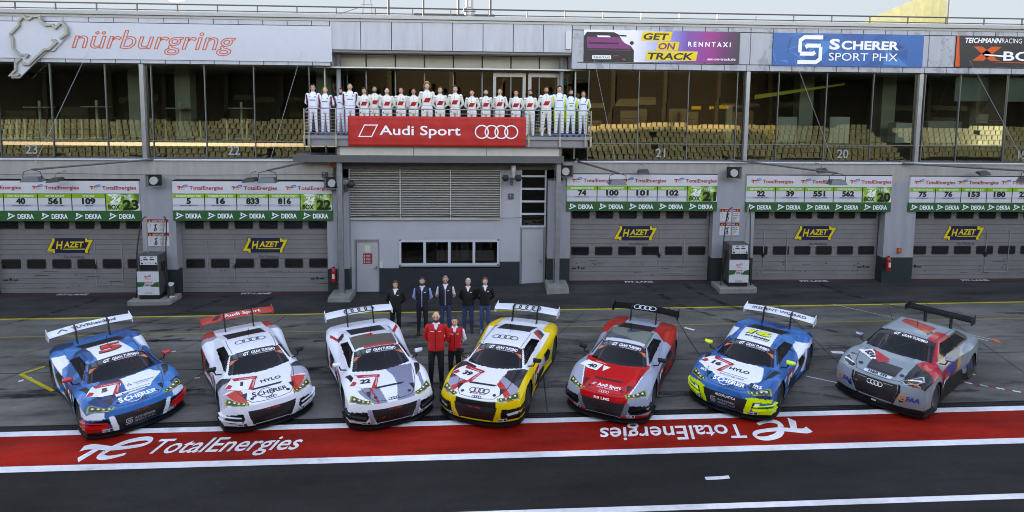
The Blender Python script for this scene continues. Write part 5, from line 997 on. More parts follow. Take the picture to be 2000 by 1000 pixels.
    for sg in(-1,1):
        m=MB(); x=sg*wv; m.prism([(wu+ch*.55,wz+.06),(wu-ch*.62,wz+.15),(wu-ch*.62,wz-.09),(wu+ch*.5,wz-.08)],lambda a,b,q:(q,-a,b),x-.008,x+.008); m.build('endplate',wingcol if not tcr else CBLK,wg,local=True)
        sx=sg*(.36 if not tcr else .30); zd=float(Zf(P,np.array(wu+.32),np.array(abs(sx)))); m=MB()
        if not tcr: pr=[(wu+.40,zd-.06),(wu+.30,zd+.1),(wu+.20,wz+.12),(wu+.08,wz+.19),(wu-.03,wz+.17),(wu-.02,wz+.06),(wu+.06,wz+.12),(wu+.13,wz+.08),(wu+.2,zd+.05),(wu+.25,zd-.06)]
        else: pr=[(wu+.16,zd-.3),(wu+.14,wz+.02),(wu-.06,wz+.02),(wu-.0,zd-.3)]
        for q in ((pr[:5]+pr[5:],) if not tcr else (pr,)): 
            nq=len(q); vs=[(sx+d,-a,b) for d in(-.012,.012) for a,b in q]; h=nq//2
            F_=[(i,i+1,nq-2-i,nq-1-i) for i in range(h-1)]; m.add(vs,F_+[tuple(nq+i for i in f[::-1]) for f in F_]+[(i,(i+1)%nq,nq+(i+1)%nq,nq+i) for i in range(nq)])
        m.build('strut',CBLK,wg,local=True)
    # canards
    for sg in(-1,1):
        m=MB(); ii=[i for i in np.where((lv*sg>.60)&(lu>1.78))[0]]; ii=sorted(ii,key=lambda i:-lu[i])[::3]
        for zc_,lift in (((.27,.05),(.37,.05)) if not tcr else ()):
            vs=[];q=len(ii)
            for j,i in enumerate(ii):
                z=zc_+lift*j/max(1,q-1)
                for o_,dz in ((.02,0),(.085,.0),(.085,.012),(.02,.012)): vs.append((lv[i]+nv[i]*o_,-(lu[i]+nu[i]*o_),z+dz))
            if q>1: m.add(vs,[(j*4+a,j*4+(a+1)%4,(j+1)*4+(a+1)%4,(j+1)*4+a) for j in range(q-1) for a in range(4)]+[(0,1,2,3),tuple((q-1)*4+a for a in range(4))])
        if m.v: m.build('canard',P.get('canard',CBLK),e,local=True)
    # antenna, tow loop
    m=MB(); z=float(Zf(P,np.array(-.35),np.array(0.))); m.tube([(0,.35,z-.01),(0,.38,z+.22)],.006,5); m.build('antenna',CBLK,e,local=True)
    dec={}
    def put(o_,sh,fn,c,mx=.05):
        V_,T=subdiv(sh,mx)
        if not len(T): return
        pts=np.array(fn(V_[:,0],V_[:,1])); d=dec.setdefault(o_,[[],[],[],0]); d[0].append(pts); d[1].append(np.array(T)+d[3]); d[2].append(np.tile(rgb(*c),(len(pts),1))); d[3]+=len(pts)
    class K: pass
    K.e=e; K.wing=wg; K.grille=g; K.body=body
    def top_fn(u0,v0,rot=0,lift=.006):
        def f(a,b):
            c,s_=math.cos(rot),math.sin(rot); v=v0+a*c-b*s_; u=u0-(a*s_+b*c); return np.stack([v,-u,Zf(P,u,np.abs(v))+lift],-1)
        return f
    def front_u(v,z):
        w=float(P['W'](np.array(2.0))); uu=P['uf']-P['bow']*np.abs(v/w)**P['pw']; h=np.clip((.6-z)/(.6-P['zbot']),0,1); return uu+.05*np.sin(np.pi*np.clip(h*1.15,0,1))
    K.top=lambda sh,c,u0=0,v0=0,rot=0,lift=.006,o='body':[put(o,q,top_fn(u0,v0,rot,lift+.0012*k),c) for k,q in enumerate(sh if isinstance(sh,list) else [sh])]
    K.topuv=lambda pts,c,lift=.005:put('body',(np.array([(v,-u) for u,v in pts],float),[tuple(range(len(pts)))]),top_fn(0,0,0,lift),c,.06)
    K.front=lambda sh,c,lift=.012,o='grille':[put(o,q,lambda a,b,k=k:np.stack([a,-(front_u(a,b)+lift+.0012*k),b],-1),c) for k,q in enumerate(sh if isinstance(sh,list) else [sh])]
    K.wingt=lambda sh,c,lift=.006:[put('wing',q,lambda a,b,k=k:np.array([wp(x,.42+y/ch,0) for x,y in zip(a,b)])+np.array([0,0,.024+lift+.0012*k]),c,.08) for k,q in enumerate(sh if isinstance(sh,list) else [sh])]
    def sidef(sg):
        def f(a,b):
            u=-a*sg if 0 else a; w=P['W'](u); return np.stack([sg*(w+.012),-u,b],-1)
        return f
    def side(sh,c,sg,u0,z0,lift=.02):
        if isinstance(sh,list): return [side(q,c,sg,u0,z0,lift+.0012*k) for k,q in enumerate(sh)]
        # reading direction: on picture-right flank text runs front->back mirrored; x along -u for sg>0, +u for sg<0
        def f(a,b):
            u=u0+(-a if sg>0 else a); 
            # interpolate nearest skirt column
            P_=np.array([np.interp(u_,*(lambda k:(lu[k][np.argsort(lu[k])],np.arange(n)[k][np.argsort(lu[k])]))((lv*sg>.5))) for u_ in u]); ci=np.clip(np.round(P_).astype(int),0,n-1)
            z=z0+b; out=[]
            for c_,z_,u_ in zip(ci,z,u):
                zz=sz[::-1,c_]; vv=sv[::-1,c_]; out.append((np.interp(z_,zz,vv)+sg*lift,-u_,z_))
            return np.array(out)
        put('body',sh,f,c)
    K.side=side
    def finish():
        for o_,d in dec.items():
            par={'body':body,'wing':wg,'grille':g}[o_]
            npmesh('lettering',np.vstack(d[0]),np.vstack(d[1]),DTX,par,np.vstack(d[2]),smooth=False)
    K.finish=finish; return K
GT['hl']=[(2.165,.46),(2.02,.66),(1.80,.87),(1.92,.925),(2.10,.77),(2.235,.52)]; GT['grille']=[(-.5,.50),(.5,.50),(.47,.36),(.40,.17),(-.40,.17),(-.47,.36)]
TC['hl']=[(2.02,.47),(1.62,.80),(1.78,.87),(1.95,.78),(2.08,.56)]; TC['grille']=[(-.44,.70),(.44,.70),(.47,.55),(.36,.24),(-.36,.24),(-.47,.55)]
def hood_bits(K,ducts=True):
    for sg in(-1,1):
        K.topuv([(1.83,sg*.55),(2.08,sg*.50),(1.85,sg*.44)],(14,14,16)); K.top(disc(0,0,.04,12),(22,20,22),2.08,sg*.38)
        if ducts: K.topuv([(1.06,sg*.76),(1.08,sg*.89),(1.46,sg*.80),(1.62,sg*.66),(1.4,sg*.70)],(16,16,18))
    K.topuv([(1.74,-.36),(1.74,.34),(1.80,.28),(1.80,-.31)],(10,10,11)); K.topuv([(1.30,-.40),(1.74,-.37),(1.74,-.355),(1.30,-.39)],(60,60,64))
    for k in range(4): K.topuv([(-.72-.18*k,-.42),(-.72-.18*k,.42),(-.84-.18*k,.40),(-.84-.18*k,-.40)],(16,17,19))
    K.topuv([(.62,-.02),(.62,.02),(.60,.02),(.60,-.02)],(30,30,32))
    K.top(txt('GRAN TURISMO',-.10,0,.085,w=.55,bold=.03,shear=.15),(240,240,244),.53,0,0,.012); K.top(txt('THE REAL DRIVING SIMULATOR',-.08,0,.028,w=.45,bold=.01,shear=.15),(215,215,220),.575,0,0,.012); K.top(txt('GT',-.28,0,.09,w=.14,bold=.05,shear=.35),(240,240,244),.53,0,0,.012)
    K.topuv([(.40,.44),(.45,.53),(.40,.53)],(200,30,50),.012)
def gaps(K,tcr=False):
    def ln(pts,w=.012):
        for a,b in zip(pts[:-1],pts[1:]):
            d=np.array(b)-np.array(a); l=np.linalg.norm(d)+1e-9; n=np.array([-d[1],d[0]])/l*w/2; K.topuv([tuple(np.array(a)-n),tuple(np.array(b)-n),tuple(np.array(b)+n),tuple(np.array(a)+n)],(24,24,27),.0045)
    for sg in(-1,1):
        if not tcr: ln([(1.08,sg*.66),(1.40,sg*.66),(1.75,sg*.60),(2.05,sg*.50),(2.19,sg*.40)]); ln([(2.19,sg*.40),(2.225,sg*.2),(2.235,0)]); ln([(.36,sg*.50),(-.1,sg*.53),(-.55,sg*.52)],.010)
        else: ln([(.98,sg*.60),(1.4,sg*.66),(1.8,sg*.58),(2.06,sg*.46)]); ln([(2.06,sg*.46),(2.11,sg*.2),(2.12,0)]); ln([(.2,sg*.56),(-.9,sg*.57)],.010)
        for a,b,c_,d_ in ((.86,.20,.86,.70),(-.34,.24,-.30,.70),(-.34,.24,.86,.20)):
            K.side(stroke([(0,0),(d_-b,0)] if 0 else [(0,b),(( a-c_) if sg>0 else (c_-a),d_)],.012),(22,22,25),sg,a,0,.006)
def plate(K,num,c2=(196,30,44)):
    K.topuv([(1.13,-.64),(1.28,-.12),(1.42,-.16),(1.76,-.34),(1.56,-.86),(1.45,-.80)],(236,236,240),.007); K.topuv([(1.13,-.64),(1.28,-.12),(1.38,-.14),(1.27,-.62)],c2,.009); K.topuv([(1.28,-.13),(1.78,-.30),(1.74,-.40),(1.38,-.24)],c2,.009); K.topuv([(1.42,-.75),(1.56,-.86),(1.58,-.74),(1.48,-.68)],c2,.009)
    K.top(txt('TotalEnergies',-.16,-.02,.035,w=.34,bold=.01),(250,240,240),1.28,-.36,-.26,.012); K.top(txt('NÜRBURGRING',-.14,0,.03,w=.3,bold=.01),(250,240,240),1.55,-.24,1.25,.012)
    K.top(txt(num,0,0,.15,w=.115*len(num) if num!='1' else .06,align='c',bold=.05),(18,18,20),1.53,-.50,-.2,.014)
def side_plate(K,num,c2=(196,30,44)):
    for sg in(-1,1):
        K.side(rect(-.2,-.17,.2,.17),(236,236,240),sg,.45,.48,.012); K.side(rect(-.2,.08,.2,.17),c2,sg,.45,.48,.016); K.side(txt(num,0,-.12,.17,w=.085*len(num),align='c',bold=.05),(20,20,22),sg,.45,.48,.02)
def base_front(u,v,z,top,col,lip=(14,14,16),intake=(16,16,18)):
    f=~top&(u>1.5); a=np.abs(v)
    col[f&inp(a,z,[(.60,.46),(.90,.43),(.96,.28),(.80,.22),(.62,.22),(.56,.33)])]=rgb(*intake)
    col[f&(z<.16)]=rgb(*lip); col[~top&(z<.15)]=rgb(14,14,16)
    col[~top&inp(u,z,[(-.28,.72),(-.62,.70),(-.82,.55),(-.70,.36),(-.40,.40)])]=rgb(12,12,13)
    col[top&(u<-.60)&(u>-1.42)&(a<.46)]=rgb(24,25,28)
    col[~top&(u<-1.9)&(z<.6)]=rgb(16,16,18)
ED=mat('eyelet_white',(.8,.8,.82),.4)
def wmat(name,c): return mat(name,srgb(*c),.3,coat=.6)
def facets(u,v,z,col,mask,cols,seed,sc=.42):
    r=np.random.default_rng(seed); p=r.uniform((-2.2,-1.1,0),(2.3,1.1,1.2),(110,3)); w=np.array([1,1.0,.8]); q=np.stack([u,v,z],-1)[mask]*w; d=((q[:,None,:]-(p*w)[None])**2).sum(-1).argmin(1); c=np.array([rgb(*x) for x in cols])[r.integers(0,len(cols),110)]; col[mask]=c[d]
BLU=[(6,106,172),(4,86,148),(16,126,192),(4,52,98),(8,110,176),(4,96,162)]
def sch(K,num,front_acc):
    K.top(txt('S',-.36,0,.17,w=.085,bold=.04),(244,246,250),2.10,0); K.top(txt('CHERER',-.26,0,.13,w=.64,bold=.035),(244,246,250),2.10,0); K.top(ring(-.07,.06,.15,.016,30),(244,246,250),2.10,0); K.top(rings4(0,0,.22,.16),(16,24,50),2.17,.06)
    K.front(xf(sglyph(0,0,.14),1,dx=-.25,dy=.30),(170,172,176)); K.front(merge(txt('SCHERER',-.14,.31,.05,w=.40,bold=.02),txt('SPORT PHX',-.14,.235,.05,w=.40,bold=.0)),(150,152,156))
def hrm(K,side=1):
    for sg in(-1,1): K.front(rect(sg*.62-.09,.17,sg*.62+.09,.245),(226,228,232),.02,'body'); K.front(txt('H&R',sg*.62-.08,.185,.045,w=.09,bold=.02),(20,20,22),.028,'body'); K.front(rect(sg*.62+.03,.182,sg*.62+.08,.235),(30,30,34),.028,'body')
# ---- car 5 (blue, leftmost)
def p5(u,v,z,top,col):
    facets(u,v,z,col,np.ones(len(u),bool),BLU,5); a=np.abs(v); wt=rgb(232,236,244)
    col[top&inp(u,v,[(.36,-.36),(-.58,-.40),(-.60,.24),(.36,.40)])]=wt
    col[top&inp(u,v,[(1.84,-.92),(1.39,-.76),(1.18,-.2),(1.10,.5),(1.38,.66),(1.86,.24),(1.95,-.40)])&(v>-.12)]=wt
    sd=(a>.74)
    col[sd&inp(u,z,[(-.6,.95),(-.8,.95),(-1.35,.80),(-.75,.70),(-.1,.42),(.3,.22),(.55,.2),(-.3,.62),(-.55,.75)])]=wt; col[sd&inp(u,z,[(-1.2,.72),(-1.0,.72),(-.7,.2),(-.9,.2)])]=wt
    f=~top&(u>1.6); col[f&inp(a,z,[(.48,.5),(.60,.5),(.52,.16),(.42,.16)])]=wt; col[f&(a>.66)&(z>.47)]=wt
    base_front(u,v,z,top,col); col[~top&(u>1.55)&(a>.60)&(z>.16)&(z<.35)]=rgb(214,30,28)
POSE={'5':(-9.122,-7.614,.782),'1':(-5.844,-7.351,.552),'22':(-2.797,-7.333,.387),'39':(.6,-7.379,-.342),'40':(3.769,-7.424,-.488),'16':(7.089,-7.609,-.738),'834':(11.001,-7.925,-.968)}
GT['canard']=wmat('red_canard',(214,30,28))
K=race_car(GT,POSE['5'],'blue race car with white roof, red number 5 and red mirrors, leftmost of the row',p5,wmat('red_mirror',(214,30,28)),wmat('white_wing',(228,232,240)))
hood_bits(K); plate(K,'5'); sch(K,'5',0); hrm(K); side_plate(K,'5')
K.top(txt('5',-.27,0,.50,w=.52,bold=.07,shear=.1),(30,30,34),.10,.0,0,.006); K.top(txt('5',-.255,.02,.46,w=.48,bold=.035,shear=.1),(226,40,36),.10,.0,0,.01)
K.top(merge(txt('TÜVRheinland',0,0,.055,w=.40,bold=.01),txt('Genau. Richtig.',.02,-.055,.035,w=.26,bold=0)),(90,110,150),1.56,.06); K.top(stroke([(-.09,0),(-.05,.07),(-.01,0)],.015,True),(40,90,190),1.56,.02); K.topuv([(1.76,-.36),(1.76,.36),(1.84,.31),(1.86,-.36)],(232,236,244),.007); K.top(txt('boooos',-.24,0,.05,w=.5,bold=.02),(20,22,40),1.85,0,0,.011)
K.wingt(merge(txt('TÜVRheinland',-.42,-.07,.13,w=.98,bold=.02)),(22,30,70)); K.wingt(stroke([(-.72,-.06),(-.62,.06),(-.52,-.06)],.035),(40,90,180)); K.topuv([(.30,-.50),(.05,-.47),(.05,-.40),(.30,-.42)],(18,60,130)); K.side(txt('RECARO',-.1,.0,.04,w=.2,bold=.02),(236,238,244),1,1.62,.5)
for sg in(-1,1): K.side(txt('FALKEN',-.16,0,.07,w=.32,bold=.03),(236,238,244),sg,1.0,.60); K.side(txt('SCHERER',-.2,0,.06,w=.5,bold=.02),(236,238,244),sg,-.1,.26)
K.front(txt('R8 LMS',-.14,.455,.035,w=.28,bold=.02),(170,40,40)); gaps(K); K.finish()
# ---- car 1 (white with red wing)
def p1(u,v,z,top,col):
    a=np.abs(v); col[:]=rgb(226,228,236)
    col[top&inp(u,a,[(.98,.84),(1.10,.68),(1.30,.66),(1.60,1.2),(1.0,1.2)])]=rgb(52,53,60); col[top&inp(u,a,[(1.26,.66),(1.60,.55),(1.75,1.2),(1.55,1.2)])]=rgb(164,160,176); col[top&inp(u,a,[(1.60,.55),(2.28,.46),(1.95,.72),(1.72,.86)])]=rgb(206,58,46); col[top&inp(u,a,[(1.70,.86),(1.95,.73),(2.1,1.2),(1.6,1.2)])]=rgb(164,160,176)
    sd=~top; col[sd&inp(u,z,[(-2.2,.4),(-.4,.2),(.6,.2),(.2,.34),(-.5,.42),(-1.0,.9),(-2.2,.95)])]=rgb(196,48,36); col[sd&inp(u,z,[(-1.0,.9),(-.5,.42),(.2,.34),(-.2,.5),(-.8,.95)])]=rgb(150,146,160); col[(u<-1.5)&(a>.62)]=rgb(200,60,44); col[(u<-1.25)&(u>-1.5)&(a>.62)]=rgb(150,146,160)
    base_front(u,v,z,top,col)
GT['canard']=wmat('white_canard',(224,226,234))
K=race_car(GT,POSE['1'],'white race car with red rear wing and number 1 on its bonnet',p1,CBLK,wmat('red_wing',(196,40,30)))
hood_bits(K,False); plate(K,'1'); hrm(K); K.top(txt('HYLO',-.17,0,.115,w=.44,bold=.03),(24,24,28),1.60,.07); K.top(txt('S',-.36,0,.17,w=.085,bold=.03),(26,26,30),2.05,0); K.top(txt('CHERER',-.26,0,.13,w=.64,bold=.02),(26,26,30),2.05,0); K.top(ring(-.07,.06,.15,.014,30),(26,26,30),2.05,0); K.top(rings4(0,0,.22,.16),(26,26,30),2.16,.0); K.top(rings4(0,0,.74,.10),(24,24,28),-.15,0)
K.wingt(txt('Audi Sport',-.35,-.07,.15,w=.95,bold=.02),(244,236,236)); K.wingt(poly((-.66,-.07),(-.54,.08),(-.42,.08),(-.54,-.07)),(30,28,30)); K.front(txt('R8 LMS',-.14,.455,.035,w=.28,bold=.02),(200,50,44)); K.front(txt('Audi Sport',-.2,.28,.06,w=.5,bold=.02),(60,34,30)); side_plate(K,'1'); gaps(K); K.finish()
# ---- car 22 (white and silver)
def p22(u,v,z,top,col):
    a=np.abs(v); col[:]=rgb(228,231,240); sv_=rgb(124,130,152)
    hd=top&(u>1.05)&(a<.86)
    col[hd&inp(u,v,[(1.0,.02),(1.0,.70),(2.3,.46),(2.3,.06),(1.75,.18),(1.4,.16)])]=sv_; col[hd&inp(u,v,[(1.75,-.72),(2.3,-.42),(2.3,-.16),(1.76,-.24),(1.62,-.45)])]=sv_; col[hd&inp(u,v,[(1.55,.70),(1.3,.78),(1.9,.78),(2.1,.7)])]=sv_
    col[top&inp(u,v,[(1.62,-.42),(1.62,-.47),(2.28,-.37),(2.28,-.32)])]=rgb(196,36,50)
    col[top&(a<.53)&(u<.30)&(u>-.45)]=rgb(96,92,82); col[top&inp(u,v,[(-.25,-.12),(-.45,-.12),(-.45,.12),(-.25,.12)])]=rgb(170,60,44); col[top&(a<.5)&(u<.36)&(u>.28)&(v>-.3)]=rgb(190,60,66); col[top&(a<.53)&(u<-.3)&(u>-.6)&(v>.05)]=rgb(200,204,214)
    sd=~top; col[sd&inp(u,z,[(-1.1,.9),(-.95,.9),(-.5,.55),(-.75,.2),(-.95,.2),(-.72,.52)])]=rgb(196,44,40); col[top&inp(u,a,[(-.7,.66),(-.9,.66),(-1.35,.9),(-1.2,.92)])]=rgb(196,44,44); col[sd&inp(u,z,[(-.2,.5),(.5,.5),(.7,.2),(-.3,.2)])]=rgb(120,110,116); col[top&inp(u,a,[(-.75,.6),(-1.05,.6),(-1.0,.75),(-.8,.75)])]=rgb(40,42,46)
    base_front(u,v,z,top,col); f=~top&(u>1.5); col[f&(a>.62)&(z>.24)&(z<.36)]=rgb(80,82,92); col[f&inp(a,z,[(.48,.5),(.60,.5),(.52,.16),(.42,.16)])]=rgb(150,154,170)
GT['canard']=CBLK
K=race_car(GT,POSE['22'],'white and silver striped race car with number 22, beside the man in red jacket',p22,wmat('white_mirror',(228,232,240)),wmat('white_wing',(228,232,240)))
hood_bits(K); plate(K,'22'); hrm(K); K.top(rings4(0,0,.24,.14),(24,24,28),2.20,.0); K.wingt(rings4(0,0,.86,.11),(24,24,28)); K.front(txt('R8 LMS',-.14,.455,.035,w=.28,bold=.02),(190,44,40)); K.front(txt('Audi Sport',-.18,.28,.06,w=.5,bold=.02),(74,38,30)); K.front(poly((-.32,.27),(-.26,.34),(-.2,.34),(-.26,.27)),(120,50,30)); side_plate(K,'22')
for sg in(-1,1): K.side(txt('FALKEN',-.16,0,.07,w=.32,bold=.03),(30,60,130),sg,1.0,.62)
gaps(K); K.finish()
# ---- car 39 (white and yellow)
YL=(236,196,24)
def p39(u,v,z,top,col):
    a=np.abs(v); col[:]=rgb(230,232,240); y=rgb(*YL)
    col[top&inp(u,a,[(1.12,.40),(1.24,.40),(1.42,.36),(1.85,.92),(1.75,1.2),(.9,1.2),(.92,.74)])]=rgb(48,49,54); col[top&inp(u,a,[(1.36,.36),(1.57,.34),(2.12,.88),(1.80,.92)])]=rgb(150,148,168); col[top&inp(u,a,[(1.55,.34),(1.72,.32),(2.22,.76),(2.10,.88)])]=rgb(204,52,44)
    W=GT['W'](u); col[(a>W-.11)]=y; col[~top]=y; sd=~top
    col[sd&inp(u,z,[(-1.4,.95),(-.6,.95),(.3,.70),(.9,.62),(.9,.72),(0,.8),(-.6,1.0)])]=rgb(230,232,240); col[sd&inp(u,z,[(-.9,.6),(.3,.6),(.8,.3),(-.7,.3)])]=rgb(190,192,200); col[(u<-1.2)&(a>.66)]=y
    col[top&inp(u,a,[(-.62,.56),(-.82,.56),(-.9,.74),(-.7,.74)])]=rgb(196,70,60); col[top&inp(u,a,[(-.82,.56),(-1.05,.56),(-1.1,.76),(-.9,.74)])]=rgb(70,72,80)
    base_front(u,v,z,top,col); f=~top&(u>1.5); col[f&inp(a,z,[(.70,.36),(.92,.40),(.92,.30),(.74,.27)])]=rgb(226,228,234); col[top&(u>1.75)&(a>W-.11)&(a<.80)]=rgb(230,232,240); col[f&(a>.58)&(z<.45)&~((z>.29)&(z<.38)&(a>.70))]=rgb(18,18,20); col[f&(a<.47)&(z>.495)]=rgb(24,24,27); col[f&inp(a,z,[(.48,.52),(.62,.52),(.54,.16),(.42,.16)])]=rgb(236,196,24); col[f&(z<.19)&(z>.155)]=rgb(236,196,24)
GT['canard']=CBLK
K=race_car(GT,POSE['39'],'white race car with yellow flanks and number 39, beside the red vest man',p39,CBLK,wmat('white_wing',(228,232,240)))
hood_bits(K,False); plate(K,'39'); hrm(K); K.top(rings4(0,0,.48,.13),(22,22,26),2.0,0); K.top(txt('Audi Sport',-.14,0,.05,w=.32,bold=.01),(200,52,50),2.12,0); K.top(poly((-.2,0),(-.17,.05),(-.13,.05),(-.16,0)),(26,26,28),2.12,0); K.top(rings4(0,0,.22,.16),(22,22,26),2.20,.0); K.top(rings4(0,0,.70,.10),(22,22,26),.0,-.02); K.wingt(rings4(0,0,.86,.11),(24,24,28)); K.front(txt('R8 LMS',-.14,.455,.035,w=.28,bold=.02),(190,44,40)); K.front(txt('Audi Sport',-.18,.28,.06,w=.5,bold=.02),(74,38,30)); side_plate(K,'39')
for sg in(-1,1): K.side(txt('FALKEN',-.16,0,.07,w=.32,bold=.03),(40,40,50),sg,1.0,.62)
gaps(K); K.finish()
# ---- car 40 (red bonnet, silver flanks)
def p40(u,v,z,top,col):
    a=np.abs(v); col[:]=rgb(150,158,178); rd=rgb(206,14,18)
    col[top&inp(u,v,[(.85,-.80),(.92,0),(.85,.76),(1.3,.72),(2.35,.52),(2.35,-.5),(1.5,-.70)])&(a<.80)]=rd; col[top&inp(u,a,[(1.42,.695),(1.42,.72),(2.28,.53),(2.28,.505)])]=rgb(230,230,236)
    col[(u<-.75)&(a>.45)]=rgb(186,34,22); col[~top&(u<.7)]=rgb(176,36,26); col[top&(a<.56)&(u<.34)&(u>-.5)]=rgb(86,94,92); facets(u,v,z,col,top&(a<.56)&(u<.30)&(u>-.6),[(70,78,78),(110,118,112),(90,90,84),(60,70,84)],3)
    col[top&(a<.5)&(u<.36)&(u>.24)]=rgb(200,204,214); sd=~top; col[sd&inp(u,z,[(.9,.2),(.2,.9),(-.6,.9),(-.3,.2)])]=rgb(70,80,84); col[sd&inp(u,z,[(.95,.2),(.7,.6),(-.4,.3),(-.3,.2)])]=rgb(186,26,26)
    base_front(u,v,z,top,col); f=~top&(u>1.5); col[f&(z>.49)&(a<.55)]=rd; col[f&inp(a,z,[(.48,.5),(.60,.5),(.52,.16),(.42,.16)])]=rgb(110,114,124); col[f&(z<.20)&(z>.15)&(a>.4)]=rd
GT['canard']=CBLK
K=race_car(GT,POSE['40'],'race car with glossy red bonnet, silver flanks, black rear wing and number 40',p40,CBLK,mat('black_wing',(.004,.004,.005),.6,spec=.12))
hood_bits(K,False); hrm(K); K.topuv([(1.13,-.70),(1.22,-.30),(1.52,-.38),(1.44,-.82)],(238,238,242),.008); K.top(txt('40',0,0,.15,w=.22,align='c',bold=.05),(18,18,20),1.42,-.54,-.15,.013); K.topuv([(1.24,-.28),(1.29,-.10),(1.5,-.24)],(236,236,240),.008); K.top(txt('TotalEnergies',-.16,0,.03,w=.3,bold=.01),(250,240,240),1.16,-.36,-.2,.012)
K.top(txt('Audi Sport',-.2,0,.10,w=.54,bold=.03),(244,240,242),2.04,0); K.top(txt('20 Jahre Audi Sport Team',-.2,-.06,.04,w=.5,bold=.0),(244,240,242),2.04,0); K.top(poly((-.34,0),(-.29,.09),(-.23,.09),(-.28,0)),(180,180,190),2.04,0); K.top(rings4(0,0,.24,.15),(228,200,204),2.2,0)
K.wingt(rings4(0,-.02,.66,.13),(210,214,220)); K.front(txt('R8 LMS',-.2,.515,.05,w=.36,bold=.02),(240,236,238)); K.front(txt('Audi Sport',-.18,.28,.06,w=.5,bold=.02),(84,40,34)); side_plate(K,'40')
for sg in(-1,1): K.side(txt('FALKEN',-.16,0,.07,w=.32,bold=.03),(40,90,180),sg,1.0,.62)
K.side(rings4(0,0,.5,.14),(226,200,200),1,-1.45,.80); gaps(K); K.finish()
# ---- car 16 (blue and neon)
NE=(220,244,30)
def p16(u,v,z,top,col):
    facets(u,v,z,col,np.ones(len(u),bool),BLU,16); a=np.abs(v); wt=rgb(232,236,244)
    col[top&inp(u,v,[(.36,-.38),(-.60,-.46),(-.62,.38),(.36,.44)])]=wt; col[top&inp(u,v,[(1.62,-.88),(1.26,-.79),(1.08,-.3),(1.08,.50),(1.30,.56),(1.66,.62),(1.94,.40),(1.96,-.30)])]=wt
    sd=a>.72; col[sd&inp(u,z,[(-.6,1.0),(-.9,1.0),(-.95,.86),(-1.5,.75),(-1.5,.66),(-.9,.74),(-.2,.42),(.25,.2),(.55,.2),(-.3,.66),(-.55,.80)])]=wt; col[sd&inp(u,z,[(-1.0,.72),(-.85,.72),(-.65,.2),(-.85,.2)])]=wt
    base_front(u,v,z,top,col); f=~top&(u>1.5); ne=rgb(*NE)
    col[f&inp(a,z,[(.46,.52),(.62,.56),(.95,.52),(.95,.45),(.62,.46),(.54,.16),(.42,.16)])]=ne; col[f&(a>.60)&(z>.16)&(z<.33)]=ne; col[f&inp(a,z,[(.66,.45),(.95,.44),(.95,.34),(.70,.34)])]=rgb(30,90,160); col[f&inp(a,z,[(.66,.44),(.76,.44),(.70,.34),(.62,.34)])]=wt
GT['canard']=wmat('neon_canard',NE)
K=race_car(GT,POSE['16'],'blue race car with neon yellow front corners and yellow number 16 on its roof',p16,wmat('neon_mirror',NE),wmat('white_wing',(228,232,240)))
hood_bits(K); plate(K,'16'); sch(K,'16',0); hrm(K); side_plate(K,'16'); K.top(txt('16',-.30,0,.30,w=.60,bold=.09,shear=.1),(40,44,40),-.10,.0,0,.006); K.top(txt('16',-.29,.01,.28,w=.58,bold=.05,shear=.1),NE,-.10,.0,0,.010); K.top(txt('SCHRAMM',-.3,0,.10,w=.6,bold=.04),(40,40,46),.12,.03); K.top(txt('Ecological',-.05,0,.06,w=.34,bold=.02,shear=.2),(40,40,46),.2,.03)
K.top(txt('HYLO',-.2,0,.13,w=.46,bold=.03),(24,26,34),1.56,.04); K.topuv([(1.76,-.36),(1.76,.40),(1.87,.36),(1.87,-.34)],(234,236,244),.007); K.top(txt('fischergruppe',-.24,0,.055,w=.5,bold=.0),(60,60,70),1.85,.02,0,.012); K.top(rect(-.3,0,-.26,.04),(190,60,50),1.85,.02,0,.012)
K.wingt(txt('IRSDENT WIZARD',-.72,-.06,.12,w=1.44,bold=.01),(40,46,60)); K.front(txt('ALCORLASTCA',-.2,.43,.05,w=.46,bold=.02),(236,236,240)); K.top(txt('IRS',-.1,0,.09,w=.18,bold=.03),(236,240,248),1.92,.62); K.top(txt('DENT WIZARD',-.1,-.06,.05,w=.32,bold=.0),(236,240,248),1.92,.62); K.top(txt('IRS',-.1,0,.07,w=.14,bold=.03),(236,240,248),1.86,-.64); K.side(txt('HYLO',-.2,0,.13,w=.36,bold=.03),(240,242,248),1,-1.25,.80)
for sg in(-1,1): K.side(txt('FALKEN',-.16,0,.07,w=.32,bold=.03),(236,238,244),sg,1.0,.62); K.side(txt('SCHERER',-.2,0,.06,w=.5,bold=.02),(236,238,244),sg,-.1,.26)
gaps(K); K.finish()
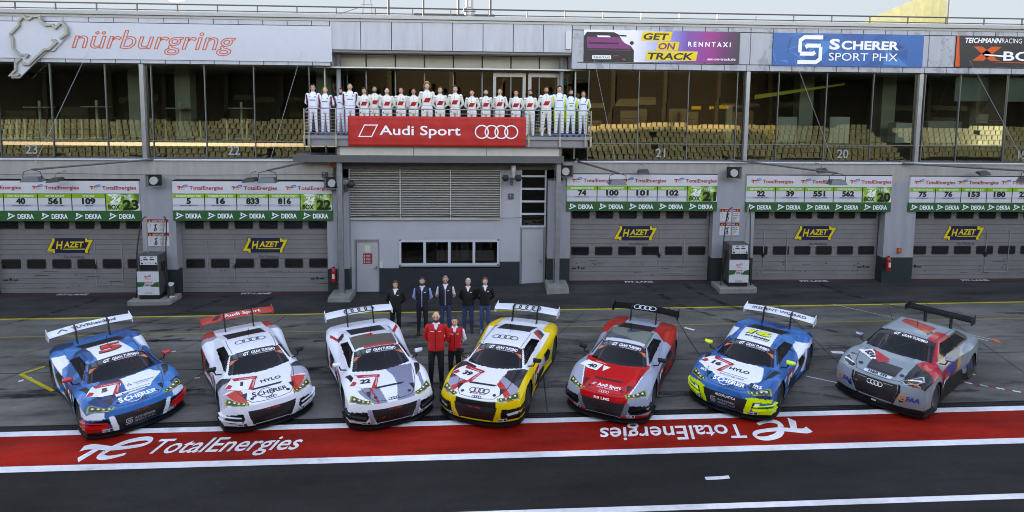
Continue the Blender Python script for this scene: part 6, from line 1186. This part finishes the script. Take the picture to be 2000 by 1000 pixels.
# ---- car 834 (silver saloon)
def p834(u,v,z,top,col):
    a=np.abs(v); col[:]=rgb(130,144,152); rd=rgb(190,24,44); col[(u<.78)&(u>-1.5)&(z>.985)&(z<1.26)&(a>.5)&(z-TC['side'](u,a)<.04)]=rgb(16,17,20)
    col[top&inp(u,v,[(2.08,.50),(1.16,.50),(1.40,1.2),(2.0,1.2)])]=rgb(26,28,34); col[top&inp(u,v,[(1.18,.50),(.94,.56),(.80,.74),(.9,1.2),(1.66,1.2)])]=rd
    for k in range(3): col[top&inp(u,v,[(1.26+.07*k,.52),(1.28+.07*k,.52),(1.66+.09*k,1.1),(1.63+.09*k,1.1)])]=rgb(26,28,34)
    col[top&inp(u,v,[(-.02,.34),(-.52,-.44),(-.9,-.44),(-.66,.32)])]=rgb(176,50,40); col[top&inp(u,v,[(.28,.36),(-.05,.36),(-.4,.36),(-.5,.62),(1.0,.80),(.9,.76)])&(v>.40)]=rd; col[top&inp(u,v,[(.05,.34),(-.1,.30),(-.3,.34),(-.2,.42)])]=rgb(40,42,50)
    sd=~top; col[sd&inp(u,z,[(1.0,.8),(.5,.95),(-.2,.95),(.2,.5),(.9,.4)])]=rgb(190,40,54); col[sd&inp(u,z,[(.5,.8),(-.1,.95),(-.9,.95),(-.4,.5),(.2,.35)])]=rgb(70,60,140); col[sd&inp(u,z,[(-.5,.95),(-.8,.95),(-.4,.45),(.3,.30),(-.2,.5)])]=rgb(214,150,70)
    f=sd&(u>1.5); col[sd&(z<.30)&(u<1.0)]=rgb(22,23,26); col[f&(z<.22)]=rgb(24,25,28); col[f&inp(a,z,[(.46,.74),(.47,.55),(.34,.20),(.38,.20),(.52,.55),(.50,.74)])]=rgb(24,25,28); col[f&inp(a,z,[(.50,.40),(.60,.42),(.58,.34),(.50,.32)])]=rgb(18,18,20); col[sd&(u<-2.0)&(z<.6)]=rgb(18,18,20)
    col[top&inp(u,a,[(-1.1,.56),(-1.62,.56),(-1.62,0),(-1.1,0)])]=rgb(20,21,25)
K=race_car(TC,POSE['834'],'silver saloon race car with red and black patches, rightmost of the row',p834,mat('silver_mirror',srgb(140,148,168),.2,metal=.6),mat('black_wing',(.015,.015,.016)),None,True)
K.topuv([(1.32,-.72),(1.08,-.46),(1.36,-.10),(1.62,-.30)],(238,238,242),.008); K.topuv([(1.08,-.46),(1.15,-.46),(1.55,.0),(1.62,-.10),(1.55,-.05),(1.36,.0)],(190,30,44),.012); K.topuv([(1.10,-.44),(1.5,.04),(1.64,-.12),(1.60,-.2),(1.46,-.10),(1.2,-.42)],(190,30,44),.012); K.top(txt('834',0,0,.15,w=.33,align='c',bold=.05),(18,18,20),1.43,-.46,-.75,.014)
K.topuv([(1.56,-.30),(1.58,.36),(1.98,.34),(1.96,-.28)],(30,31,35),.01); K.topuv([(1.88,-.24),(1.90,.32),(1.97,.31),(1.96,-.26)],(12,12,13),.014); K.topuv([(2.0,-.30),(2.0,.30),(2.09,.29),(2.09,-.29)],(200,205,220),.01); K.top(txt('H&R',-.2,0,.07,w=.22,bold=.04),(20,20,24),2.075,0,0,.016); K.top(merge(rect(.06,0,.09,.065),rect(.11,0,.14,.065),rect(.16,0,.19,.065),rect(.06,.05,.19,.065)),(20,20,24),2.075,0,0,.016)
for sg in(-1,1): K.top(disc(0,0,.05,12),(24,25,28),1.86,sg*.44,0,.01); K.front(merge(txt('FAA',-.07,0,.10,w=.26,bold=.04,shear=.15)) if 0 else xf(txt('FAA',-.05,0,.10,w=.24,bold=.04,shear=.15),1,dx=sg*.68,dy=.40),(50,40,140),.02,'body'); K.front(xf(ring(-.11,.05,.06,.03,16),1,dx=sg*.68,dy=.40),(222,120,40),.02,'body'); K.front(rect(sg*.80-.11,.535,sg*.80+.11,.60),(28,40,90),.02,'body'); K.front(txt('GOODYEAR',sg*.80-.1,.55,.035,w=.2,bold=.02),(232,206,60),.026,'body')
K.front(rings4(0,0,.34,.17) if 0 else xf(rings4(0,0,.34,.17),1,dx=0,dy=.60),(225,228,232),.03)
for sg in(-1,1): K.front(rect(sg*.28-.1,.625,sg*.28+.1,.655),(235,238,240),.02)
K.front(rect(-.42,.50,-.37,.61),(206,40,40),.02); K.front(rect(-.05,.16,.05,.20),(210,212,216),.03,'body')
K.top(txt('GRAN TURISMO',-.10,0,.08,w=.55,bold=.03,shear=.15),(240,240,244),.375,0,0,.012); K.top(txt('GT',-.28,0,.085,w=.14,bold=.05,shear=.35),(240,240,244),.375,0,0,.012); K.top(txt('BRT',-.1,0,.06,w=.15,bold=.02),(30,32,40),1.60,-.68); K.top(txt('rennsport',-.1,0,.06,w=.26,bold=.06),(206,110,40),2.0,.70)
K.wingt(txt('· · · · · · · · · · · · ·',-.5,-.02,.03,w=1.0,bold=.01),(120,122,128)); side_plate(K,'21'); K.side(txt('FAA',-.1,0,.12,w=.26,bold=.04),(60,50,140),1,-1.0,.42); gaps(K,True); K.finish()
# ---------------- people ----------------
def capsule(m,p0,r0,p1,r1,n=14,sx=1,sy=1):
    p0,p1=Vector(p0),Vector(p1); d=(p1-p0); L=d.length; t=d/L; a=t.cross(Vector((0,1,0))); a=a if a.length>.05 else t.cross(Vector((1,0,0))); a.normalize(); b=t.cross(a)
    rings=[]
    for k in range(1,5): q=math.pi/2*(1-k/4); rings.append((p0-t*r0*math.sin(q),r0*math.cos(q)))
    for k in range(0,5): q=math.pi/2*k/4.3; rings.append((p1+t*r1*math.sin(q),r1*math.cos(q)))
    vs=[c+(a*math.cos(2*math.pi*j/n)+b*math.sin(2*math.pi*j/n))*r for c,r in rings for j in range(n)]; k=len(rings)
    m.add(vs,[(i*n+j,i*n+(j+1)%n,(i+1)*n+(j+1)%n,(i+1)*n+j) for i in range(k-1) for j in range(n)]+[tuple(range(n-1,-1,-1)),tuple((k-1)*n+j for j in range(n))])
def ell_loft(m,rows,n=24):   # rows: (z, cx, cy, rx, ry)
    vs=[(cx+rx*math.cos(2*math.pi*j/n),cy+ry*math.sin(2*math.pi*j/n),z) for z,cx,cy,rx,ry in rows for j in range(n)]; k=len(rows)
    m.add(vs,[(i*n+j,i*n+(j+1)%n,(i+1)*n+(j+1)%n,(i+1)*n+j) for i in range(k-1) for j in range(n)]+[tuple(range(n-1,-1,-1)),tuple((k-1)*n+j for j in range(n))])
def body_mesh(fat=1.,stance=.11,lean=0.,bulk=1.,elb=0.):
    m=MB(); F_=fat
    ell_loft(m,[(.80,0,.0,.13,.10),(.88,0,.0,.165*F_,.115*F_),(.97,0,0,.172*F_,.12*F_),(1.07,0,-.005,.155*F_,.115*F_),(1.20,0,-.005,.168*F_,.12*F_),(1.32,0,0,.185,.125),(1.40,0,.005,.19,.115),(1.46,0,.01,.15,.092),(1.505,0,.012,.085,.072),(1.54,0,.012,.06,.06)])
    capsule(m,(0,.012,1.48),.058,(0,-.004,1.60),.053)
    for s in(-1,1):
        hip=(s*.09,0,.92); kn=(s*stance,-.015,.50); an=(s*(stance+.01),.02,.10)
        capsule(m,hip,.098*bulk,kn,.070*bulk); capsule(m,kn,.070*bulk,an,.052*bulk)
        # shoe
        ell_loft(m,[(.0,s*(stance+.018),-.055,.045,.125),(.03,s*(stance+.018),-.055,.048,.13),(.06,s*(stance+.015),-.04,.045,.11),(.10,s*(stance+.01),.01,.042,.055),(.14,s*(stance+.01),.02,.04,.045)],16)
        sh=(s*.185,.01,1.425); el=(s*(.262+elb),.09,1.15); wr=(s*.085,.165,.965)
        capsule(m,sh,.067*bulk,el,.050*bulk); capsule(m,el,.050*bulk,wr,.035*bulk)
        # hand held behind the back: palm, four fingers, thumb
        pm=(s*.03,.175,.935); capsule(m,wr,.028,pm,.032,10)
        for k in range(4):
            a=Vector(pm)+Vector((-s*.012,.004,.022-.016*k)); b=a+Vector((-s*(.045+.006*(1.5-abs(k-1.5))),.008,-.012)); c=b+Vector((-s*.025,-.006,-.012)); capsule(m,a,.0095,b,.009,6); capsule(m,b,.009,c,.008,6)
        a=Vector(pm)+Vector((s*.012,.005,.025)); capsule(m,a,.011,a+Vector((-s*.03,.012,.035)),.009,6)
    # head
    hz=1.665; n=40; R=30; vs=[]
    for i in range(R+1):
        ph=math.pi*i/R; 
        for j in range(n):
            th=2*math.pi*j/n; x,y,z=math.sin(ph)*math.sin(th),-math.sin(ph)*math.cos(th),math.cos(ph)
            X_=x*.074;Y_=y*.095;Z_=z*.118
            if z<0: X_*=1-.26*min(1,-z)**1.3; Y_*=1-.10*(-z); 
            if y<0 and z<0: Y_-=.010*(-z)
            if y>0 and z<-.2: Y_*=.80
            fx=abs(X_); 
            if y<-.3:
                Y_+=.010*math.exp(-((fx-.031)/.016)**2-((Z_-.012)/.014)**2)       # eye sockets
                Y_-=.024*math.exp(-(X_/.011)**2-((Z_+.022)/.018)**2)+.010*math.exp(-(X_/.010)**2-((Z_-.002)/.02)**2)   # nose
                Y_-=.006*math.exp(-(X_/.022)**2-((Z_+.058)/.008)**2)+.006*math.exp(-(X_/.02)**2-((Z_+.098)/.014)**2)     # lips, chin
                Y_-=.006*math.exp(-((fx-.03)/.02)**2-((Z_-.034)/.008)**2)
            vs.append((X_,Y_-.004,Z_+hz))
    m.add(vs,[(i*n+j,i*n+(j+1)%n,(i+1)*n+(j+1)%n,(i+1)*n+j) for i in range(R) for j in range(n)])
    for s in(-1,1): capsule(m,(s*.073,.008,hz-.022),.011,(s*.080,.016,hz+.014),.015,8)
    me=bpy.data.meshes.new('figure'); me.from_pydata([tuple(v) for v in m.v],[],m.f); bm=bmesh.new(); bm.from_mesh(me); bmesh.ops.remove_doubles(bm,verts=bm.verts[:],dist=1e-5); bmesh.ops.recalc_face_normals(bm,faces=bm.faces[:]); bm.to_mesh(me); bm.free()
    o=bpy.data.objects.new('figure',me); COL.objects.link(o); r=o.modifiers.new('r','REMESH'); r.mode='VOXEL'; r.voxel_size=.0085; sm_=o.modifiers.new('s','SMOOTH'); sm_.factor=.5; sm_.iterations=2
    dg=bpy.context.evaluated_depsgraph_get(); dg.update(); out=bpy.data.meshes.new_from_object(o.evaluated_get(dg)); bpy.data.objects.remove(o); bpy.data.meshes.remove(me); 
    out.polygons.foreach_set('use_smooth',[True]*len(out.polygons)); return out
BODIES=[body_mesh(1,.11,0,1.06),body_mesh(1.08,.12,0,1.1,.01),body_mesh(.95,.095,0,1.0)]
BODYS=[body_mesh(1.0,.10,0,.92),body_mesh(1.10,.11,0,.95,.0)]
PM=mat('person_cloth',(.5,.5,.5),.75,attr='paint'); HAIRM={}
def coords(me):
    a=np.empty(len(me.vertices)*3,np.float32); me.vertices.foreach_get('co',a); return a.reshape(-1,3)
SK=[(222,170,146),(210,154,128),(228,180,160),(198,142,114)]
def hair_mesh(style,par,colr,seed):
    if style=='bald': return
    n,R=36,22; vs=[];fs=[]; r=np.random.default_rng(seed); ok={}
    thick={'short':.012,'crop':.006,'full':.020,'curly':.032}[style]
    for i in range(R+1):
        ph=math.pi*i/R
        for j in range(n):
            th=2*math.pi*j/n; x,y,z=math.sin(ph)*math.sin(th),-math.sin(ph)*math.cos(th),math.cos(ph); k=1+thick*(11 if 0 else 1)/.09*(1+.35*r.normal()*(1 if style in('curly','full') else .5)*.6)
            ok[i*n+j]=(z>.60+.08*r.random()) if y<-.45 else (z>.0+.25*(-y)) if y<.15 else (z>-.45)
            vs.append((x*.0745*k,y*.096*k-.004+(.004 if y>0 else 0),z*.119*k+1.665))
    for i in range(R):
        for j in range(n):
            f=(i*n+j,i*n+(j+1)%n,(i+1)*n+(j+1)%n,(i+1)*n+j)
            if all(ok[q] for q in f): fs.append(f)
    m=MB(); m.v=vs; m.f=fs; m.m=[0]*len(fs); o=m.build('hair',mat('hair_%d_%d_%d'%colr,srgb(*colr),.6),par,smooth=True,local=True); so=o.modifiers.new('thick','SOLIDIFY'); so.thickness=.012; so.offset=-1
def person(loc,h,label,group,outfit,hair,hcol,skin=0,beard=None,yaw=0.,body=0,suit=True,glasses=False):
    src=(BODIES if suit else BODYS)[body]; me=src.copy(); me.name='person'; c=coords(me); x,y,z=c.T; a=np.abs(x); N=len(c); col=np.zeros((N,3)); sk=rgb(*SK[skin])
    col[:]=sk; hd=z>1.53
    outfit(x,y,z,a,col,rgb)
    head=(z>1.535)|((z>1.50)&(a<.05)&(y<-.02)&~suit)
    col[z>1.545]=sk
    hz=1.665; f=(y<-.05)&(z>1.5)
    col[f&(((a-.031)/.011)**2+((z-hz-.010)/.007)**2<1)]=rgb(92,66,58); col[f&(((a-.031)/.020)**2+((z-hz-.034)/.006)**2<1)]=np.array(rgb(*hcol))*.55+sk*.45; col[f&((a/.024)**2+((z-hz+.058)/.006)**2<1)]=rgb(150,84,78)
    if beard: k=(z>1.535)&(z<hz-.035)&(y<.03)&~((a<.016)&(z>hz-.056))&~((a/.022)**2+((z-hz+.058)/.006)**2<1); col[k]=rgb(*beard)
    hnd=(z<1.0)&(z>.88)&(y>.13)&(a<.10); col[hnd]=sk
    ca=me.color_attributes.new('paint','FLOAT_COLOR','POINT'); cc=np.ones((N,4),np.float32); cc[:,:3]=col; ca.data.foreach_set('color',cc.ravel())
    me.materials.clear(); me.materials.append(PM); o=bpy.data.objects.new('person',me); COL.objects.link(o); s=h/1.785; o.location=loc; o.scale=(s*1.03,s*1.03,s); o.rotation_euler=(0,0,yaw); tagit(o,label,'person',group)
    hair_mesh(hair,o,hcol,int(abs(loc[0]*100)))
    if glasses:
        m=MB()
        for q in(-1,1): m.shape(ring(q*.032,0,.02,.005,14),lambda p,b:(p,-.103,1.675+b)); m.tube([(q*.052,-.10,1.677),(q*.075,.0,1.68)],.002,4)
        m.build('glasses',BLK,o,local=True)
    return o
arm=lambda x,y,z,a:((a>.205)|((y>.10)&(z<1.3)&(z>.93)))&(z>.93)&(z<1.46)
def suit_red(patch=True,badge=True):
    def f(x,y,z,a,col,rgb):
        col[z<1.54]=rgb(232,228,222); col[(z<.13)]=rgb(226,224,220); col[(z<.035)]=rgb(60,20,22)
        col[(np.abs(z-1.02)<.018)&(a<.2)]=rgb(206,200,194); fr=y<-.03
        u=x-(z-1.20)*.45
        col[fr&(np.abs(z-1.20)<.075)&(np.abs(u)<.085)]=rgb(186,10,22); col[fr&(np.abs(z-1.20)<.085)&(u>.085)&(u<.10)]=rgb(110,104,104)
        if badge: col[fr&(np.abs(x-.095)<.032)&(np.abs(z-1.35)<.03)]=rgb(130,160,214)
        col[fr&(np.abs(x)<.006)&(z>1.3)]=rgb(190,186,180); col[(a>.14)&(z>1.40)&(z<1.43)&(x>0)]=rgb(226,214,120); col[(a>.13)&(z>1.40)&(z<1.42)&(x<0)]=rgb(120,130,170)
        col[fr&(np.abs(x+.13)<.02)&(np.abs(z-.86)<.02)]=rgb(160,20,30)
        col[(z>1.515)&(z<1.54)]=rgb(214,210,204)
    return f
def suit_navy(x,y,z,a,col,rgb):
    col[z<1.54]=rgb(228,230,240); nv=rgb(40,44,92); rd=rgb(216,70,60); fr=y<-.02
    col[(z<.12)]=rgb(70,90,150); ar=(a>.19)&(z>1.0)&(z<1.44)
    col[ar&(a<.235)]=nv; col[ar&(a>=.225)&(a<.245)]=rd; col[(z<.98)&(a>.165)]=nv; col[(z<.98)&(a>.15)&(a<=.167)]=rd
    col[(np.abs(a-.12)<.012)&(z>1.42)&(z<1.5)]=nv; col[fr&(a<.10)&(np.abs(z-1.24)<.014)]=rgb(70,80,140); col[fr&(np.abs(x-.09)<.03)&(np.abs(z-1.36)<.03)]=rgb(140,180,160); col[fr&(np.abs(x+.09)<.03)&(np.abs(z-1.37)<.008)]=rgb(60,80,150); col[(np.abs(z-1.02)<.016)&(a<.2)]=rgb(190,192,206)
def suit_neon(green=False):
    def f(x,y,z,a,col,rgb):
        col[z<1.54]=rgb(228,234,246); ne=rgb(214,240,50); bl=rgb(30,60,130); fr=y<-.02
        col[(z<.12)]=rgb(30,60,130); ar=(a>.19)&(z>1.0)&(z<1.42); col[ar&(a<.245)]=ne; col[(z<.98)&(a>.15)&(z>.2)]=ne; col[(z<.5)&(a>.17)]=bl; col[ar&(a>.27)&(z<1.15)]=bl
        col[(np.abs(a-.12)<.012)&(z>1.40)&(z<1.5)]=bl; col[fr&(a<.10)&(np.abs(z-1.27)<.013)]=rgb(50,90,180); col[fr&(np.abs(x-.09)<.028)&(np.abs(z-1.37)<.03)]=rgb(110,150,180); col[(np.abs(z-1.02)<.016)&(a<.2)]=rgb(180,196,220)
        if green: col[fr&(a<.07)&(np.abs(z-1.17)<.032)]=rgb(60,200,40)
    return f
bz2=bz-.018
BP=[(612,165.6,'navy','short',(60,44,34),0,None,'with glasses and navy sleeve stripes, leftmost on the balcony',1,0),(635.6,170,'navy','crop',(210,170,60),0,None,'with blond hair and navy sleeve stripes, second from left on the balcony',0,2),(666,173,'navy','short',(36,28,24),1,(50,36,30),'with dark full beard and navy sleeve stripes, third from left on the balcony',0,2),(684,163,'navy','short',(70,50,36),0,None,'tall, with navy sleeve stripes, at the left end of the red banner',0,1),
(711.6,172,'red','full',(48,34,26),1,None,'with dark hair and red chest emblem, leftmost of those wearing one',0,2),(732,168.8,'red','short',(60,44,34),1,(96,70,58),'with stubble and red chest emblem, second of those wearing one',0,0),(756,172,'red','bald',(120,90,70),2,None,'bald, in white overalls with red chest emblem, on the balcony',0,0),(783.6,171,'red','short',(34,26,22),1,None,'with black hair and blue badge above red emblem, right of the bald one',0,2),(808,172.8,'red','crop',(40,30,26),3,None,'with cropped dark hair, left of the tall curly one on the balcony',0,2),(834,161.6,'red','curly',(176,140,96),0,None,'tallest on the balcony, with curly blond hair and red chest emblem',0,0),(859.6,170,'red','short',(84,62,46),0,None,'with brown hair, directly right of the tall curly blond one',0,2),(889,168,'red','full',(92,62,40),0,None,'tall with brown tousled hair, left of the dark balcony door frame',0,0),
(921.6,175.5,'red','crop',(58,42,34),0,None,'with short brown hair, two places left of the dark door glass',0,2),(948.8,175,'red','full',(44,32,26),2,(110,84,70),'with swept dark hair and short beard, above the ring emblem of the banner',0,0),(976,173,'red','crop',(70,52,42),0,None,'with blue badge above red emblem, standing above the last banner rings',0,2),(1007.5,176,'red','short',(44,34,28),1,None,'with short black hair, at the right end of the red banner',0,2),(1035,175.5,'red','crop',(70,54,46),1,(84,62,50),'with dark beard and red emblem, first one right of the red banner',0,0),(1066.4,170,'red','crop',(90,60,40),1,(140,100,80),'tall with reddish beard, last of those with red emblem',0,1),
(1092,168,'neon','short',(50,38,32),0,None,'in white overalls with neon yellow sides, leftmost of three',0,0),(1114.4,175.4,'neong','full',(30,24,20),1,(36,28,24),'with black beard, neon sides and green chest lettering on white overalls',0,0),(1138.7,178.4,'neon','short',(60,44,34),1,None,'in white overalls with neon yellow sides, rightmost on the balcony',0,2)]
for i,(px,py,st,hr,hc,sk,bd,lb,gl,bo) in enumerate(BP):
    yy=-.62 if i not in(2,5,13) else -.42; x=X(px,yy,220); zt=Z(py,px,yy); h=min(max(zt-bz2,1.62),1.93)
    fn=suit_navy if st=='navy' else suit_red(badge=i in(4,7,13,14)) if st=='red' else suit_neon(st=='neong')
    person((x,yy,bz2),h,('driver '+lb) if 'overalls' in lb else 'white-suited driver '+lb,'drivers lined up on the balcony',fn,hr,hc,sk,bd,yaw=-.02*(px-870)/100+random.uniform(-.16,.16),body=bo,suit=True,glasses=bool(gl))
def casual(top,shirt,trou,sleeve=None,vest=False,logo=(220,220,225),zipc=None,bare=False,shoes=(24,24,26)):
    def f(x,y,z,a,col,rgb):
        fr=y<-.03; col[z<.97]=rgb(*trou); col[z<.09]=rgb(*shoes); col[(z>=.97)&(z<1.535)]=rgb(*top); col[(z>.90)&(z<.97)&((a<.21)|(y<.05))]=rgb(*top)
        ar=arm(x,y,z,a)
        if sleeve: 
            col[ar]=rgb(*sleeve)
            if bare: col[ar&((z<1.20))]=rgb(*SK[1])
        v=(a<.045*np.clip((z-1.36)/.12,0,1)+.0)&fr&(z>1.38)&(z<1.53); col[v]=rgb(*shirt); col[(z>1.505)&(z<1.54)]=rgb(*shirt)
        if zipc: col[fr&(a<.007)&(z<1.42)&(z>.92)]=rgb(*zipc)
        col[fr&(np.abs(x-.085)<.03)&(np.abs(z-1.36)<.008)]=rgb(*logo)
        if top[0]>150:
            q=np.sin(z*2*math.pi/.05); k=(z>.92)&(z<1.42)&~ar if sleeve else (z>.92)&(z<1.42); col[k&(q>.93)]=col[k&(q>.93)]*.7; col[fr&(np.abs(x+.085)<.04)&(np.abs(z-1.36)<.008)]=rgb(*logo)
    return f
GR='men standing on the pit apron'
def gperson(fx,fy,hx,hy,label,outfit,hair,hcol,skin,beard=None,body=0,glasses=False,yaw=0):
    x,y=gp(fx,fy); z0=gz(x,y); zt=float(at(hx,hy,y)[2]); person((x,y,z0),min(max(zt-z0,1.68),1.96),label,GR,outfit,hair,hcol,skin,beard,yaw,body,False,glasses)
NV=(22,24,40); BK=(16,16,18); JN=(44,62,96)
gperson(773,656,772,549,'man in black jacket and black trousers, leftmost of the back row',casual(BK,(226,226,232),(14,14,16)),'short',(80,56,42),1,body=0)
gperson(825,653,826,542,'man in navy vest over light blue shirt with dark beard, back row',casual(NV,(190,200,225),(22,24,34),(150,176,226),True,zipc=(200,204,212)),'crop',(70,58,52),1,(90,74,66),0)
gperson(870,650,871,539,'grey-haired man in navy vest over short white sleeves, back row',casual(NV,(220,222,230),JN,(226,228,238),True,zipc=(200,204,212),bare=True),'short',(130,128,128),1,None,1,glasses=True)
gperson(914,648,912,544,'older man in black sweater with white hair and blue jeans, back row',casual(BK,(226,226,232),JN,shoes=(30,40,60)),'crop',(196,190,186),0,None,1)
gperson(947,649,951,542,'man in black sweater and blue jeans, rightmost of the back row',casual(BK,(226,226,232),(58,82,124),shoes=(110,118,128)),'crop',(96,72,54),0,None,0)
gperson(852,754,839,609,'bald bearded man in padded red jacket standing between the cars',casual((212,22,22),(230,230,236),(16,16,19),logo=(240,220,220),zipc=(50,14,14)),'bald',(70,50,40),0,(90,66,54),1,glasses=True)
gperson(888,745,887,619,'man in red padded vest with white sleeves between the cars',casual((206,20,24),(230,228,236),(16,16,19),(232,230,240),True,logo=(240,220,220),zipc=(50,14,14)),'short',(58,44,38),0,None,0)
